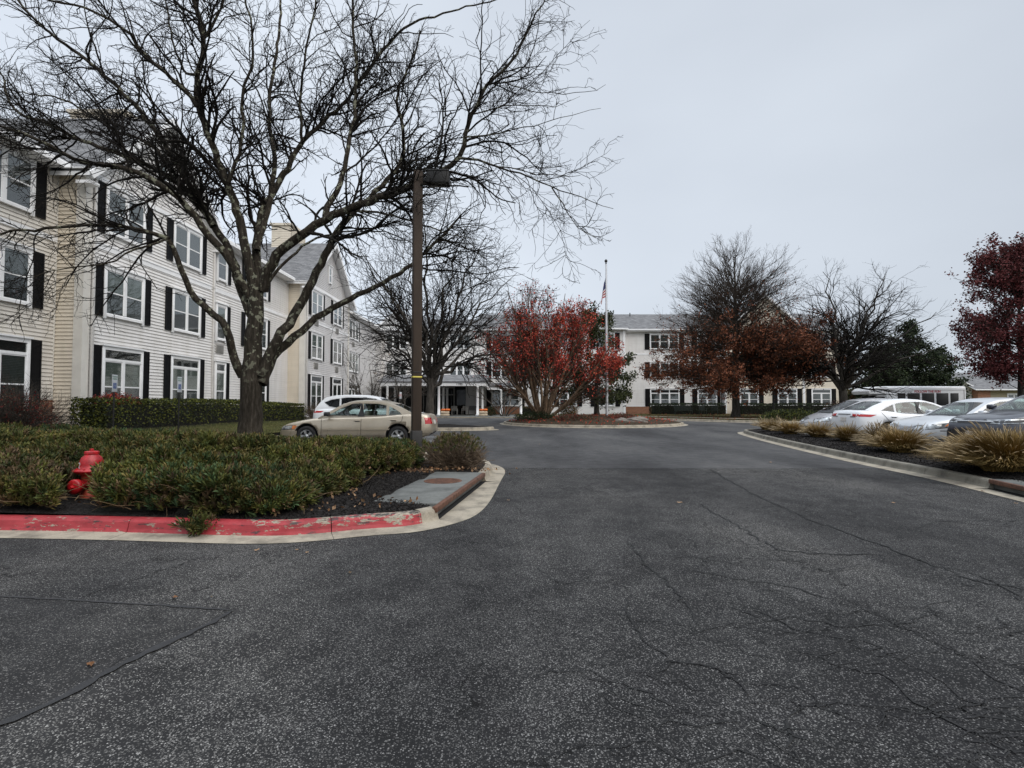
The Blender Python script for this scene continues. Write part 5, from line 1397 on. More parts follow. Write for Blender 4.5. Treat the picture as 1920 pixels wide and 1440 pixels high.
# red crape myrtle on the round island: many stems from the base
def multistem(seed, x, y, z, H, spread, ns, r, dens=1.0, K=12, fan=(52, 86), zig=0.06, upb=0.05, env=None):
    rg = np.random.default_rng(seed)
    az = np.linspace(0, 2 * np.pi, ns, endpoint=False) + rg.uniform(-.3, .3, ns); el = np.radians(rg.uniform(fan[0], fan[1], ns))
    d = np.stack([np.cos(az) * np.cos(el), np.sin(az) * np.cos(el), np.sin(el)], 1)
    st = np.stack([x + 0.22 * np.cos(az), y + 0.22 * np.sin(az), np.full(ns, z - 0.15)], 1)
    ln = 1.0 / np.sqrt((np.cos(el) / spread) ** 2 + (np.sin(el) / H) ** 2) * rg.uniform(0.82, 1.0, ns)
    l0 = grow(rg, st, d, ln, K, zig, 0.0); r0 = (r * rg.uniform(0.7, 1.15, ns))[:, None] * np.linspace(1, .18, K)[None]
    c = np.array([x, y, z + 0.5])
    a, ra = spawn(rg, l0, r0, 1.7 * dens, (18, 42), (0.35, 0.62), 9, zig * 1.4, upb, 0.22, (0.6, 4.0), 0.6, 0.011, 0.3, outc=c, outw=0.5)
    b, rb_ = spawn(rg, a, ra, 2.3 * dens, (18, 45), (0.35, 0.6), 7, zig * 1.6, upb, 0.15, (0.35, 1.8), 0.65, 0.008, 0.45, outc=c, outw=0.5)
    e, re_ = spawn(rg, b, rb_, 3.2 * dens, (20, 45), (0.35, 0.6), 4, zig * 1.6, upb, 0.15, (0.2, 0.8), 0.7, 0.006, 0.6)
    if env:
        a, ra = (lambda m: (a[m], ra[m]))(env(a[:, -1])); b, rb_ = (lambda m: (b[m], rb_[m]))(env(b[:, -1])); e, re_ = (lambda m: (e[m], re_[m]))(env(e[:, -1]))
    return join_np([np_tubes(l0, r0, 9), np_tubes(a, ra, 5)]), join_np([np_tubes(b, rb_, 4), np_tubes(e, re_, 3)]), (a, b, e)
MX, MY = 1.9, 33.6
t, b, (a, bb, e) = multistem(53, MX, MY, ih(MX, MY), 8.7, 6.0, 18, 0.10, 1.25, fan=(30, 84), env=lambda p: p[:, 2] < 1.2 + 8.0 * np.sqrt(np.clip(1 - ((p[:, 0] - 2.0) ** 2 + (p[:, 1] - MY) ** 2) / 5.5 ** 2, 0, 1)) + 0.35 * fnoise(p[:, 0], p[:, 1] + p[:, 2], 2.2, 77))
rg = np.random.default_rng(6)
pts = np.concatenate([e.reshape(-1, 3), bb[:, 2:].reshape(-1, 3)])
dens_ = 1 / (1 + np.exp((pts[:, 2] - (7.0 + 0.16 * (pts[:, 0] - MX))) / 0.6)) * 1 / (1 + np.exp(-(pts[:, 2] - 2.7 - 0.22 * np.abs(pts[:, 0] - MX)) / 0.3))
cl = fnoise(pts[:, 0] * 1.2, pts[:, 2] * 1.3 + pts[:, 1], 1.9, 9) + 0.10 * (pts[:, 0] - MX)
keep = rg.uniform(0, 1, len(pts)) < (dens_ * np.clip(0.30 + 0.75 * cl, 0.06, 1.0) * 0.85 + 0.03)
lf = leaf_cards(rg, pts[keep], (0.08, 0.15), 0.12, 3)
tree_obj('crape_myrtle', 'round vase shaped tree with bright red leaves on the round island', 'tree', (MX, MY, ih(MX, MY)), t, b, [('leaves', lf, 'red_leaf')], 'bark_myrtle', 'twig_brown')

# bare multi-stem myrtles by the buildings
for (sd, x, y, z, H, sp, ns, lab, yl) in ((61, -11.6, 43.0, 0.25, 6.6, 3.6, 8, 'small many stemmed tree with yellow leaves at the far end of the left wing', 1),
                                      (62, -9.0, 45.5, 0.2, 6.0, 3.4, 7, 'bare many stemmed small tree just left of the entrance canopy', 0),
                                      (63, -0.7, 49.6, 0.12, 6.0, 3.3, 7, 'bare vase shaped small tree between the canopy and the red tree', 0)):
    t, b, (a, bb, e) = multistem(sd, x, y, z, H, sp, ns, 0.07, 0.95, fan=(38, 80), zig=0.09, upb=0.02)
    fo = None
    if yl:
        rg = np.random.default_rng(9); pts = e.reshape(-1, 3); kk = (rg.uniform(0, 1, len(pts)) < 0.10) & (pts[:, 0] > x) & (pts[:, 2] > 3)
        fo = [('leaves', leaf_cards(rg, pts[kk], (0.08, 0.14), 0.06, 2), 'yellow_leaf')]
    tree_obj('crape_myrtle', lab, 'tree', (x, y, z), t, b, fo, 'bark_grey', 'twig_brown')

# evergreen magnolia-like tree right of the flagpole
def clump_tree(seed, x, y, z, H, prof, tr, mat_, lab, name='evergreen_tree', clear=0.8, nb=60, leaf=(0.10, 0.2), per=4, spr=0.14, angs=(5, 50), tm='bark_grey', thin=0.0, dens=1.0, loc=None):
    t, b, (l0, a, e) = excurrent(seed, x, y, z, H, prof, tr, clear, nb, dens, angs, 0.02)
    rg = np.random.default_rng(seed + 1); pts = np.concatenate([e.reshape(-1, 3), a[:, 2:].reshape(-1, 3)])
    k = rg.uniform(0, 1, len(pts)) < (1 - thin) * (0.25 + 0.75 * (fnoise(pts[:, 0] * 1.5, pts[:, 2] * 1.5 + pts[:, 1], 1.7, seed) > -0.2))
    lf = leaf_cards(rg, pts[k], leaf, spr, per)
    return tree_obj(name, lab, 'tree', (x, y, z), t, b, [('leaves', lf, mat_)], tm, 'twig_brown')
clump_tree(71, 5.9, 37.2, ih(5.9, 37.2), 6.9, lambda q: 2.4 * (1 - q) ** 0.55 + 0.3, 0.16, 'magnolia', 'dark green broadleaf evergreen behind the flagpole on the round island', clear=1.1, nb=54, angs=(0, 55), thin=0.15)
# dark evergreens at the right
k_ = 0
for (sd, x, y, H, r_, lab) in ((81, 42.5, 62.0, 9.2, 4.3, 'dark evergreen nearest the end of the right wing'),
                           (82, 47.2, 63.5, 11.2, 4.8, 'tallest dark evergreen behind the white bus'),
                           (83, 52.0, 65.0, 8.0, 4.4, 'dark evergreen with a long side bough, rightmost of the clump behind the bus')):
    clump_tree(sd, x, y, 0, H, (lambda r: (lambda q: r * (1 - q) ** 0.75 * (0.75 + 0.25 * math.sin(q * 20)) + 0.35))(r_), 0.25, 'evergreen', lab, 'pine_tree', 0.6, 70, (0.18, 0.34), 4, 0.26, (0, 35), thin=0.05, dens=0.8)
clump_tree(85, 40.2, 66.0, 0, 8.6, lambda q: 3.6 * (1 - q) ** 0.5 + 0.2, 0.2, 'brown_leaf', 'tree holding brown autumn leaves beyond the end of the right wing', 'deciduous_tree', 0.8, 40, (0.14, 0.26), 2, 0.2, (10, 60), thin=0.35, dens=0.8)
# maroon tree at the right edge
clump_tree(91, 36.3, 38.0, 0.05, 12.6, lambda q: float(np.interp(q, [0, .12, .4, .7, .9, 1], [2.6, 3.5, 3.9, 2.7, 1.3, 0.5])), 0.2, 'maroon_leaf', 'tall tree thick with dark maroon leaves at the right edge', 'maple_tree', 2.1, 120, (0.11, 0.20), 3, 0.17, (12, 62), thin=0.15, dens=1.1)
# =================================================================== SHRUBS, HEDGES, GRASSES
def sprig(nleaf=7, L=1.0, w=0.10, spread=38):
    """feathery shoot: narrow side shoots on one axis, all joined at the base so a shoot keeps one colour"""
    v = [np.array([0, 0, 0.0])]; f = []
    for i in range(nleaf):
        z0 = L * 0.60 * i / nleaf; az = i * 2.4; an = R(spread * (1.15 - 0.5 * i / nleaf)); ll = L * (0.46 - 0.12 * i / nleaf)
        d = np.array([math.cos(az) * math.sin(an), math.sin(az) * math.sin(an), math.cos(an)]); sd = np.array([-math.sin(az), math.cos(az), 0])
        p = np.array([0, 0, z0]); b = len(v)
        v += [p + d * ll * 0.55 + sd * w * 0.5, p + d * ll, p + d * ll * 0.55 - sd * w * 0.5]
        f.append((0, b, b + 1, b + 2))
    return np.array(v), np.array(f)

# ---- juniper: many low mounds flowing into one another
rg = np.random.default_rng(101)
def in_bed(x, y, m=0.0):
    nx, ny, nd = nearest_on(bed_poly, x, y); return inside(bed_poly, x, y) & (nd > m)
mounds = []
def mound(px, py_, Y, r, h):       # centre from photo column at distance Y
    mounds.append(((px - 960) / FPX * Y, Y, r, h))
k = 0
rr2 = np.random.default_rng(4)
for (px, Y, r, h) in [(-60, 6.2, .8, .42), (40, 6.25, .65, .42), (95, 6.1, .45, .34), (235, 6.1, .5, .38), (290, 6.05, .5, .36), (350, 6.0, .5, .40), (440, 5.95, .45, .34), (520, 6.05, .4, .3), (370, 5.75, .28, .26), (-60, 6.6, .8, .50), (40, 6.7, .75, .52), (120, 7.4, .8, .60), (250, 6.65, .62, .52), (330, 6.5, .62, .56), (420, 6.6, .62, .56), (500, 6.55, .55, .52), (560, 6.85, .55, .50), (380, 7.2, .75, .66), (480, 7.3, .75, .64), (570, 7.6, .7, .60), (640, 7.9, .65, .54), (250, 7.6, .8, .62),
                      (-60, 7.9, 1.0, .60), (60, 8.3, 1.0, .56), (180, 8.5, .9, .55), (300, 8.6, .9, .62), (420, 8.5, .9, .66), (530, 8.6, .85, .66), (620, 8.9, .8, .64), (690, 9.2, .7, .60), (730, 9.8, .6, .60),
                      (-120, 9.6, 1.2, .6), (0, 9.9, 1.1, .62), (120, 10.0, 1.1, .62), (230, 10.1, 1.0, .60), (340, 9.8, .9, .62), (420, 10.0, .7, .60), (520, 10.0, .9, .68), (600, 10.3, .9, .70), (680, 10.6, .8, .66), (740, 11.2, .7, .60),
                      (-100, 11.6, 1.2, .5), (20, 11.6, 1.1, .46), (130, 11.7, 1.0, .46), (240, 11.7, 1.0, .42), (340, 11.6, .8, .42), (560, 11.6, .9, .55), (640, 11.8, .8, .58), (700, 12.2, .8, .56), (740, 13.0, .8, .55),
                      (150, 13.4, 1.0, .38), (270, 13.4, 1.0, .34), (380, 13.2, .9, .30), (540, 13.6, .8, .40), (600, 13.8, .8, .42), (660, 14.0, .7, .42)]:
    mound(px, 0, Y, r, h)
MD = np.array(mounds)
def jun_height(x, y):
    h = np.zeros_like(x)
    for (mx, my, r, hh) in MD:
        d2 = ((x - mx) ** 2 + (y - my) ** 2) / (r * r); b = hh * np.clip(1 - d2, 0, 1) ** 0.42; h = np.maximum(h, b)
    h = h * (0.82 + 0.36 * fnoise(x, y, 4.2, 12) + 0.18 * fnoise(x, y, 11.0, 13))
    return np.minimum(h, np.maximum(0.10, 1.11 - 0.062 * y - 0.13 * np.clip((x / y + 0.55) / 0.15, 0, 1) * np.clip((y - 8.3) / 1.0, 0, 1) + 0.06 * fnoise(x, y, 4.0, 14)) * np.clip(h * 4, 0, 1))
NJ = 80000
# sample more where the bed is close to the camera
ang = rg.uniform(-0.98, -0.03, NJ * 3); dist = 5.5 * (15.5 / 5.5) ** rg.uniform(0, 1, NJ * 3)
x = dist * ang; y = dist
h = jun_height(x, y)
clear = ((x / y > -0.850) & (x / y < -0.772) & (y < 6.6)) | ((((x + 5.1) / 0.26) ** 2 + ((y - 6.5) / 0.3) ** 2) < 1) | ((fnoise(x, y, 3.4, 41) > 0.62) & (rg.uniform(0, 1, len(x)) < 0.75))
ok = (h > 0.10) & in_bed(x, y, 0.02) & ~clear & ~(((x + 1.15) / 1.05) ** 2 + ((y - 8.0) / 1.35) ** 2 < 1)
x, y, h = x[ok][:NJ], y[ok][:NJ], h[ok][:NJ]
e_ = 0.06
gx = (jun_height(x + e_, y) - h) / e_; gy = (jun_height(x, y + e_) - h) / e_
nrm = np.stack([-gx * 0.8, -gy * 0.8, np.ones_like(gx)], 1); nrm /= np.linalg.norm(nrm, axis=1, keepdims=True)
gz = bed_h(x, y, np.full_like(x, 3.0))
depth = rg.exponential(0.055, len(x)); zj = gz + np.maximum(0.02, h - depth)
# the steep fronts of the mounds get leaves all the way down
low = rg.uniform(0, 1, len(x)) < 0.32
zj = np.where(low, gz + h * rg.uniform(0.12, 1.0, len(x)), zj)
dirs = nrm * 0.7 + rg.normal(0, 0.45, nrm.shape) + np.array([0, 0, 0.25])
tone = fnoise(x, y, 1.1, 21) + rg.normal(0, 0.35, len(x))
sv, sf = sprig(10, 1.0, 0.105, 50)
sel_dead = (rg.uniform(0, 1, len(x)) < 0.06 + 0.45 * (fnoise(x, y, 2.3, 31) > 0.62)) | (low & (rg.uniform(0, 1, len(x)) < 0.30)); sel_blue = (tone > 0.45) & ~sel_dead; sel = ~(sel_dead | sel_blue)
pos = np.stack([x, y, zj], 1)
# one shoot trails over the painted kerb
q0 = G(378, 968, 0.15); nt_ = 230; tq = rg.uniform(0, 1, nt_); xt = q0.x + 0.02 + 0.10 * tq + rg.normal(0, 0.045 + 0.03 * tq, nt_); yt = q0.y + 0.22 - 0.50 * tq + rg.normal(0, 0.03, nt_); ztr = np.where(yt > q0.y - 0.02, 0.20, 0.06 + 0.08 * (1 - tq)) + np.abs(rg.normal(0, 0.025, nt_))
pos = np.concatenate([pos, np.stack([xt, yt, ztr], 1)]); dirs = np.concatenate([dirs, np.stack([rg.normal(0.1, .5, nt_), -0.5 + rg.normal(0, .4, nt_), 0.25 + rg.normal(0, .3, nt_)], 1)])
sel = np.r_[sel, rg.uniform(0, 1, nt_) < 0.8]; sel_blue = np.r_[sel_blue, np.zeros(nt_, bool)]; sel_dead = ~(sel | sel_blue)
JR = tag(empty('juniper_bed', (-3.5, 7.5, 0.1)), 'low spreading green juniper filling the left bed round the hydrant', 'juniper', None, 'stuff')
off = np.array([-3.5, 7.5, 0.1])
for nm, s_, mt in (('green_foliage', sel, 'juniper'), ('blue_green_foliage', sel_blue, 'juniper_blue'), ('dry_foliage', sel_dead, 'juniper_dead')):
    v, f = rot_instances(rg, sv, sf, pos[s_] - off, dirs[s_], rg.uniform(0.07, 0.20, s_.sum()))
    o = link(nm, np_mesh(nm, v, f, M[mt]), JR)
# bare woody stems showing in the gaps
n = 1500; ii = rg.integers(0, len(x), n)
st = np.stack([x[ii], y[ii], gz[ii] + 0.02], 1); dd = rg.normal(0, 1, (n, 3)); dd[:, 2] = np.abs(dd[:, 2]) * 0.5 + 0.15
P_ = grow(rg, st, dd, rg.uniform(0.25, 0.6, n), 6, 0.22, 0.0); v, f = np_tubes(P_, np.full((n, 6), 0.006) * np.linspace(1, .4, 6), 4)
link('stems', np_mesh('stems', v - off, f, M['juniper_dead']), JR)
# near-black inner mass hides the ground and paints shade into the gaps
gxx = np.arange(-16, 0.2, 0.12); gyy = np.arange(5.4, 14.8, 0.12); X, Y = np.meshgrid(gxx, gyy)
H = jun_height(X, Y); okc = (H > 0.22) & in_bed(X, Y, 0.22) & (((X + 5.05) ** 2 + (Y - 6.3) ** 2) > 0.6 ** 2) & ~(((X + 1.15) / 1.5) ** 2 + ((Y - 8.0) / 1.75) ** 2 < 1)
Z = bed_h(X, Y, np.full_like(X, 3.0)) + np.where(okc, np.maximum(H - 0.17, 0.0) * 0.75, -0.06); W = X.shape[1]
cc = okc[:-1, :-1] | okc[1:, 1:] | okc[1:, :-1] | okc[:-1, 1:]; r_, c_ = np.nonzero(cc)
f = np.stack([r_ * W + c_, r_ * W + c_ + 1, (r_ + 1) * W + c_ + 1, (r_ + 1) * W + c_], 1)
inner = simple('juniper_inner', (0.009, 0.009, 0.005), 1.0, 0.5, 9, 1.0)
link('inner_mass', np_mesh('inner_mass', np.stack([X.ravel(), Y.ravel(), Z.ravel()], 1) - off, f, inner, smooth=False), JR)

def bush(name, label, cx, cy, z, rx, ry, h, mats, n, leaf, seed, stems=60, shell=0.35, flat=0.0, cat='shrub', group=None, stem_mat='juniper_dead', thin_low=0.0, twigs=0, boxy=False):
    rg = np.random.default_rng(seed)
    root = tag(empty(name, (cx, cy, z)), label, cat, group)
    if boxy:
        u = rg.uniform(-1, 1, (n, 3)); face = rg.integers(0, 5, n)
        u[face == 0, 0] = 1; u[face == 1, 0] = -1; u[face == 2, 1] = 1; u[face == 3, 1] = -1; u[face == 4, 2] = 1
        u *= 1 - rg.exponential(0.05, (n, 1)); p = np.stack([u[:, 0] * rx, u[:, 1] * ry, (u[:, 2] * 0.5 + 0.5) * h], 1)
        nr = u.copy()
    else:
        d = rg.normal(0, 1, (n, 3)); d[:, 2] = np.abs(d[:, 2]); d /= np.linalg.norm(d, axis=1, keepdims=True)
        rad = (1 - rg.uniform(0, shell, n)) * (0.86 + 0.17 * fnoise(d[:, 0] * 3 + seed, d[:, 1] * 3 + d[:, 2] * 4, 1.4, seed))
        p = np.stack([d[:, 0] * rx * rad, d[:, 1] * ry * rad, d[:, 2] * h * rad + 0.04], 1); nr = d
    p += rg.normal(0, 0.02, p.shape)
    keep = rg.uniform(0, 1, n) > thin_low * (1 - p[:, 2] / h)
    p, nr = p[keep], nr[keep]
    pick = rg.integers(0, len(mats), len(p))
    for k, mt in enumerate(mats):
        s_ = pick == k
        if mt.startswith('@'): # leaf blades pointing outwards
            v, f = rot_instances(rg, sv, sf, p[s_], nr[s_] + rg.normal(0, .4, nr[s_].shape), rg.uniform(leaf[0], leaf[1], s_.sum())); mt = mt[1:]
        else:
            v, f = leaf_cards(rg, p[s_], leaf, 0.015, 1, 0.0)
        link('leaves', np_mesh('leaves', v, f, M[mt]), root)
    a = rg.uniform(0, 2 * np.pi, stems); st = np.stack([np.cos(a) * rx * 0.18 * rg.uniform(0, 1, stems), np.sin(a) * ry * 0.18 * rg.uniform(0, 1, stems), np.zeros(stems)], 1)
    if boxy: st[:, 0] = rg.uniform(-rx, rx, stems) * 0.9; st[:, 1] = rg.uniform(-ry, ry, stems) * 0.7
    dd = rg.normal(0, 1, (stems, 3)) * np.array([rx, ry, 0.3]); dd[:, 2] = np.abs(dd[:, 2]) + h * 0.6
    P_ = grow(rg, st, dd, rg.uniform(0.6, 0.95, stems) * h * 1.15, 7, 0.12, 0.02); Rr_ = np.full((stems, 7), 0.008) * np.linspace(1, .4, 7)
    tv = [np_tubes(P_, Rr_, 4)]
    if twigs:
        a_, ra_ = spawn(rg, P_, Rr_, twigs, (20, 55), (0.3, 0.6), 5, 0.15, 0.02, 0.3, (0.08, 0.5), 0.6, 0.0035, 0.5); tv.append(np_tubes(a_, ra_, 3))
    v, f = join_np(tv); link('stems', np_mesh('stems', v, f, M[stem_mat]), root)
    return root

# round half-bare shrub beside the drain at the tip of the bed
bush('shrub', 'rounded shrub with olive tips and bare tan stems right of the light pole', -1.05, 9.75, 0.17, 0.85, 0.75, 0.62, ['@shrub_olive', '@juniper', '@shrub_bare'], 4200, (0.045, 0.10), 201, 420, 0.3, stem_mat='shrub_bare', thin_low=1.9, twigs=8)
# burning bush far left
bush('shrub', 'round red and brown shrub before the brick base at the left edge', -13.9, 14.9, 0.30, 1.25, 1.2, 1.62, ['burning', 'burning', 'shrub_bare'], 9000, (0.03, 0.06), 202, 320, 0.5, stem_mat='bark_grey', twigs=7, thin_low=0.6)

def hedge(name, label, path, hw, h, seed, mats, dens=520, leaf=(0.035, 0.07), zf=None, cat='hedge', loc=None):
    """clipped hedge following a path"""
    rg = np.random.default_rng(seed); p = [Vector(q) for q in path]; L = [0]
    for i in range(1, len(p)): L.append(L[-1] + (p[i] - p[i - 1]).length)
    tot = L[-1]; n = int(tot * dens * (h + hw))
    s = rg.uniform(0, tot, n); px_ = np.interp(s, L, [q.x for q in p]); py_ = np.interp(s, L, [q.y for q in p])
    e = 0.05; tx = np.interp(s + e, L, [q.x for q in p]) - np.interp(s - e, L, [q.x for q in p]); ty = np.interp(s + e, L, [q.y for q in p]) - np.interp(s - e, L, [q.y for q in p]); tl = np.hypot(tx, ty) + 1e-9; tx /= tl; ty /= tl
    side = rg.uniform(0, 1, n); u = np.where(side < 0.4, -1.0, np.where(side < 0.62, 1.0, rg.uniform(-1, 1, n))); vz = np.where(side < 0.62, rg.uniform(0.05, 1, n) ** 0.8, 1.0)
    dp = rg.exponential(0.04, n); bumpy = 1 + 0.07 * fnoise(px_ * 2, py_ * 2 + vz * 2, 2.2, seed) + 0.05 * fnoise(px_ * 5, py_ * 5 + vz * 6, 2.5, seed + 1)
    u2 = u * (hw * bumpy - dp) * (1 - 0.12 * vz ** 6); z = vz * h * (0.97 + 0.05 * fnoise(px_, py_, 3.1, seed)) - np.where(side > 0.62, dp, 0)
    ends = rg.uniform(0, 1, n) < 0.05; u2 = np.where(ends, rg.uniform(-hw, hw, n), u2); z = np.where(ends, rg.uniform(0.05, h, n), z)
    px_ = np.where(ends, p[0].x - dp * 0.3, px_); py_ = np.where(ends, p[0].y - 0.04 + dp, py_)
    gz_ = zf(px_, py_) if zf else np.zeros(n)
    pos = np.stack([px_ + ty * u2, py_ - tx * u2, gz_ + z], 1)
    loc = np.array([p[0].x, p[0].y, float(gz_.min())])
    root = tag(empty(name, tuple(loc)), label, cat)
    pick = rg.integers(0, len(mats), n)
    for k, mt in enumerate(mats):
        v, f = leaf_cards(rg, pos[pick == k] - loc, leaf, 0.012, 1, 0.0); link('leaves', np_mesh('leaves', v, f, M[mt]), root)
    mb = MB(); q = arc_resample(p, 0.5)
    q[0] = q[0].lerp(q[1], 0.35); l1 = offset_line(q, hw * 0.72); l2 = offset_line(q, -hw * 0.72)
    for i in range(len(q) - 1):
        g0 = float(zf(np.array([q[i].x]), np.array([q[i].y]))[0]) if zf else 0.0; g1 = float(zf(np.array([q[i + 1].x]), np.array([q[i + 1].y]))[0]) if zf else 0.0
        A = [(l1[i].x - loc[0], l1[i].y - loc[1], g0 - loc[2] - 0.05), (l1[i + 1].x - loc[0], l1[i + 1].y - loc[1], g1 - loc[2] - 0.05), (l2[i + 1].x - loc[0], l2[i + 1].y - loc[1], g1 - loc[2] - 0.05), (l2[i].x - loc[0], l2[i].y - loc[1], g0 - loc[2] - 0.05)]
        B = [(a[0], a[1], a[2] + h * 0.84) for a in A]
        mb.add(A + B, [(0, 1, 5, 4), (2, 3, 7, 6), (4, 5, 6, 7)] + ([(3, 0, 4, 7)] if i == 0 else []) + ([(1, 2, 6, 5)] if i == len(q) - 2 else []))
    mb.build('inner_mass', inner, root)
    return root
def lhv(x, y): return 0.18 + left_h(x, y)
hedge('clipped_hedge', 'long clipped green hedge along the base of the left wing', [(-12.6, 15.9), (-12.55, 22), (-12.5, 28.3), (-12.3, 30.6)], 0.55, 0.98, 211, ['hedge', 'hedge', 'hedge_dark'], 1300, (0.04, 0.08), lhv)
bush('shrub', 'patch of crimson shrub leaves on top of the near end of the hedge', -12.75, 17.2, lh(-12.6, 17.2) + 0.75, 0.6, 1.1, 0.42, ['burning', 'red_leaf'], 1500, (0.03, 0.06), 203, 40)
bush('shrub', 'small leafless tan shrub at the far end of the long hedge', -11.4, 31.3, lh(-11.4, 31), 0.7, 0.7, 1.1, ['shrub_bare'], 400, (0.02, 0.04), 204, 140, 0.5, stem_mat='shrub_bare', twigs=8)
def rhv(x, y): return np.full_like(x, 0.14)
hedge('clipped_hedge', 'dark hedge with benches in front, left of the oak trunk', [(14.6, 56.0), (22.2, 56.0)], 0.8, 1.15, 212, ['hedge_dark'], 420, (0.06, 0.12), rhv)
hedge('clipped_hedge', 'dark hedge under the cream gable, right of the oak trunk', [(23.6, 55.4), (33.0, 55.4)], 0.8, 1.15, 213, ['hedge_dark'], 420, (0.06, 0.12), rhv)
hedge('clipped_hedge', 'low dark hedge below the windows behind the red tree', [(0.9, 56.6), (2.9, 56.6)], 0.5, 0.8, 214, ['hedge_dark'], 420, (0.06, 0.12), rhv)
bush('shrub', 'dark leafless shrub mass below the last windows of the right wing', 34.2, 54.4, 0.14, 3.4, 1.3, 1.9, ['shrub_bare', 'hedge_dark', 'burning'], 4200, (0.06, 0.12), 205, 220, 0.6, stem_mat='twig_brown', twigs=4)
bush('shrub', 'low green shrub row behind the grasses, left of the grey hatchback', 19.0, 33.2 + 3.4, 0.2, 2.6, 0.9, 0.85, ['hedge_dark', 'hedge', 'magnolia'], 4200, (0.06, 0.12), 206, 120, 0.4)
bush('shrub', 'dark low shrub at the left end of the round island', 1.4, 32.8, 0.30, 1.5, 1.0, 0.55, ['hedge_dark', '@evergreen'], 2600, (0.05, 0.1), 207, 60)
bush('shrub', 'dark red groundcover shrub in front of the red tree trunks', 3.6, 31.2, 0.28, 1.7, 0.9, 0.42, ['shrub_bare', 'burning', 'hedge_dark'], 2400, (0.04, 0.08), 208, 60)
bush('shrub', 'brown leafy shrub at the foot of the flagpole', 6.6, 32.2, 0.30, 1.4, 0.8, 0.45, ['shrub_bare', 'burning'], 1800, (0.04, 0.08), 209, 60)
bush('shrub', 'yellow green upright shrub left of the dark evergreen trunk', 3.9, 36.6, 0.45, 0.75, 0.6, 1.1, ['shrub_olive', 'yellow_leaf'], 1500, (0.05, 0.1), 210, 60)
bush('shrub', 'small dark shrub beside the right hand pumpkin stack', -2.0, 50.6, 0.12, 0.6, 0.5, 1.0, ['hedge_dark', 'hedge_dark'], 1200, (0.05, 0.09), 215, 40)
for k, (x_, y_, r_) in enumerate(((7.1, 30.4, 0.45), (6.2, 30.2, 0.3))):
    bm = bmesh.new(); bmesh.ops.create_icosphere(bm, subdivisions=3, radius=1.0)
    rr = random.Random(k)
    for v in bm.verts:
        q = v.co; s_ = 1 + 0.18 * math.sin(q.x * 3 + k) * math.cos(q.y * 4) + 0.08 * math.sin(q.z * 9 + q.x * 5)
        v.co = Vector((q.x * r_ * 1.4 * s_, q.y * r_ * s_, max(-0.1, q.z * r_ * 0.55 * s_)))
    me = bpy.data.meshes.new('boulder'); bm.to_mesh(me); bm.free(); me.materials.append(M['rock'])
    tag(link('boulder', me, None, (x_, y_, ih(x_, y_) - 0.02)), ('larger' if k == 0 else 'smaller') + ' flat grey boulder at the front of the round island', 'boulder')

# ---- fountain grass clumps
def grass_clump(label, x, y, r, h, n, seed, seeds=0.10, lean=(0, 0), green=0.0):
    rg = np.random.default_rng(seed); K = 6
    z = 0.17
    a = rg.uniform(0, 2 * np.pi, n); rb_ = np.sqrt(rg.uniform(0, 1, n)) * r * 0.30
    st = np.stack([np.cos(a) * rb_, np.sin(a) * rb_, np.zeros(n)], 1)
    out = rg.uniform(0.1, 1.0, n) ** 0.8
    az = a + rg.normal(0, 0.5, n)
    L = h * rg.uniform(0.75, 1.25, n)
    t = np.linspace(0, 1, K)[None]
    reach = r * out
    Px = st[:, 0:1] + (np.cos(az) * reach)[:, None] * t ** 1.6 + lean[0] * t ** 2; Py = st[:, 1:2] + (np.sin(az) * reach)[:, None] * t ** 1.6 + lean[1] * t ** 2
    Pz = (L * np.sqrt(np.clip(1 - (out * 0.72) ** 2, 0.1, 1)))[:, None] * (t * 1.25 - 0.72 * out[:, None] * t ** 2.4)
    P_ = np.stack([Px, Py, Pz], 2)
    wv = np.stack([-np.sin(az + rg.normal(0, .8, n)), np.cos(az), np.zeros(n)], 1); wv /= np.linalg.norm(wv, axis=1, keepdims=True)
    wd = (np.array([1.0, 1.0, .9, .7, .45, .08]) * 0.0042)[None, :, None]
    A = P_ - wv[:, None] * wd; B = P_ + wv[:, None] * wd
    V = np.stack([A, B], 2).reshape(-1, 3)
    b0 = (np.arange(n) * K * 2)[:, None] + (np.arange(K - 1) * 2)[None]
    F = np.stack([b0, b0 + 1, b0 + 3, b0 + 2], -1).reshape(-1, 4)
    root = tag(empty('grass_clump', (x, y, z)), label, 'ornamental grass', 'tan ornamental grass clumps along the right kerb')
    link('blades', np_mesh('blades', V, F, M['fount_grass']), root)
    m = int(n * seeds); ii = rg.integers(0, n, m)
    tip = P_[ii, -1]; d = P_[ii, -1] - P_[ii, -2]; d /= np.linalg.norm(d, axis=1, keepdims=True) + 1e-9; d[:, 2] += 0.25
    if m:
        P2 = grow(rg, P_[ii, -2], d, rg.uniform(0.16, 0.30, m), 6, 0.10, -0.03); rad = np.array([0.0012, 0.0018, 0.0075, 0.0085, 0.0065, 0.001])[None].repeat(m, 0)
        v, f = np_tubes(P2, rad, 4); link('seed_heads', np_mesh('seed_heads', v, f, M['grass_seed'], smooth=True), root)
    return root
grass_clump('largest tan grass clump, at the right edge beside the storm drain', 8.45, 9.15, 1.05, 0.58, 9500, 301, 0.03, (-0.1, 0))
grass_clump('big tan grass clump before the dark car, leaning over the mulch', 9.3, 10.3, 0.85, 0.50, 6500, 302, 0.04)
grass_clump('tan grass clump low in front of the silver sedan grille', 9.15, 12.6, 0.75, 0.46, 5600, 303, 0.04)
grass_clump('feathery tan grass clump before the rear wheel of the white sedan', 9.75, 14.2, 0.45, 0.44, 1500, 304, 0.22)
grass_clump('dense olive tan grass clump below the white sedan number plate', 10.1, 16.1, 0.50, 0.40, 3600, 305, 0.03)
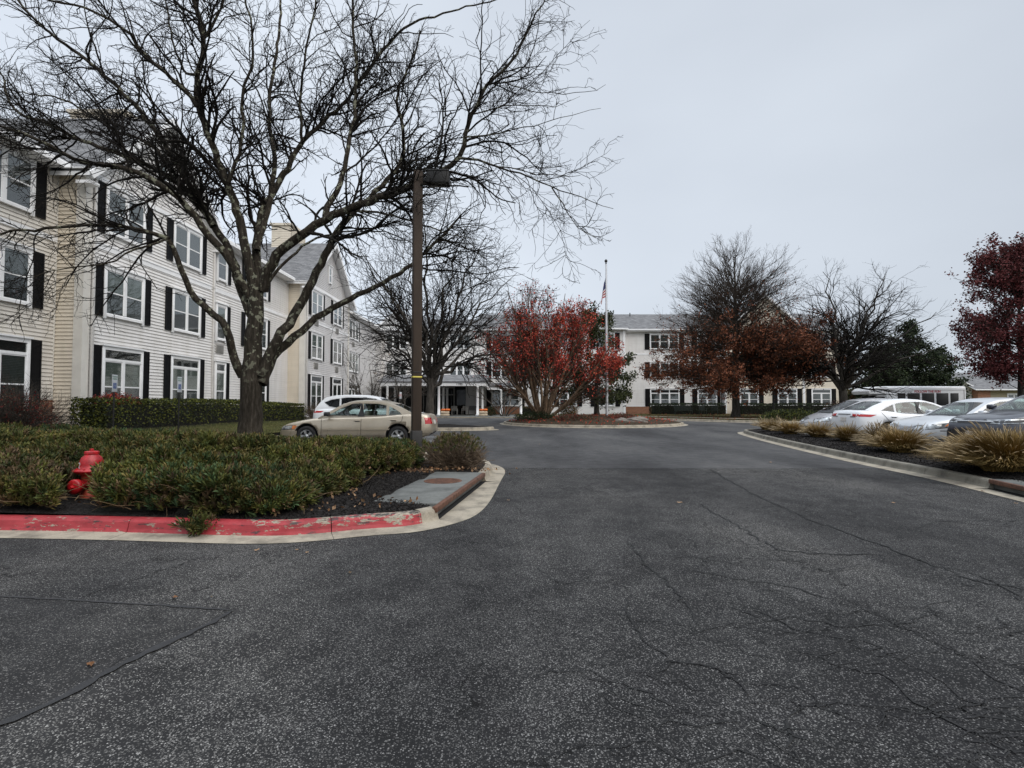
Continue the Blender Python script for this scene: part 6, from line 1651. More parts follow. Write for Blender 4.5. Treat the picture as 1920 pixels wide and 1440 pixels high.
grass_clump('tan grass clump in front of the grey hatchback', 10.3, 18.0, 0.58, 0.38, 3200, 306, 0.04)
grass_clump('tan grass clump left of the grey hatchback nose', 10.35, 19.9, 0.62, 0.40, 3000, 307, 0.04)
grass_clump('small tan grass clump second from the far tip of the bed', 10.6, 21.6, 0.50, 0.42, 1200, 308, 0.10)
grass_clump('smallest tan grass clump at the far tip of the bed', 11.0, 23.2, 0.45, 0.38, 900, 309, 0.10)
grass_clump('tan grass clump cut off by the right edge, behind the largest one', 9.9, 8.6, 0.7, 0.5, 3200, 310, 0.06)

# ---- turf blades on the near lawns
rg = np.random.default_rng(401); n = 26000
x = rg.uniform(-12.0, -8.6, n); y = 13 + 20 * rg.uniform(0, 1, n) ** 1.5
bz = lhv(x, y) + 0.0
d = rg.normal(0, 0.35, (n, 3)); d[:, 2] = 1
bv = np.array([[-0.09, 0, 0], [0.09, 0, 0], [0.0, 0.2, 1.0]]); bf = np.array([[0, 1, 2]])
v, f = rot_instances(rg, bv, bf, np.stack([x, y, bz], 1), d, rg.uniform(0.05, 0.10, n))
tag(link('grass', np_mesh('grass', v, f, M['turf'])), 'short grass on the strip between the hedge and the parked cars', 'grass', None, 'stuff')

# ---- litter of dead leaves in the bed, mulch chips, single leaves on the road
rg = np.random.default_rng(402); n = 3200
x = rg.uniform(-9, -0.5, n); y = rg.uniform(5.6, 13, n); ok = in_bed(x, y, 0.05) & ((jun_height(x, y) < 0.15) | (rg.uniform(0, 1, n) < 0.25)); x, y = x[ok], y[ok]
# thicker drift in front of the round shrub
m = 420; x = np.r_[x, rg.normal(-1.5, 0.55, m)]; y = np.r_[y, rg.normal(9.15, 0.25, m)]
hz = np.maximum(bed_h(x, y, np.full_like(x, 3.0)), 0) + np.where(jun_height(x, y) > 0.15, jun_height(x, y) * 0.98, 0.02)
kk = ~((x > -1.9) & (y < 8.75) & (y > 6.6)); x, y, hz = x[kk], y[kk], hz[kk]
v, f = leaf_cards(rg, np.stack([x, y, hz], 1), (0.03, 0.065), 0.004, 1, 0.0)
v2_ = (v, f)
for (lx0, lx1, ly0, ly1, nn, mt, hf, lab) in ((-0.5, 10.5, 28.6, 40, 1500, 'red_leaf', None, 'red leaves fallen on the round island under the red tree'), (11, 27, 36, 55, 1800, 'oak_leaf', 1, 'brown oak leaves scattered on the lawn under the oak')):
    xx = rg.uniform(lx0, lx1, nn); yy = rg.uniform(ly0, ly1, nn)
    if hf is None: k2 = ((xx - cx_) / 5.4) ** 2 + ((yy - cy_) / 5.8) ** 2 < 1; xx, yy = xx[k2], yy[k2]; zz = np.array([ih(p_, q_) + 0.02 for p_, q_ in zip(xx, yy)])
    else: k2 = inside(lpoly, xx, yy); xx, yy = xx[k2], yy[k2]; zz = np.full(len(xx), 0.19)
    vv_, ff_ = leaf_cards(rg, np.stack([xx, yy, zz], 1), (0.06, 0.12), 0.01, 1, 0.0)
    tag(link('leaf_litter', np_mesh('leaf_litter', vv_, ff_, M[mt])), lab, 'leaf litter', None, 'stuff')
v, f = v2_
tag(link('leaf_litter', np_mesh('leaf_litter', v, f, M['tan_leaf'])), 'dead leaves caught in the junipers and along the drain slab', 'leaf litter', None, 'stuff')
def chips(name, label, pts_fn, n, seed, size=(0.015, 0.045)):
    rg = np.random.default_rng(seed); x, y, z = pts_fn(rg, n)
    bv = np.array([[-.5, -.16, 0], [.5, -.13, 0], [.45, .16, 0], [-.5, .13, .0], [-.4, 0, .2], [.4, 0, .18]]); bf = np.array([[0, 1, 5, 4], [2, 3, 4, 5], [1, 2, 5, 5], [3, 0, 4, 4]])[:2]
    d = rg.normal(0, 0.5, (len(x), 3)); d[:, 2] += 1
    v, f = rot_instances(rg, bv, bf, np.stack([x, y, z], 1), d, rg.uniform(size[0], size[1], len(x)))
    tag(link(name, np_mesh(name, v, f, M['mulch'])), label, 'mulch', None, 'stuff')
def f1(rg, n):
    x = rg.uniform(-4, -0.4, n); y = rg.uniform(5.5, 8.9, n); ok = in_bed(x, y, 0.03); x, y = x[ok], y[ok]
    return x, y, bed_h(x, y, nearest_on(bed_poly, x, y)[2]) + 0.004
chips('mulch_chips', 'black shredded mulch behind the red kerb', f1, 16000, 403)
rb_poly = rbed
def f2(rg, n):
    x = rg.uniform(6.5, 11.2, n); y = rg.uniform(7, 22, n) ; ok = inside(rb_poly, x, y); x, y = x[ok], y[ok]
    return x, y, rbed_h(x, y, nearest_on(rb_poly, x, y)[2]) + 0.004
chips('mulch_chips', 'black shredded mulch in the grass bed on the right', f2, 22000, 404, (0.025, 0.06))

def single_leaf(px, py, label, mt, s, seed):
    rr = random.Random(seed); g = G(px, py, 0.012)
    bm = bmesh.new(); nl = 5; ring = []
    for i in range(nl * 2):                       # lobed outline, curled
        a = 2 * math.pi * i / (nl * 2); r_ = s * (1.0 if i % 2 == 0 else 0.48) * rr.uniform(0.8, 1.1)
        ring.append(bm.verts.new((math.cos(a) * r_, math.sin(a) * r_ * 0.75, abs(math.sin(a * 1.5 + seed)) * s * 0.32)))
    c = bm.verts.new((0, 0, s * 0.05))
    for i in range(len(ring)): bm.faces.new((c, ring[i], ring[(i + 1) % len(ring)]))
    me = bpy.data.meshes.new('fallen_leaf'); bm.to_mesh(me); bm.free(); me.materials.append(mt)
    return tag(link('fallen_leaf', me, None, g, rr.uniform(0, 6)), label, 'leaf', 'leaves fallen on the asphalt')
for (px, py, lab, mt, s) in ((170, 1247, 'reddish brown curled leaf lying on the dark asphalt patch', 'brown_leaf', 0.035), (328, 1120, 'brown leaf beside the near seam of the asphalt patch', 'brown_leaf', 0.03), (397, 1119, 'black scrap of leaf right of the brown leaf on the seam', 'juniper_dead', 0.015),
                       (482, 1032, 'yellow leaf just off the gutter, leftmost of three', 'tan_leaf', 0.035), (557, 1031, 'small tan leaf just off the gutter, between two larger ones', 'tan_leaf', 0.022), (576, 1036, 'olive leaf just off the gutter, rightmost of three', 'tan_leaf', 0.026),
                       (656, 1074, 'black twig-like leaf on the open asphalt below the painted kerb', 'juniper_dead', 0.028), (1275, 943, 'pale curled leaf in the middle of the road', 'tan_leaf', 0.05), (1675, 943, 'white leaf scrap on the right half of the road', 'tan_leaf', 0.035),
                       (1012, 833, 'tan leaf on the smooth asphalt beyond the seam', 'tan_leaf', 0.05), (1445, 867, 'pale leaf near the right kerb just beyond the seam', 'tan_leaf', 0.05), (1106, 805, 'tiny pale leaf in front of the round island', 'tan_leaf', 0.06), (953, 938, 'tan leaf on asphalt beside the drain gutter', 'tan_leaf', 0.03),
                       (1843, 921, 'white leaf scrap in front of the dark storm drain', 'tan_leaf', 0.04), (1905, 944, 'white leaf scrap at the right edge of the road', 'tan_leaf', 0.035)):
    single_leaf(px, py, lab, M[mt], s, px)
# =================================================================== VEHICLES
def smoothstep(a): return a * a * (3 - 2 * a)
def sm_interp(x, pts):
    """smooth curve through (x,y) points (monotone cubic-ish)"""
    pts = sorted(pts); xs = [p[0] for p in pts]; ys = [p[1] for p in pts]
    if x <= xs[0]: return ys[0]
    if x >= xs[-1]: return ys[-1]
    i = max(j for j in range(len(xs) - 1) if xs[j] <= x)
    def sl(j):
        if j == 0: return (ys[1] - ys[0]) / (xs[1] - xs[0])
        if j == len(xs) - 1: return (ys[-1] - ys[-2]) / (xs[-1] - xs[-2])
        a = (ys[j] - ys[j - 1]) / (xs[j] - xs[j - 1]); b = (ys[j + 1] - ys[j]) / (xs[j + 1] - xs[j])
        return 0 if a * b <= 0 else 2 * a * b / (a + b)
    h = xs[i + 1] - xs[i]; t = (x - xs[i]) / h; m0, m1 = sl(i) * h, sl(i + 1) * h
    return (2 * t**3 - 3 * t**2 + 1) * ys[i] + (t**3 - 2 * t**2 + t) * m0 + (-2 * t**3 + 3 * t**2) * ys[i + 1] + (t**3 - t**2) * m1

def make_wheel(r, rim_r, w_, spokes, parent, x, y, side, style=0):
    wm = MB()
    prof = [(rim_r - 0.01, -w_ / 2 + 0.02), (rim_r + 0.015, -w_ / 2), (r - 0.035, -w_ / 2), (r - 0.008, -w_ / 2 + 0.025), (r, -w_ / 2 + 0.06), (r, w_ / 2 - 0.06), (r - 0.008, w_ / 2 - 0.025), (r - 0.035, w_ / 2), (rim_r + 0.015, w_ / 2), (rim_r - 0.01, w_ / 2 - 0.02)]
    Mx = Matrix.Rotation(R(-90) * side, 4, 'X')       # local +z -> outwards
    wm.lathe(prof, 40, 0, Mx)
    o = wm.build('wheel', M['rubber'], parent, (x, y, r))
    rm = MB(); z1 = w_ / 2 - 0.02
    rm.lathe([(rim_r, z1 - 0.10), (rim_r, z1), (rim_r - 0.022, z1), (rim_r - 0.03, z1 - 0.05)], 40, 0, Mx)
    rm.lathe([(rim_r - 0.02, z1 - 0.09), (0.0, z1 - 0.085)], 30, 1, Mx)
    rm.lathe([(0.055, z1 - 0.05), (0.055, z1 - 0.012), (0.035, z1 - 0.004), (0, z1 - 0.004)], 20, 0, Mx)
    for k in range(spokes):
        a = 2 * math.pi * k / spokes; Rz = Matrix.Rotation(a, 4, 'Z')
        wd0, wd1 = (0.030, 0.052) if style == 0 else (0.018, 0.022)
        vs = [(0.04, -wd0, z1 - 0.05), (0.04, wd0, z1 - 0.05), (rim_r - 0.012, wd1, z1 - 0.035), (rim_r - 0.012, -wd1, z1 - 0.035), (0.04, -wd0 * .7, z1 - 0.016), (0.04, wd0 * .7, z1 - 0.016), (rim_r - 0.012, wd1 * .8, z1 - 0.006), (rim_r - 0.012, -wd1 * .8, z1 - 0.006)]
        rm.add([Mx @ (Rz @ Vector(v)) for v in vs], [(4, 5, 6, 7), (0, 4, 7, 3), (1, 2, 6, 5), (3, 7, 6, 2), (0, 1, 5, 4)], 0)
    rm.build('rim', [M['alloy'], M['plastic_dark']], o)
    return o

def make_car(name, label, cat, S, loc, rz, pm):
    """S: dict of the car's measured shape. x forward, y left, z up; origin on the ground under the middle"""
    root = tag(empty(name, loc, rz), label, cat)
    L, W = S['L'], S['W'] / 2
    top, bot, wid = S['top'], S['bot'], S['wid']
    F_ = [0, 0, .10, .30, .52, .74, .88, .96, 1.0, 1.015, 1.03]
    Y_ = [0, .80, .955, 1.0, 1.0, .985, .955, .915, .86, .45, 0]
    NS = 56
    xs = [L / 2 - L * i / (NS - 1) for i in range(NS)]
    # a little denser at both ends
    xs = [L / 2 * (1 if q > 0 else -1) * (1 - (1 - abs(q)) ** 1.25) for q in [1 - 2 * i / (NS - 1) for i in range(NS)]]
    bm = bmesh.new(); rings = []
    mb_t = lambda x: sm_interp(x, top); mb_b = lambda x: sm_interp(x, bot); mb_w = lambda x: sm_interp(x, wid)
    yy = Y_[1:]; 
    def ring(x):
        t, b, w_ = mb_t(x), mb_b(x), mb_w(x)
        pts = [(y * w_, b + f * (t - b)) for f, y in zip(F_[1:], Y_[1:])]
        full = pts + [(-y, z) for y, z in pts[-2::-1]]
        return [bm.verts.new((x, y, z)) for y, z in full]
    for x in xs: rings.append(ring(x))
    n = len(rings[0])
    xa, xc = S['gh'][0][0], S['gh'][-1][0]
    for i in range(NS - 1):
        for j in range(n):
            f = bm.faces.new((rings[i][j], rings[i][(j + 1) % n], rings[i + 1][(j + 1) % n], rings[i + 1][j]))
            xm = (xs[i] + xs[i + 1]) / 2; k = (j % n)
            topface = 7 <= k <= n - 10 + 0
            f.material_index = 1 if (xc + 0.05 < xm < xa - 0.05 and 7 <= k < n - 1 and min(rings[i][j].co.z, rings[i][(j + 1) % n].co.z) >= mb_t(xs[i]) - 0.012) else 0
            if k == n - 1: f.material_index = 2
            f.smooth = True
    bm.faces.new(rings[0]); bm.faces.new(rings[-1][::-1])
    bmesh.ops.recalc_face_normals(bm, faces=bm.faces)
    me = bpy.data.meshes.new('body'); bm.to_mesh(me); bvh = BVHTree.FromBMesh(bm); bm.free()
    for m_ in (pm, M['interior'], M['plastic_dark']): me.materials.append(m_)
    body = link('body', me, root)
    # wheel arches cut out
    cm = MB(); ar = S['arch']
    for wx in S['axles']:
        for sd in (-1, 1):
            y0, y1 = (W - 0.30, W + 0.2) if sd > 0 else (-W - 0.2, -W + 0.30)
            k = 36; pr = [(wx + ar * math.cos(2 * math.pi * q / k), S['r'] + 0.02 + ar * math.sin(2 * math.pi * q / k)) for q in range(k)]
            cm.prism(pr, y0, y1, 'y')
    cut = cm.build('cutter', [M['plastic_dark']]); cut.matrix_world = root.matrix_world
    bpy.context.view_layer.update()
    cut.parent = root; 
    mod = body.modifiers.new('b', 'BOOLEAN'); mod.operation = 'DIFFERENCE'; mod.object = cut; mod.solver = 'EXACT'; mod.material_mode = 'TRANSFER'
    bpy.context.view_layer.update()
    dg = bpy.context.evaluated_depsgraph_get(); me2 = bpy.data.meshes.new_from_object(body.evaluated_get(dg))
    body.modifiers.clear(); body.data = me2; bpy.data.objects.remove(cut, do_unlink=True)
    for p in me2.polygons: p.use_smooth = True
    # ---------------- greenhouse
    gh = S['gh']                                     # side outline from A base over the roof to the C base: (x,z)
    zb_, zr = S['belt'], max(p[1] for p in gh)
    wb, wr = S['gw']                                 # half widths at belt and roof
    def gy(z): return wb + (wr - wb) * min(1, max(0, (z - zb_) / (zr - zb_)))
    # dense outline
    ol = []
    for i in range(len(gh) - 1):
        for q in range(4): ol.append(Vector(gh[i]).lerp(Vector(gh[i + 1]), q / 4))
    ol.append(Vector(gh[-1])); ol2 = [ol[0]]
    for i in range(1, len(ol) - 1): ol2.append((ol[i - 1] + ol[i] * 2 + ol[i + 1]) / 4)
    ol2.append(ol[-1]); ol = ol2
    M_ = 13; us = [-1 + 2 * j / (M_ - 1) for j in range(M_)]
    i_ws, i_rw = S['ws'], S['rw']                      # fractions of gh index: windscreen ends, rear glass starts
    bulge = S.get('bulge', 0.10)
    def pt(i, u):
        p = ol[i]; w_ = gy(p.y)
        fx = 0.0
        if i <= i_ws * 4 + 2: fx = bulge * (1 - u * u) * (1 if i <= i_ws * 4 else 0.5)
        if i >= i_rw * 4 - 2: fx = -bulge * 0.8 * (1 - u * u) * (1 if i >= i_rw * 4 else 0.5)
        cr = 0.045 * (1 - u ** 4) * min(1, (p.y - zb_) / (zr - zb_) + 0.1)
        return (p.x + fx, -u * w_, p.y + cr)
    gmb = MB(); gl = MB(); rgl = MB()
    for i in range(len(ol) - 1):
        for j in range(M_ - 1):
            q = [pt(i, us[j]), pt(i, us[j + 1]), pt(i + 1, us[j + 1]), pt(i + 1, us[j])]
            inner_ = 0 < j < M_ - 2
            if inner_ and i < i_ws * 4 - 0 and i > 0: gl.add(q, [(0, 1, 2, 3)], 0, True)
            elif inner_ and i >= i_rw * 4 and i < len(ol) - 2: rgl.add(q, [(0, 1, 2, 3)], 0, True)
            else:
                edge = (i < i_ws * 4 or i >= i_rw * 4) and inner_
                gmb.add(q, [(0, 1, 2, 3)], 1 if edge else 0, True)
    # side walls with window holes
    def side(sd):
        bm = bmesh.new()
        def loop(poly):
            vs = [bm.verts.new((x, sd * gy(z), z)) for x, z in poly]
            return [bm.edges.new((vs[i], vs[(i + 1) % len(vs)])) for i in range(len(vs))]
        outl = [(p.x, p.y) for p in ol]
        base_ = [(ol[-1].x, zb_ - 0.10), (ol[0].x, zb_ - 0.10)]
        es = loop(outl + base_)
        for wpoly in S['side_windows']: es += loop(wpoly)
        bmesh.ops.triangle_fill(bm, use_beauty=True, use_dissolve=False, edges=es)
        def inp(p):
            for wp in S['side_windows']:
                c_ = False; k = len(wp)
                for i in range(k):
                    (x1, z1), (x2, z2) = wp[i], wp[(i + 1) % k]
                    if (z1 > p.z) != (z2 > p.z) and p.x < (x2 - x1) * (p.z - z1) / (z2 - z1) + x1: c_ = not c_
                if c_: return True
            return False
        bad = [f for f in bm.faces if inp(f.calc_center_median())]
        if bad: bmesh.ops.delete(bm, geom=bad, context='FACES_ONLY')
        bm.verts.index_update()
        gmb.add([v.co.copy() for v in bm.verts], [[v.index for v in f.verts] for f in bm.faces], 0, False)
        bm.free()
    side(1); side(-1)
    # dark pillar and seal frames round the side windows
    for sd in (1, -1):
        for wpoly in S['side_windows']:
            cx = sum(p[0] for p in wpoly) / len(wpoly); cz = sum(p[1] for p in wpoly) / len(wpoly)
            k = len(wpoly)
            outw = [(cx + (p[0] - cx) * 1.0 + 0.022 * (1 if p[0] > cx else -1), p[1] + 0.016 * (1 if p[1] > cz else -1)) for p in wpoly]
            vs = [(x, sd * (gy(z) + 0.004), z) for x, z in outw] + [(x, sd * (gy(z) - 0.012), z) for x, z in wpoly]
            gmb.add(vs, [(i, (i + 1) % k, k + (i + 1) % k, k + i) for i in range(k)], 2)
    for (xa_, xb_, x2, x3) in S.get('bpillars', []):
        for sd in (1, -1):
            zt = zr - 0.075; vs = [(xa_, sd * (gy(zb_) + 0.005), zb_), (xb_, sd * (gy(zb_) + 0.005), zb_), (x3, sd * (gy(zt) + 0.005), zt), (x2, sd * (gy(zt) + 0.005), zt)]
            gmb.add(vs, [(0, 1, 2, 3)], 2)
    gob = gmb.build('cabin', [pm, M['plastic_dark'], M['black']], root)
    gl.build('windscreen', S.get('glass', M['car_glass']), root); rgl.build('rear_window', S.get('rglass', M['car_glass']), root)
    for k_, wpoly in enumerate(S['side_windows']):
        for sd in (1, -1):
            g_ = MB(); g_.add([(x, sd * (gy(z) - 0.008), z) for x, z in wpoly], [tuple(range(len(wpoly)))])
            g_.build('side_window', S.get('rglass', M['car_glass']) if k_ else S.get('glass', M['car_glass']), root)
    # interior: dash, seats, head restraints
    it = MB(); xf = S['seats'][0]
    for xs_ in S['seats']:
        for y_ in (-0.36, 0.36):
            Mx = Matrix.Translation((xs_, y_, zb_ - 0.12)) @ Matrix.Rotation(R(-14), 4, 'Y')
            it.rbox(-0.07, 0.07, -0.23, 0.23, -0.1, 0.30, 0.05, 0, Mx); it.rbox(-0.05, 0.05, -0.12, 0.12, 0.33, 0.50, 0.04, 0, Mx)
    it.build('seats', S.get('seatmat', M['interior']), root)
    ds = MB(); ds.rbox(S['gh'][0][0] - 0.75, S['gh'][0][0] - 0.28, -wb + 0.1, wb - 0.1, zb_ - 0.02, zb_ + 0.05, 0.02)
    ds.tube([(xf + 0.62 + 0.02 * math.cos(q), 0.36 + 0.18 * math.cos(q), zb_ + 0.02 + 0.17 * math.sin(q)) for q in [2 * math.pi * k / 16 for k in range(17)]], 0.014, 6)
    ds.rbox(S['gh'][1][0] - 0.25, S['gh'][1][0] - 0.22, -0.11, 0.11, zr - 0.20, zr - 0.13, 0.01)
    ds.build('dashboard', M['interior'], root)
    # wheels
    for wx in S['axles']:
        for sd in (1, -1): make_wheel(S['r'], S['rim'], 0.2, S.get('spokes', 5), root, wx, sd * (W - 0.115), sd, S.get('wstyle', 0))
    ub = MB(); ub.rbox(-L / 2 + 0.5, L / 2 - 0.5, -W + 0.25, W - 0.25, 0.16, 0.34, 0.03); ub.build('underbody', M['plastic_dark'], root)
    # ---------------- surface pieces projected on the body
    def patch(nm, corners, direction, mat_, offs=0.006, nu=8, nv=4, thick=0.0, parent=root):
        d = Vector(direction).normalized(); c = [Vector(q) for q in corners]; vs = []; 
        for i in range(nu + 1):
            for j in range(nv + 1):
                p = c[0].lerp(c[1], i / nu).lerp(c[3].lerp(c[2], i / nu), j / nv)
                h = bvh.ray_cast(p - d * 1.5, d)
                q = h[0] if h[0] is not None else p
                vs.append(q - d * offs)
        fs = [(i * (nv + 1) + j, (i + 1) * (nv + 1) + j, (i + 1) * (nv + 1) + j + 1, i * (nv + 1) + j + 1) for i in range(nu) for j in range(nv)]
        # rim going into the body so that the piece has thickness
        k = len(vs); vs2 = [v + d * (offs + 0.01) for v in vs]
        rim = [(i * (nv + 1), (i + 1) * (nv + 1)) for i in range(nu)] + [(i * (nv + 1) + nv, (i + 1) * (nv + 1) + nv) for i in range(nu)] + [(j, j + 1) for j in range(nv)] + [(nu * (nv + 1) + j, nu * (nv + 1) + j + 1) for j in range(nv)]
        m_ = MB(); m_.add(vs + vs2, fs, 0, True); m_.add(vs + vs2, [(a, b, k + b, k + a) for a, b in rim], 0)
        return m_.build(nm, mat_, parent)
    def seam_line(pts3, direction, w_=0.007, nm='door_seam', mat_=None):
        d = Vector(direction).normalized(); m_ = MB(); out = []
        pts = [Vector(p) for p in pts3]; dd = []
        for i in range(len(pts) - 1):
            for q in range(8): dd.append(pts[i].lerp(pts[i + 1], q / 8))
        dd.append(pts[-1])
        for p in dd:
            h = bvh.ray_cast(p - d * 1.5, d)
            if h[0] is not None: out.append(h[0] - d * 0.001)
        if len(out) > 1: m_.tube(out, w_, 4); m_.build(nm, mat_ or M['black'], root)
    for sd in (1, -1):
        dr_ = (0, -sd, 0); y_ = sd * (W + 0.1)
        for dp in S['doors']:
            seam_line([(x, y_, z) for x, z in dp], dr_)
        for (x, z) in S['handles']:
            h = bvh.ray_cast(Vector((x, sd * 2, z)), Vector(dr_)); yb = h[0].y if h[0] is not None else sd * W
            hm = MB(); hm.rbox(x - 0.10, x + 0.10, yb + (0.0 if sd > 0 else -0.035), yb + (0.035 if sd > 0 else 0.0), z - 0.018, z + 0.018, 0.012); hm.build('door_handle', pm, root)
            patch('handle_recess', [(x - 0.08, y_, z - 0.04), (x + 0.07, y_, z - 0.04), (x + 0.07, y_, z + 0.0), (x - 0.08, y_, z + 0.0)], dr_, M['plastic_dark'], 0.0015, 4, 2)
        # mirror
        mx, mz = S['mirror']; mm = MB(); mm.rbox(mx - 0.09, mx + 0.07, sd * (wb + 0.14) - 0.09, sd * (wb + 0.14) + 0.09, mz - 0.065, mz + 0.065, 0.035)
        mm.tube([(mx, sd * (wb - 0.02), mz - 0.05), (mx, sd * (wb + 0.08), mz - 0.03)], 0.025, 8); mm.build('wing_mirror', S.get('mirrormat', pm), root)
        for (nm, cs, dr2, mt, of) in S['side_bits']:
            q_ = [(x, sd * y, z) for x, y, z in cs]
            if nm == 'headlight':
                c0 = sum((Vector(p) for p in q_), Vector()) / 4
                patch('headlight_seal', [c0 + (Vector(p) - c0) * 1.13 + Vector((0, 0, 0.008 * (1 if p[2] > c0.z else -1))) for p in q_], (dr2[0], dr2[1] * sd, dr2[2]), M['black'], of - 0.003)
            patch(nm, q_, (dr2[0], dr2[1] * sd, dr2[2]), mt, of)
    for (nm, cs, dr2, mt, of) in S['bits']: patch(nm, cs, dr2, mt, of)
    return root, bvh, patch

ends = lambda L, w, wn, wt: [(-L / 2, wt), (-L / 2 + 0.06, wt + (w - wt) * 0.45), (-L / 2 + 0.22, wt + (w - wt) * 0.80), (-L / 2 + 0.7, w * 0.99), (0, w), (L / 2 - 0.85, w * 0.985), (L / 2 - 0.35, wn + (w - wn) * 0.78), (L / 2 - 0.12, wn + (w - wn) * 0.42), (L / 2, wn)]

# ---- tan sedan (nose towards -x of the world)
L = 4.75; H2 = L / 2
S = dict(L=L, W=1.76, r=0.315, rim=0.205, arch=0.375, axles=(H2 - 0.90, -H2 + 1.02), belt=0.92, gw=(0.80, 0.60),
  top=[(-H2, 0.70), (-H2 + 0.04, 0.84), (-H2 + 0.12, 0.97), (-H2 + 0.5, 1.00), (-H2 + 1.0, 0.985), (-0.6, 0.93), (0.55, 0.90), (H2 - 1.15, 0.86), (H2 - 0.55, 0.76), (H2 - 0.20, 0.66), (H2 - 0.06, 0.58), (H2, 0.48)],
  bot=[(-H2, 0.42), (-H2 + 0.12, 0.32), (-H2 + 0.5, 0.22), (0, 0.20), (H2 - 0.5, 0.20), (H2 - 0.1, 0.26), (H2, 0.34)],
  wid=ends(L, 0.88, 0.62, 0.66),
  gh=[(H2 - 1.25, 0.88), (H2 - 1.60, 1.08), (H2 - 1.98, 1.29), (H2 - 2.25, 1.375), (H2 - 2.75, 1.405), (H2 - 3.20, 1.375), (H2 - 3.55, 1.28), (H2 - 3.95, 1.11), (H2 - 4.20, 0.97)], ws=2, rw=6,
  side_windows=[[(0.86, 0.955), (0.66, 1.05), (0.34, 1.22), (0.10, 1.315), (-0.13, 1.325), (-0.16, 0.945)],
                [(-0.27, 0.945), (-0.24, 1.325), (-0.70, 1.315), (-0.96, 1.265), (-0.98, 0.955)],
                [(-1.06, 0.965), (-1.05, 1.235), (-1.22, 1.16), (-1.40, 1.05), (-1.44, 1.0), (-1.38, 0.975)]],
  bpillars=[(-0.10, -0.31, -0.20, -0.09)], seats=(-0.25, -1.05), seatmat=M['seat_tan'],
  doors=[[(1.02, 0.88), (1.00, 0.60), (1.01, 0.30), (0.98, 0.24)], [(-0.22, 0.90), (-0.22, 0.25)], [(-1.50, 0.96), (-1.48, 0.80), (-1.30, 0.62), (-1.02, 0.45), (-0.98, 0.25)], [(1.0, 0.235), (-0.95, 0.235)]],
  handles=[(-0.10, 0.80), (-1.22, 0.815)], mirror=(0.82, 1.0), mirrormat=M['plastic_dark'],
  side_bits=[('headlight', [(H2 - 0.42, 1.0, 0.64), (H2 + 0.0, 0.40, 0.60), (H2 - 0.02, 0.40, 0.50), (H2 - 0.40, 1.0, 0.54)], (-0.55, -1, 0), M['lamp_clear'], 0.006),
             ('indicator', [(H2 - 0.56, 1.0, 0.64), (H2 - 0.42, 1.0, 0.645), (H2 - 0.40, 1.0, 0.535), (H2 - 0.50, 1.0, 0.53)], (-0.3, -1, 0), M['lamp_amber'], 0.007),
             ('tail_light', [(-H2 - 0.10, 0.92, 0.885), (-H2 - 0.10, 0.52, 0.885), (-H2 - 0.10, 0.52, 0.70), (-H2 - 0.10, 0.92, 0.69)], (1, -0.35, 0), M['lamp_red'], 0.008),
             ('side_moulding', [(0.95, 1.0, 0.545), (-0.18, 1.0, 0.555), (-0.18, 1.0, 0.505), (0.95, 1.0, 0.495)], (0, -1, 0), M['tan_paint'], 0.022),
             ('side_moulding', [(-0.26, 1.0, 0.545), (-1.12, 1.0, 0.55), (-1.08, 1.0, 0.51), (-0.26, 1.0, 0.505)], (0, -1, 0), M['tan_paint'], 0.022),
             ('fuel_flap', [(-1.68, 1.0, 0.86), (-1.86, 1.0, 0.86), (-1.86, 1.0, 0.72), (-1.68, 1.0, 0.72)], (0, -1, 0), M['tan_paint'], 0.004),
             ('rear_bumper', [(-H2 + 0.55, 1.0, 0.60), (-H2 - 0.0, 0.35, 0.61), (-H2 - 0.0, 0.35, 0.40), (-H2 + 0.62, 1.0, 0.42)], (0.6, -1, 0), M['tan_paint'], 0.03),
             ('front_bumper', [(H2 - 0.52, 1.0, 0.48), (H2, 0.3, 0.46), (H2, 0.3, 0.28), (H2 - 0.5, 1.0, 0.28)], (-0.6, -1, 0), M['tan_paint'], 0.02)],
  bits=[('number_plate', [(-H2 - .1, 0.16, 0.80), (-H2 - .1, -0.16, 0.80), (-H2 - .1, -0.16, 0.66), (-H2 - .1, 0.16, 0.66)], (1, 0, 0), M['plate'], 0.01),
        ('grille', [(H2 + .1, 0.3, 0.60), (H2 + .1, -0.3, 0.60), (H2 + .1, -0.3, 0.52), (H2 + .1, 0.3, 0.52)], (-1, 0, 0), M['plastic_dark'], 0.004)])
make_car('sedan', 'tan four door sedan seen side on behind the junipers and light pole', 'car', S, (-4.88, 17.35, 0.0), R(180), M['tan_paint'])

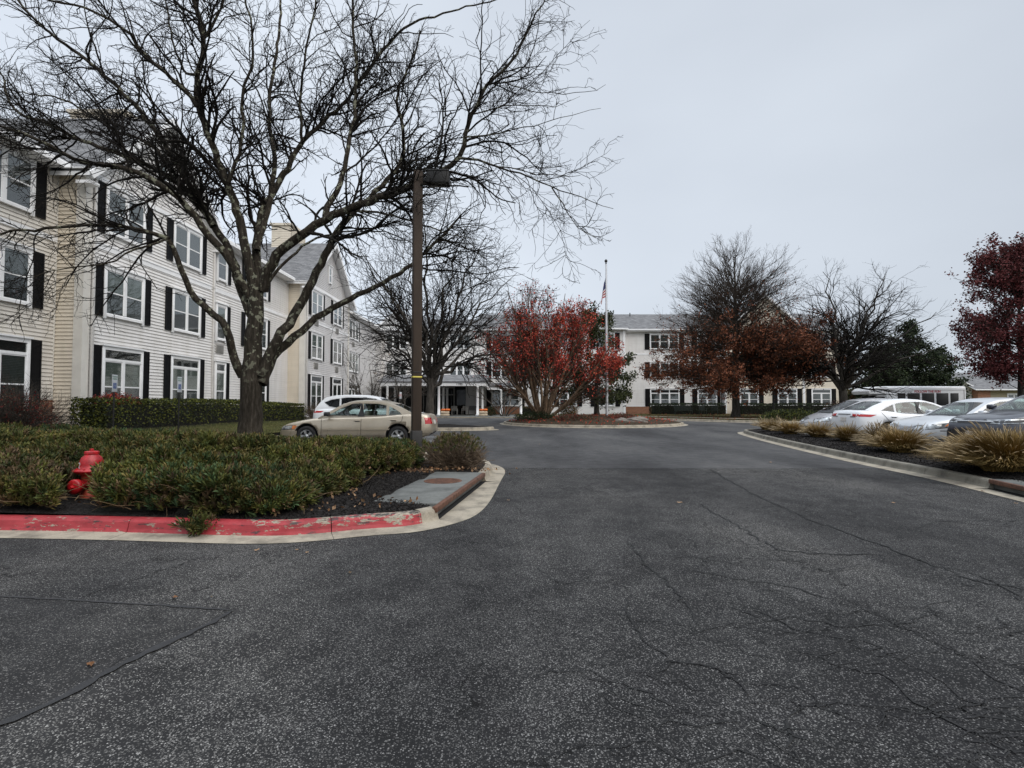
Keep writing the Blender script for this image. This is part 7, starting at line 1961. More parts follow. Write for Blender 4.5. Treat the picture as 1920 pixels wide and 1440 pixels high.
# ---- white crossover beyond it, tail towards -x
L = 4.6; H2 = L / 2
S = dict(L=L, W=1.86, r=0.35, rim=0.235, arch=0.41, axles=(H2 - 0.92, -H2 + 0.98), belt=1.08, gw=(0.84, 0.66), spokes=7, wstyle=1,
  top=[(-H2, 0.75), (-H2 + 0.03, 0.98), (-H2 + 0.2, 1.10), (-H2 + 0.8, 1.12), (0.5, 1.06), (H2 - 1.2, 1.04), (H2 - 0.5, 0.96), (H2 - 0.15, 0.84), (H2, 0.62)],
  bot=[(-H2, 0.44), (-H2 + 0.3, 0.30), (0, 0.24), (H2 - 0.4, 0.26), (H2, 0.40)], wid=ends(L, 0.93, 0.68, 0.74),
  gh=[(H2 - 1.15, 1.03), (H2 - 1.55, 1.28), (H2 - 1.95, 1.50), (H2 - 2.4, 1.61), (H2 - 3.1, 1.64), (H2 - 3.7, 1.62), (H2 - 4.1, 1.55), (H2 - 4.3, 1.36), (H2 - 4.46, 1.12)], ws=2, rw=6,
  side_windows=[[(0.9, 1.12), (0.55, 1.33), (0.25, 1.50), (-0.15, 1.545), (-0.18, 1.11)], [(-0.28, 1.11), (-0.25, 1.55), (-0.9, 1.56), (-1.15, 1.53), (-1.12, 1.12)], [(-1.2, 1.13), (-1.22, 1.52), (-1.55, 1.47), (-1.82, 1.36), (-1.6, 1.2)]],
  bpillars=[(-0.14, -0.32, -0.28, -0.12)], seats=(-0.3, -1.15), rglass=M['tint_glass'], doors=[[(0.98, 1.0), (0.98, 0.35)], [(-0.22, 1.05), (-0.22, 0.35)], [(-1.4, 1.05), (-1.1, 0.6)]], handles=[(-0.08, 0.96), (-1.15, 0.97)], mirror=(0.85, 1.16),
  side_bits=[('tail_light', [(-H2 + 0.42, 1.0, 1.02), (-H2 - 0.02, 0.5, 1.04), (-H2 - 0.02, 0.5, 0.93), (-H2 + 0.3, 1.0, 0.95)], (0.7, -1, 0), M['lamp_red'], 0.006),
             ('headlight', [(H2 - 0.5, 1.0, 0.86), (H2, 0.5, 0.82), (H2, 0.5, 0.72), (H2 - 0.4, 1.0, 0.78)], (-0.6, -1, 0), M['lamp_clear'], 0.006),
             ('sill_cladding', [(1.0, 1.0, 0.42), (-1.0, 1.0, 0.42), (-1.0, 1.0, 0.26), (1.0, 1.0, 0.26)], (0, -1, 0), M['plastic_dark'], 0.006)],
  bits=[('number_plate', [(-H2 - .1, 0.16, 0.80), (-H2 - .1, -0.16, 0.80), (-H2 - .1, -0.16, 0.66), (-H2 - .1, 0.16, 0.66)], (1, 0, 0), M['plate'], 0.01)])
make_car('crossover', 'white crossover parked tail outwards just beyond the tan sedan', 'car', S, (-5.75, 22.3, 0.0), R(0), M['white_paint'])

# ---- right hand row: noses (or tails) towards the kerb on the left, so forward = -x (rz = 180)
TW = R(180)
# silver sedan
L = 4.85; H2 = L / 2
SILV = dict(L=L, W=1.83, r=0.33, rim=0.225, arch=0.385, axles=(H2 - 0.95, -H2 + 1.08), belt=0.97, gw=(0.82, 0.60), spokes=10, wstyle=1,
  top=[(-H2, 0.75), (-H2 + 0.05, 0.95), (-H2 + 0.2, 1.06), (-H2 + 0.8, 1.08), (-0.4, 0.98), (0.6, 0.96), (H2 - 1.2, 0.95), (H2 - 0.6, 0.86), (H2 - 0.25, 0.77), (H2 - 0.08, 0.66), (H2, 0.52)],
  bot=[(-H2, 0.40), (-H2 + 0.3, 0.25), (0, 0.19), (H2 - 0.4, 0.19), (H2 - 0.1, 0.2), (H2, 0.28)], wid=ends(L, 0.915, 0.70, 0.72),
  gh=[(H2 - 1.22, 0.94), (H2 - 1.55, 1.12), (H2 - 1.98, 1.34), (H2 - 2.3, 1.43), (H2 - 2.8, 1.465), (H2 - 3.3, 1.44), (H2 - 3.7, 1.36), (H2 - 4.1, 1.20), (H2 - 4.35, 1.08)], ws=2, rw=6,
  side_windows=[[(0.92, 1.0), (0.70, 1.12), (0.36, 1.29), (0.1, 1.37), (-0.15, 1.385), (-0.18, 0.995)], [(-0.28, 0.995), (-0.26, 1.385), (-0.75, 1.37), (-1.1, 1.31), (-1.14, 1.01)], [(-1.2, 1.02), (-1.18, 1.28), (-1.45, 1.17), (-1.55, 1.09)]],
  bpillars=[(-0.13, -0.32, -0.29, -0.12)], seats=(-0.3, -1.15), doors=[[(1.05, 0.93), (1.05, 0.3)], [(-0.23, 0.96), (-0.23, 0.25)], [(-1.6, 1.0), (-1.2, 0.6)]], handles=[(-0.1, 0.86), (-1.2, 0.87)], mirror=(0.88, 1.06),
  side_bits=[('headlight', [(H2 - 0.66, 1.0, 0.77), (H2 + 0.0, 0.42, 0.68), (H2 + 0.0, 0.42, 0.56), (H2 - 0.50, 1.0, 0.65)], (-0.75, -1, 0), M['lamp_clear'], 0.007),
             ('indicator', [(H2 - 0.74, 1.0, 0.775), (H2 - 0.60, 1.0, 0.768), (H2 - 0.48, 1.0, 0.675), (H2 - 0.60, 1.0, 0.70)], (-0.45, -1, 0), M['lamp_amber'], 0.009),
             ('lower_grille', [(H2 + 0.1, 0.95, 0.33), (H2 + 0.1, 0.35, 0.34), (H2 + 0.1, 0.35, 0.24), (H2 - 0.1, 0.80, 0.25)], (-1, 0, 0), M['plastic_dark'], 0.004),
             ('tail_light', [(-H2 + 0.3, 1.0, 0.95), (-H2, 0.5, 0.95), (-H2, 0.5, 0.80), (-H2 + 0.25, 1.0, 0.8)], (0.7, -1, 0), M['lamp_red'], 0.006)],
  bits=[('grille', [(H2 + .1, 0.42, 0.66), (H2 + .1, -0.42, 0.66), (H2 + .1, -0.34, 0.46), (H2 + .1, 0.34, 0.46)], (-1, 0, 0), M['plastic_dark'], 0.006)]
      + [('grille_bar', [(H2 + .1, 0.40 - 0.02 * q, 0.645 - 0.036 * q), (H2 + .1, -0.40 + 0.02 * q, 0.645 - 0.036 * q), (H2 + .1, -0.40 + 0.02 * q, 0.633 - 0.036 * q), (H2 + .1, 0.40 - 0.02 * q, 0.633 - 0.036 * q)], (-1, 0, 0), M['chrome'], 0.012) for q in range(5)]
      + [('lower_intake', [(H2 + .1, 0.45, 0.30), (H2 + .1, -0.45, 0.30), (H2 + .1, -0.42, 0.22), (H2 + .1, 0.42, 0.22)], (-1, 0, 0), M['plastic_dark'], 0.005)])
make_car('sedan', 'silver sedan facing the kerb between the dark car and the white sedan', 'car', SILV, (14.05, 15.9, 0.0), TW, M['silver_paint'])

# white sedan, tail to the kerb (forward = +x)
L = 4.65; H2 = L / 2
S = dict(L=L, W=1.78, r=0.32, rim=0.215, arch=0.385, axles=(H2 - 0.92, -H2 + 1.0), belt=0.98, gw=(0.81, 0.60), spokes=5, wstyle=1,
  top=[(-H2, 0.72), (-H2 + 0.04, 0.94), (-H2 + 0.15, 1.06), (-H2 + 0.55, 1.09), (-0.5, 0.99), (0.6, 0.96), (H2 - 1.1, 0.93), (H2 - 0.5, 0.82), (H2 - 0.15, 0.70), (H2, 0.52)],
  bot=[(-H2, 0.36), (-H2 + 0.3, 0.24), (0, 0.19), (H2 - 0.4, 0.19), (H2, 0.3)], wid=ends(L, 0.89, 0.68, 0.72),
  gh=[(H2 - 1.15, 0.94), (H2 - 1.55, 1.14), (H2 - 1.95, 1.33), (H2 - 2.3, 1.42), (H2 - 2.75, 1.45), (H2 - 3.2, 1.43), (H2 - 3.6, 1.36), (H2 - 3.98, 1.23), (H2 - 4.28, 1.09)], ws=2, rw=6,
  side_windows=[[(0.92, 1.0), (0.68, 1.12), (0.34, 1.28), (0.08, 1.36), (-0.14, 1.37), (-0.17, 0.995)], [(-0.29, 0.995), (-0.26, 1.375), (-0.72, 1.355), (-0.98, 1.31), (-1.02, 1.02)], [(-1.09, 1.025), (-1.06, 1.285), (-1.3, 1.19), (-1.56, 1.06), (-1.4, 1.035)]],
  bpillars=[(-0.12, -0.33, -0.29, -0.11)], seats=(-0.3, -1.1), doors=[[(1.02, 0.93), (1.02, 0.3)], [(-0.23, 0.98), (-0.23, 0.25)], [(-1.55, 1.02), (-1.3, 0.7), (-1.05, 0.45), (-1.0, 0.25)]], handles=[(-0.08, 0.87), (-1.15, 0.88)], mirror=(0.86, 1.06),
  side_bits=[('tail_light', [(-H2 + 0.50, 1.0, 0.945), (-H2 - 0.0, 0.50, 0.975), (-H2 - 0.0, 0.50, 0.885), (-H2 + 0.30, 1.0, 0.87)], (0.7, -1, 0), M['lamp_red'], 0.008),
             ('reverse_light', [(-H2 + 0.10, 0.62, 0.885), (-H2, 0.36, 0.885), (-H2, 0.36, 0.855), (-H2 + 0.08, 0.6, 0.855)], (1, -0.3, 0), M['lamp_clear'], 0.011),
             ('headlight', [(H2 - 0.5, 1.0, 0.76), (H2, 0.5, 0.72), (H2, 0.5, 0.62), (H2 - 0.4, 1.0, 0.68)], (-0.6, -1, 0), M['lamp_clear'], 0.006)],
  bits=[('number_plate', [(-H2 - .1, 0.16, 0.84), (-H2 - .1, -0.16, 0.84), (-H2 - .1, -0.16, 0.70), (-H2 - .1, 0.16, 0.70)], (1, 0, 0), M['plate'], 0.012),
        ('boot_trim', [(-H2 - .1, 0.34, 0.965), (-H2 - .1, -0.34, 0.965), (-H2 - .1, -0.34, 0.94), (-H2 - .1, 0.34, 0.94)], (1, 0, 0), M['plastic_dark'], 0.010),
        ('rear_diffuser', [(-H2 - .1, 0.5, 0.46), (-H2 - .1, -0.5, 0.46), (-H2 - .1, -0.5, 0.36), (-H2 - .1, 0.5, 0.36)], (1, 0, 0), M['plastic_dark'], 0.008)])
make_car('sedan', 'white sedan parked tail to the kerb, red tail light towards the camera', 'car', S, (13.95, 18.75, 0.0), R(0), M['white_paint'])

# grey hatchback, nose to the kerb
L = 4.5; H2 = L / 2
S = dict(L=L, W=1.75, r=0.31, rim=0.20, arch=0.37, axles=(H2 - 0.92, -H2 + 0.88), belt=0.98, gw=(0.80, 0.58), spokes=7, wstyle=1, bulge=0.14,
  top=[(-H2, 0.85), (-H2 + 0.05, 1.0), (-H2 + 0.4, 1.08), (-0.4, 1.02), (0.7, 0.98), (H2 - 1.0, 0.97), (H2 - 0.5, 0.83), (H2 - 0.2, 0.70), (H2 - 0.06, 0.60), (H2, 0.48)],
  bot=[(-H2, 0.36), (-H2 + 0.3, 0.24), (0, 0.18), (H2 - 0.4, 0.18), (H2, 0.26)], wid=ends(L, 0.875, 0.66, 0.72),
  gh=[(H2 - 0.88, 0.97), (H2 - 1.35, 1.20), (H2 - 1.85, 1.39), (H2 - 2.25, 1.475), (H2 - 2.75, 1.495), (H2 - 3.25, 1.46), (H2 - 3.75, 1.35), (H2 - 4.15, 1.22), (H2 - 4.42, 1.06)], ws=2, rw=6,
  side_windows=[[(1.0, 1.02), (0.7, 1.16), (0.35, 1.32), (0.05, 1.40), (-0.15, 1.41), (-0.18, 1.01)], [(-0.28, 1.01), (-0.26, 1.415), (-0.8, 1.39), (-1.15, 1.32), (-1.15, 1.04)], [(-1.22, 1.05), (-1.22, 1.30), (-1.6, 1.18), (-1.7, 1.1)]],
  bpillars=[(-0.12, -0.32, -0.29, -0.11)], seats=(-0.2, -1.1), doors=[[(1.1, 0.9), (1.05, 0.3)], [(-0.23, 0.98), (-0.23, 0.25)]], handles=[(-0.08, 0.87)], mirror=(0.95, 1.06),
  side_bits=[('headlight', [(H2 - 0.72, 1.0, 0.86), (H2 - 0.05, 0.45, 0.70), (H2 - 0.02, 0.45, 0.58), (H2 - 0.45, 1.0, 0.66)], (-0.7, -1, 0), M['lamp_clear'], 0.007),
             ('tail_light', [(-H2 + 0.2, 1.0, 1.0), (-H2, 0.6, 1.0), (-H2, 0.6, 0.8), (-H2 + 0.15, 1.0, 0.8)], (0.7, -1, 0), M['lamp_red'], 0.006)],
  bits=[('lower_grille', [(H2 + .1, 0.5, 0.42), (H2 + .1, -0.5, 0.42), (H2 + .1, -0.5, 0.30), (H2 + .1, 0.5, 0.30)], (-1, 0, 0), M['plastic_dark'], 0.005),
        ('number_plate', [(H2 + .1, 0.16, 0.52), (H2 + .1, -0.16, 0.52), (H2 + .1, -0.16, 0.42), (H2 + .1, 0.16, 0.42)], (-1, 0, 0), M['plate'], 0.012)])
make_car('hatchback', 'grey hatchback with a sloping nose, farthest of the four cars at the right kerb', 'car', S, (14.15, 21.55, 0.0), TW, M['grey_paint'])

# dark crossover, nose to the kerb, nearest
L = 4.6; H2 = L / 2
S = dict(L=L, W=1.86, r=0.36, rim=0.24, arch=0.42, axles=(H2 - 0.95, -H2 + 0.98), belt=1.14, gw=(0.85, 0.66), spokes=5, wstyle=1,
  top=[(-H2, 0.85), (-H2 + 0.05, 1.08), (-H2 + 0.4, 1.16), (0.4, 1.12), (H2 - 1.25, 1.12), (H2 - 0.7, 1.07), (H2 - 0.25, 0.985), (H2 - 0.08, 0.90), (H2, 0.70)],
  bot=[(-H2, 0.44), (-H2 + 0.3, 0.28), (0, 0.24), (H2 - 0.4, 0.24), (H2, 0.36)], wid=ends(L, 0.93, 0.74, 0.76),
  gh=[(H2 - 1.15, 1.10), (H2 - 1.5, 1.31), (H2 - 1.9, 1.53), (H2 - 2.35, 1.64), (H2 - 2.9, 1.67), (H2 - 3.5, 1.65), (H2 - 4.0, 1.57), (H2 - 4.25, 1.38), (H2 - 4.45, 1.16)], ws=2, rw=6,
  side_windows=[[(0.92, 1.18), (0.6, 1.36), (0.3, 1.52), (-0.12, 1.575), (-0.15, 1.17)], [(-0.26, 1.17), (-0.23, 1.58), (-0.9, 1.58), (-1.15, 1.54), (-1.15, 1.18)], [(-1.22, 1.19), (-1.22, 1.53), (-1.6, 1.46), (-1.75, 1.3)]],
  bpillars=[(-0.10, -0.30, -0.27, -0.09)], seats=(-0.3, -1.15), rglass=M['tint_glass'], doors=[[(1.05, 1.1), (1.02, 0.4)], [(-0.22, 1.1), (-0.22, 0.35)]], handles=[(-0.08, 1.0)], mirror=(0.9, 1.24),
  side_bits=[('headlight', [(H2 - 0.62, 1.0, 0.985), (H2 - 0.0, 0.46, 0.945), (H2 - 0.0, 0.50, 0.85), (H2 - 0.40, 1.0, 0.875)], (-0.75, -1, 0), M['lamp_clear'], 0.007),
             ('headlight_lens', [(H2 - 0.46, 1.0, 0.955), (H2 - 0.05, 0.56, 0.925), (H2 - 0.05, 0.60, 0.875), (H2 - 0.36, 1.0, 0.895)], (-0.75, -1, 0), M['plastic_dark'], 0.010),
             ('indicator', [(H2 - 0.80, 1.0, 0.99), (H2 - 0.60, 1.0, 0.985), (H2 - 0.46, 1.0, 0.90), (H2 - 0.6, 1.0, 0.95)], (-0.4, -1, 0), M['lamp_amber'], 0.009),
             ('fog_recess', [(H2, 0.95, 0.62), (H2, 0.6, 0.66), (H2, 0.6, 0.5), (H2, 0.9, 0.5)], (-1, 0, 0), M['plastic_dark'], 0.006),
             ('tail_light', [(-H2 + 0.2, 1.0, 1.0), (-H2, 0.6, 1.0), (-H2, 0.6, 0.85), (-H2 + 0.15, 1.0, 0.85)], (0.7, -1, 0), M['lamp_red'], 0.006)],
  bits=[('grille', [(H2 + .1, 0.50, 0.90), (H2 + .1, -0.50, 0.90), (H2 + .1, -0.44, 0.84), (H2 + .1, 0.44, 0.84)], (-1, 0, 0), M['plastic_dark'], 0.006),
        ('grille_bar', [(H2 + .1, 0.52, 0.915), (H2 + .1, -0.52, 0.915), (H2 + .1, -0.52, 0.90), (H2 + .1, 0.52, 0.90)], (-1, 0, 0), M['chrome'], 0.010),
        ('lower_grille', [(H2 + .1, 0.55, 0.68), (H2 + .1, -0.55, 0.68), (H2 + .1, -0.65, 0.42), (H2 + .1, 0.65, 0.42)], (-1, 0, 0), M['plastic_dark'], 0.006),
        ('number_plate', [(H2 + .1, 0.16, 0.66), (H2 + .1, -0.16, 0.66), (H2 + .1, -0.16, 0.54), (H2 + .1, 0.16, 0.54)], (-1, 0, 0), M['plate'], 0.012)])
make_car('crossover', 'dark blue grey crossover facing the kerb, cut off by the right edge', 'car', S, (13.55, 13.1, 0.0), TW, M['dark_paint'])

# ---- white shuttle bus
bus = tag(empty('shuttle_bus', (32.8, 44.2, 0)), 'white shuttle bus with dark windows and red lettering behind the parked cars', 'bus')
b = MB()                                         # local x forward = world -x: build directly in world axes relative to the root
b.rbox(-2.55, 3.9, -1.15, 1.15, 0.45, 2.68, 0.14); b.build('body', M['bus_paint'], bus)
b = MB(); b.prism([(-2.5, 2.02), (-2.5, 2.66), (-3.2, 2.64), (-3.75, 2.50), (-4.0, 2.28), (-3.98, 2.08), (-3.85, 2.02)], -1.08, 1.08, 'y'); cap = b.build('front_cap', M['bus_paint'], bus)
md = cap.modifiers.new('bv', 'BEVEL'); md.width = 0.07; md.segments = 3; md.limit_method = 'ANGLE'
b = MB(); b.prism([(-2.5, 0.5), (-2.5, 1.95), (-3.2, 1.93), (-3.9, 1.15), (-5.1, 1.02), (-5.25, 0.85), (-5.25, 0.45)], -0.98, 0.98, 'y'); hd = b.build('bonnet', M['bus_paint'], bus)
md = hd.modifiers.new('bv', 'BEVEL'); md.width = 0.06; md.segments = 3; md.limit_method = 'ANGLE'
b = MB(); b.add([(-3.24, -0.88, 1.90), (-3.24, 0.88, 1.90), (-3.90, 0.88, 1.18), (-3.90, -0.88, 1.18)], [(0, 1, 2, 3)]); b.v = [(v[0] - 0.02, v[1], v[2] + 0.02) for v in b.v]; b.build('windscreen', M['tint_glass'], bus)
b = MB(); b.prism([(-2.60, 1.15), (-2.60, 1.86), (-3.25, 1.86), (-3.80, 1.18)], -0.99, -0.985, 'y'); b.build('cab_window', M['black'], bus)
sc_ = 43.05 / 1000.0
for (xa_, xb_) in ((1682, 1698.5), (1700.5, 1725.5), (1727.5, 1752.5), (1754.5, 1779), (1781, 1798)):
    x0_, x1_ = (xa_ - 960) * sc_ - 32.8, (xb_ - 960) * sc_ - 32.8
    w_ = MB(); w_.rbox(x0_ + 0.04, x1_ - 0.04, -1.172, -1.12, 1.12, 2.12, 0.02, 0); w_.build('window', M['black'], bus)
b = MB(); b.box(-2.3, 3.8, -1.165, -1.14, 2.36, 2.39); b.box(-2.4, -2.37, -1.165, -1.14, 0.6, 2.4); b.box(3.68, 3.71, -1.165, -1.14, 0.6, 2.36); b.build('rain_rail', M['ac'], bus)
text_mesh('lettering', 'FOLLOW THE FUN', 0.25, M['bus_red'], bus, ((1739 - 960) * sc_ - 32.8, -1.16, 2.165), (R(90), 0, 0), 0.006, 0, 0.004)
text_mesh('lettering', 'Champion', 0.22, M['ink_grey'], bus, (-3.35, -1.085, 2.24), (R(90), 0, 0), 0.006, 0.4, 0.003)
for x_ in (-4.15, 2.1):
    for sd in (1, -1): make_wheel(0.38, 0.22, 0.25, 8, bus, x_, sd * 0.92, sd, 1)
b = MB(); b.rbox(-3.5, -3.3, -1.30, -1.12, 1.45, 1.85, 0.03); b.tube([(-3.4, -1.0, 1.75), (-3.4, -1.2, 1.7)], 0.02, 6); b.build('wing_mirror', M['black'], bus)
# =================================================================== STREET FURNITURE AND SMALL THINGS
# ---- fire hydrant
hx, hy = -5.14, 6.55; hz_ = 0.16
hy_ = tag(empty('fire_hydrant', (hx, hy, hz_)), 'red fire hydrant half hidden in the junipers', 'fire hydrant')
b = MB(); b.lathe([(0.14, -0.1), (0.14, 0.02), (0.105, 0.03), (0.10, 0.30), (0.115, 0.33), (0.155, 0.335), (0.155, 0.352)], 28); b.build('barrel', M['hydrant_worn'], hy_)
b = MB(); b.lathe([(0.0, 0.352), (0.178, 0.352), (0.186, 0.362), (0.183, 0.378), (0.125, 0.388), (0.121, 0.44), (0.118, 0.48), (0.10, 0.525), (0.072, 0.55), (0.07, 0.556)], 32)
b.lathe([(0.0, 0.553), (0.068, 0.553), (0.076, 0.565), (0.076, 0.59), (0.068, 0.598), (0.03, 0.602), (0.028, 0.603)], 8, 0, None, False); b.lathe([(0.022, 0.60), (0.022, 0.628), (0, 0.63)], 5, 0, None, False); b.build('bonnet', M['hydrant_red'], hy_)
b = MB()
for k in range(8):
    a = 2 * math.pi * k / 8 + 0.2; b.lathe([(0.0, 0.0), (0.014, 0.0), (0.014, 0.014), (0, 0.014)], 6, 0, Matrix.Translation((0.152 * math.cos(a), 0.152 * math.sin(a), 0.379)), False)
b.build('flange_bolts', M['hydrant_red'], hy_)
nd_ = Vector((-0.12, -0.98, -0.02)).normalized()
Mq = Matrix.Translation((0, 0, 0.20)) @ nd_.to_track_quat('Z', 'Y').to_matrix().to_4x4()
b = MB(); b.lathe([(0.062, 0.05), (0.062, 0.15), (0.072, 0.155), (0.074, 0.17), (0.086, 0.175), (0.088, 0.225), (0.080, 0.237), (0.035, 0.243), (0.0, 0.244)], 26, 0, Mq)
b.lathe([(0.024, 0.243), (0.024, 0.275), (0, 0.276)], 5, 0, Mq, False); b.build('nozzle_cap', M['hydrant_red'], hy_)
nd2 = Vector((0.82, -0.5, 0)).normalized(); Mq2 = Matrix.Translation((0, 0, 0.22)) @ nd2.to_track_quat('Z', 'Y').to_matrix().to_4x4()
b = MB(); b.lathe([(0.045, 0.05), (0.045, 0.13), (0.058, 0.135), (0.058, 0.175), (0.0, 0.18)], 20, 0, Mq2); b.lathe([(0.018, 0.175), (0.018, 0.2), (0, 0.2)], 5, 0, Mq2, False); b.build('nozzle_cap', M['hydrant_red'], hy_)
ta = R(238)
text_mesh('painted_number', '2', 0.10, M['sign_white'], hy_, (0.1235 * math.cos(ta), 0.1235 * math.sin(ta), 0.40), (R(88), 0, ta + R(90)), 0.001)

# ---- light pole
pl = tag(empty('light_pole', (-1.97, 11.0, 0.16)), 'tall square brown light pole with a dark box lamp and yellow band', 'light pole')
b = MB(); Rz = Matrix.Rotation(R(22), 4, 'Z'); b.rbox(-0.092, 0.092, -0.092, 0.092, 0.4, 6.02, 0.012, 0, Rz); b.build('pole', M['pole_brown'], pl)
b = MB(); b.rbox(-0.108, 0.108, -0.108, 0.108, -0.2, 0.62, 0.012, 0, Rz); b.build('base_cover', M['pole_dark'], pl)
b = MB(); b.lathe([(0.26, -0.2), (0.26, 0.16), (0.24, 0.18), (0, 0.18)], 24); b.build('footing', M['concrete'], pl)
b = MB(); b.rbox(-0.0955, 0.0955, -0.0955, 0.0955, 1.70, 1.735, 0.008, 0, Rz); b.build('yellow_band', M['yellow'], pl)
b = MB(); b.rbox(-0.097, 0.097, -0.097, 0.097, 1.80, 1.825, 0.008, 0, Rz); b.tube([(0.10, -0.02, 1.80), (0.125, -0.02, 1.86)], 0.012, 6); b.build('strap', M['pole_dark'], pl)
b = MB(); b.rbox(0.06, 0.24, -0.03, 0.03, 5.80, 5.88, 0.01); b.build('arm', M['pole_dark'], pl)
b = MB(); b.rbox(0.20, 0.66, -0.15, 0.15, 5.74, 6.02, 0.012); b.box(0.19, 0.67, -0.16, 0.16, 5.985, 6.0); lh_ = b.build('lamp_head', M['pole_dark'], pl)
b = MB(); b.box(0.25, 0.61, -0.12, 0.12, 5.734, 5.739); b.build('lens', M['ac'], lh_)

# ---- accessible parking signs
def park_sign(px, Y, z0, ztop, rz, label):
    x = (px - 960) / FPX * Y
    s = tag(empty('parking_sign', (x, Y, z0), rz), label, 'sign', 'accessible parking signs')
    b = MB(); b.prism([(-0.03, -0.012), (0.03, -0.012), (0.03, -0.004), (0.012, 0.014), (-0.012, 0.014), (-0.03, -0.004)], -0.3, ztop - z0 - 0.02, 'z'); b.build('post', M['pole_dark'], s)
    h = 0.46; zc = ztop - z0 - h
    b = MB(); b.rbox(-0.152, 0.152, -0.018, -0.0135, zc, zc + h, 0.002); b.build('panel', M['sign_white'], s)
    b = MB(); b.box(-0.085, 0.085, -0.0205, -0.0182, zc + 0.09, zc + 0.24); b.build('blue_square', M['sign_blue'], s)
    text_mesh('lettering', 'RESERVED\nPARKING', 0.062, M['sign_green'], s, (0, -0.0186, zc + 0.385), (R(90), 0, 0), 0.0012)
    # wheelchair figure
    w = MB(); zc2 = zc + 0.165
    w.lathe([(0, 0), (0.011, 0), (0.011, 0.002), (0, 0.002)], 12, 0, Matrix.Translation((-0.008, -0.0205, zc2 + 0.055)) @ Matrix.Rotation(R(90), 4, 'X'))
    def st(a, c_, t=0.006): 
        d = Vector((c_[0] - a[0], 0, c_[1] - a[1])); n = Vector((-d.z, 0, d.x)).normalized() * t
        w.add([(a[0] + n.x, -0.022, a[1] + n.z), (c_[0] + n.x, -0.022, c_[1] + n.z), (c_[0] - n.x, -0.022, c_[1] - n.z), (a[0] - n.x, -0.022, a[1] - n.z)], [(0, 1, 2, 3)])
    st((-0.008, zc2 + 0.045), (-0.004, zc2)); st((-0.006, zc2 + 0.022), (0.024, zc2 + 0.022), 0.004); st((-0.004, zc2), (0.026, zc2)); st((0.026, zc2), (0.040, zc2 - 0.034)); st((0.036, zc2 - 0.036), (0.052, zc2 - 0.03), 0.004)
    pr = [(-0.002 + 0.034 * math.cos(q), zc2 - 0.016 + 0.034 * math.sin(q)) for q in [R(110 + 250 * k / 16) for k in range(17)]]
    for a, c_ in zip(pr, pr[1:]): st(a, c_, 0.0035)
    w.build('wheelchair_symbol', M['sign_white'], s)
    return s
park_sign(213.5, 14.3, lh(-10.7, 14.3), 2.10, R(104), 'blue and white reserved parking sign on a black post, the one nearer the left edge')
park_sign(335.5, 15.9, lh(-9.9, 15.9), 2.12, R(100), 'blue and white reserved parking sign on a black post, nearest the large trunk')
# small signs near the entrance and lawn
def small_sign(x, y, z, w_, h_, ztop, label, mt='sign_white', txt=None, pole='pole_dark', ph=None):
    s = tag(empty('sign_post', (x, y, z)), label, 'sign')
    b = MB(); b.tube([(0, 0.02, -0.2), (0, 0.02, (ph or ztop) - z)], 0.035, 8); b.build('post', M[pole], s)
    if w_:
        b = MB(); b.rbox(-w_ / 2, w_ / 2, -0.025, -0.017, ztop - z - h_, ztop - z, 0.002); b.build('panel', M[mt], s)
        if txt: text_mesh('lettering', txt, h_ * 0.22, M['bus_red'], s, (0, -0.0255, ztop - z - h_ * 0.40), (R(90), 0, 0), 0.001)
    return s
small_sign(*P3(751, 760, 40.0)[:2], 0.05, 0.16, 0.50, 2.14, 'narrow white sign on a dark post before the left end of the canopy', 'sign_white', 'NO\nPARK', 'pole_dark', 2.75)
small_sign(*P3(1047.5, 760, 41.5)[:2], 0.1, 0.36, 0.46, 2.10, 'small white square sign just right of the red tree trunks', 'sign_white', None, 'pole_dark', 2.1)
sp = tag(empty('bollard_light', (*P3(1450, 760, 42.0)[:2], 0.15)), 'slim dark post lamp on the lawn right of the oak trunk', 'post lamp')
b = MB(); b.tube([(0, 0, -0.2), (0, 0, 2.4)], 0.06, 10); b.build('post', M['pole_dark'], sp)
b = MB(); b.lathe([(0.0, 2.4), (0.12, 2.4), (0.13, 2.62), (0.0, 2.66)], 14); b.build('lamp_head', M['pole_dark'], sp)

# ---- flagpole and hanging flag
fx, fy = 6.08, 34.2; fz = ih(fx, fy)
fp = tag(empty('flagpole', (fx, fy, fz)), 'white flagpole on the round island with a limp flag', 'flagpole')
b = MB(); b.tube([(0, 0, -0.1), (0, 0, 4.5), (0, 0, 9.75)], [0.085, 0.072, 0.045], 14); b.build('pole', M['aluminium'], fp)
b = MB(); b.lathe([(0.0, 9.75), (0.05, 9.76), (0.05, 9.80), (0.03, 9.84), (0.09, 9.90), (0.10, 9.97), (0.05, 10.05), (0, 10.07)], 16); b.build('finial', M['pole_dark'], fp)
b = MB(); b.tube([(0.09, -0.03, 1.2), (0.10, -0.03, 5.0), (0.06, -0.03, 9.7)], 0.006, 5); b.rbox(0.07, 0.12, -0.06, -0.0, 1.2, 1.32, 0.01); b.build('halyard', M['aluminium'], fp)
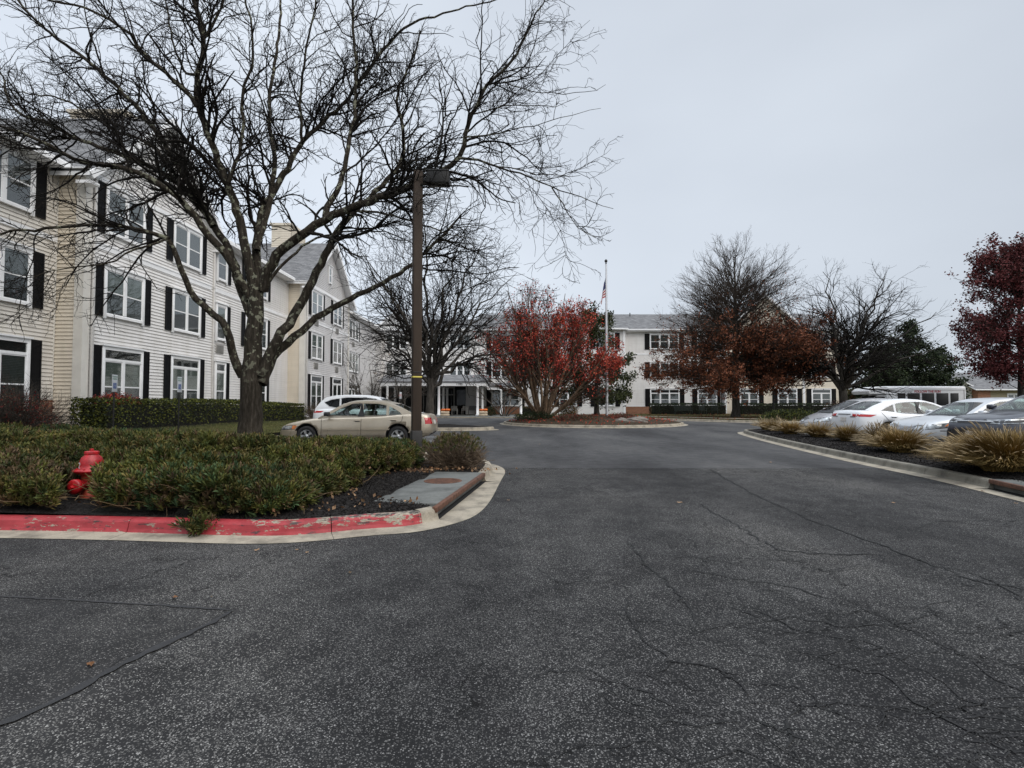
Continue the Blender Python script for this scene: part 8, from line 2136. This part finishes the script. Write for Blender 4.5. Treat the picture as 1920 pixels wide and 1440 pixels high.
# flag: hoist along the pole, cloth collapsing into diagonal folds
U, V_ = 26, 13; W_, H_ = 1.9, 1.25; zt = 8.85 - 0.0
fv = []; 
for i in range(U + 1):
    for j in range(V_ + 1):
        u, v = i / U, j / V_          # u along the fly, v down the hoist
        fold = 0.09 * math.sin(u * 11 + v * 2.2) * (0.25 + u)
        x = -0.06 - 0.34 * math.sin(min(1, u * 1.25) * math.pi * 0.62) * (0.35 + 0.65 * v) + 0.05 * u
        fv.append((x + fold * 0.5, fold * 1.3, zt - v * H_ * (1 - 0.18 * u) - u * 0.95 * (1 - 0.25 * v)))
mb = MB(); fcs = []; mi = []
for i in range(U):
    for j in range(V_):
        stripe = 1 if j % 2 == 0 else 2; can = (i < U * 0.4 and j < 7)
        mb.add([fv[i * (V_ + 1) + j], fv[(i + 1) * (V_ + 1) + j], fv[(i + 1) * (V_ + 1) + j + 1], fv[i * (V_ + 1) + j + 1]], [(0, 1, 2, 3)], 0 if can else stripe, True)
fl = tag(mb.build('flag', [M['flag_blue'], M['flag_red'], M['flag_white']], None, (fx, fy - 0.04, fz)), 'limp striped red and white flag with blue corner on the flagpole', 'flag')

# ---- pumpkins on straw bales by the canopy
def bale(x, y, z, label, s):
    rr = random.Random(s); b = MB(); b.rbox(-0.40, 0.40, -0.27, 0.27, 0, 0.23, 0.07)
    for q in (-0.15, 0.15): b.rbox(q - 0.008, q + 0.008, -0.267, 0.267, -0.004, 0.236, 0.003)
    return tag(b.build('straw_bale', M['straw'], None, (x, y, z), rr.uniform(-0.1, 0.1)), label, 'straw bale')
_pk = []
def pumpkin(x, y, z, r, label, s):
    b = MB(); n = 40; m_ = 14; vs = []
    for i in range(m_ + 1):
        th = math.pi * i / m_
        for j in range(n):
            a = 2 * math.pi * j / n; rr_ = r * (1 - 0.09 * abs(math.sin(a * 5)) ** 0.5 * -1 - 0.09) * (math.sin(th) ** 0.85 if 0 < i < m_ else 0.02)
            vs.append((rr_ * math.cos(a), rr_ * math.sin(a), r * 0.80 * (1 + math.cos(th)) * 0.5 * 1.15 - 0.04 * r * math.exp(-((th) / 0.4) ** 2) * 4))
    b.add(vs, [(i * n + j, i * n + (j + 1) % n, (i + 1) * n + (j + 1) % n, (i + 1) * n + j) for i in range(m_) for j in range(n)], 0, True)
    o = tag(b.build('pumpkin', M['pumpkin'], None, (x, y, z), s), label, 'pumpkin', 'pumpkins stacked on straw bales')
    t = MB(); t.tube([(0, 0, r * 0.75), (0.01, 0, r * 0.95), (0.04, 0, r * 1.12)], [0.03, 0.02, 0.018], 6); t.build('stem', M['stem'], o)
Yb = 49.4
for (px, side_) in ((834.5, 'left'), (906.0, 'right')):
    X = (px - 960) / FPX * Yb
    bale(X, Yb, 0.10, f'lower straw bale of the {side_} hand stack before the canopy', 1); bale(X, Yb, 0.335, f'upper straw bale under the pumpkins of the {side_} hand stack', 2)
    if side_ == 'left':
        pumpkin(X - 0.12, Yb - 0.02, 0.57, 0.26, 'left of the two large orange pumpkins on the left stack', 0.3); pumpkin(X + 0.24, Yb - 0.05, 0.57, 0.27, 'right of the two large orange pumpkins on the left stack', 1.0)
        pumpkin(X - 0.34, Yb + 0.05, 0.57, 0.12, 'smallest orange pumpkin at the end of the left stack', 2.0)
    else:
        pumpkin(X - 0.14, Yb - 0.02, 0.57, 0.25, 'left orange pumpkin on the right stack', 0.6); pumpkin(X + 0.18, Yb - 0.04, 0.57, 0.26, 'right orange pumpkin on the right stack', 1.4)

# ---- benches and chairs
def bench(name, label, cat, x, y, z, w_, rz=0.0, mt='bench', arms=True):
    s = tag(empty(name, (x, y, z), rz), label, cat)
    b = MB()
    for k in range(4): b.rbox(-w_ / 2, w_ / 2, -0.24 + k * 0.12, -0.14 + k * 0.12, 0.42, 0.45, 0.006)
    b.build('seat', M[mt], s)
    b = MB()
    for k in range(4): b.rbox(-w_ / 2, w_ / 2, 0.22 + k * 0.02, 0.245 + k * 0.02, 0.50 + k * 0.11, 0.58 + k * 0.11, 0.006)
    b.build('backrest', M[mt], s)
    for sx in (-1, 1):
        x_ = sx * (w_ / 2 - 0.05)
        for (ya, yb, zt) in ((-0.22, -0.18, 0.66), (0.22, 0.27, 0.92)):
            l = MB(); l.rbox(x_ - 0.025, x_ + 0.025, ya, yb, 0, zt, 0.005); l.build('leg', M[mt], s)
        l = MB(); l.rbox(x_ - 0.03, x_ + 0.03, -0.25, 0.25, 0.64, 0.67, 0.006); l.build('armrest', M[mt], s)
    return s
bench('garden_bench', 'dark green slatted bench before the hedge of the right wing', 'bench', 17.2, 53.6, 0.15, 1.75)
bench('garden_chair', 'dark garden chair just right of the bench before the hedge', 'chair', 19.1, 53.4, 0.15, 0.62, R(10))
bench('garden_chair', 'dark garden chair nearest the oak, before the hedge', 'chair', 20.3, 53.5, 0.15, 0.62, R(-25))
bench('porch_chair', 'pale armchair under the canopy left of the middle column', 'chair', -5.75, 53.4, 0.11, 0.62, R(15), 'ac')
bench('porch_chair', 'pale armchair under the canopy nearer the right hand column', 'chair', -4.75, 53.8, 0.11, 0.62, R(-12), 'ac')
bench('porch_bench', 'dark bench in the shade at the right of the canopy', 'bench', -3.9, 55.2, 0.11, 1.3, 0, 'black')

# ---- painted bay lines, wheel stop scraps
pl_ = MB()
for y_ in (15.95, 18.75, 21.0): pl_.add([(-7.5, y_ - 0.05, 0.006), (-2.6, y_ - 0.05, 0.006), (-2.6, y_ + 0.05, 0.006), (-7.5, y_ + 0.05, 0.006)], [(0, 1, 2, 3)])
for y_ in (14.5, 17.3, 20.1, 22.9): pl_.add([(11.6, y_ - 0.05, 0.006), (17, y_ - 0.05, 0.006), (17, y_ + 0.05, 0.006), (11.6, y_ + 0.05, 0.006)], [(0, 1, 2, 3)])
tag(pl_.build('bay_line', M['sign_white']), kind='structure')

# ---- far wood closing the horizon
rg = np.random.default_rng(900)
def woods(label, x0, x1, y, h, n, mt, seed):
    rg = np.random.default_rng(seed); x = rg.uniform(x0, x1, n); prof = h * (0.62 + 0.3 * fnoise(x, np.zeros(n), 0.12, seed) + 0.12 * fnoise(x, np.zeros(n), 0.6, seed + 1))
    z = prof * rg.uniform(0, 1, n) ** 0.7; yy_ = y + rg.uniform(-5, 5, n)
    v, f = leaf_cards(rg, np.stack([x, yy_, z], 1), (0.5, 1.2), 0.3, 1, 0.0)
    tag(link('woods', np_mesh('woods', v, f, M[mt])), label, 'woods', None, 'stuff')
woods('far belt of dull brown and green trees beyond the low house', 45, 190, 125, 9.0, 14000, 'magnolia', 901)
woods('far belt of dull trees seen past the left of the houses', -160, -30, 140, 8.0, 4000, 'evergreen', 902)
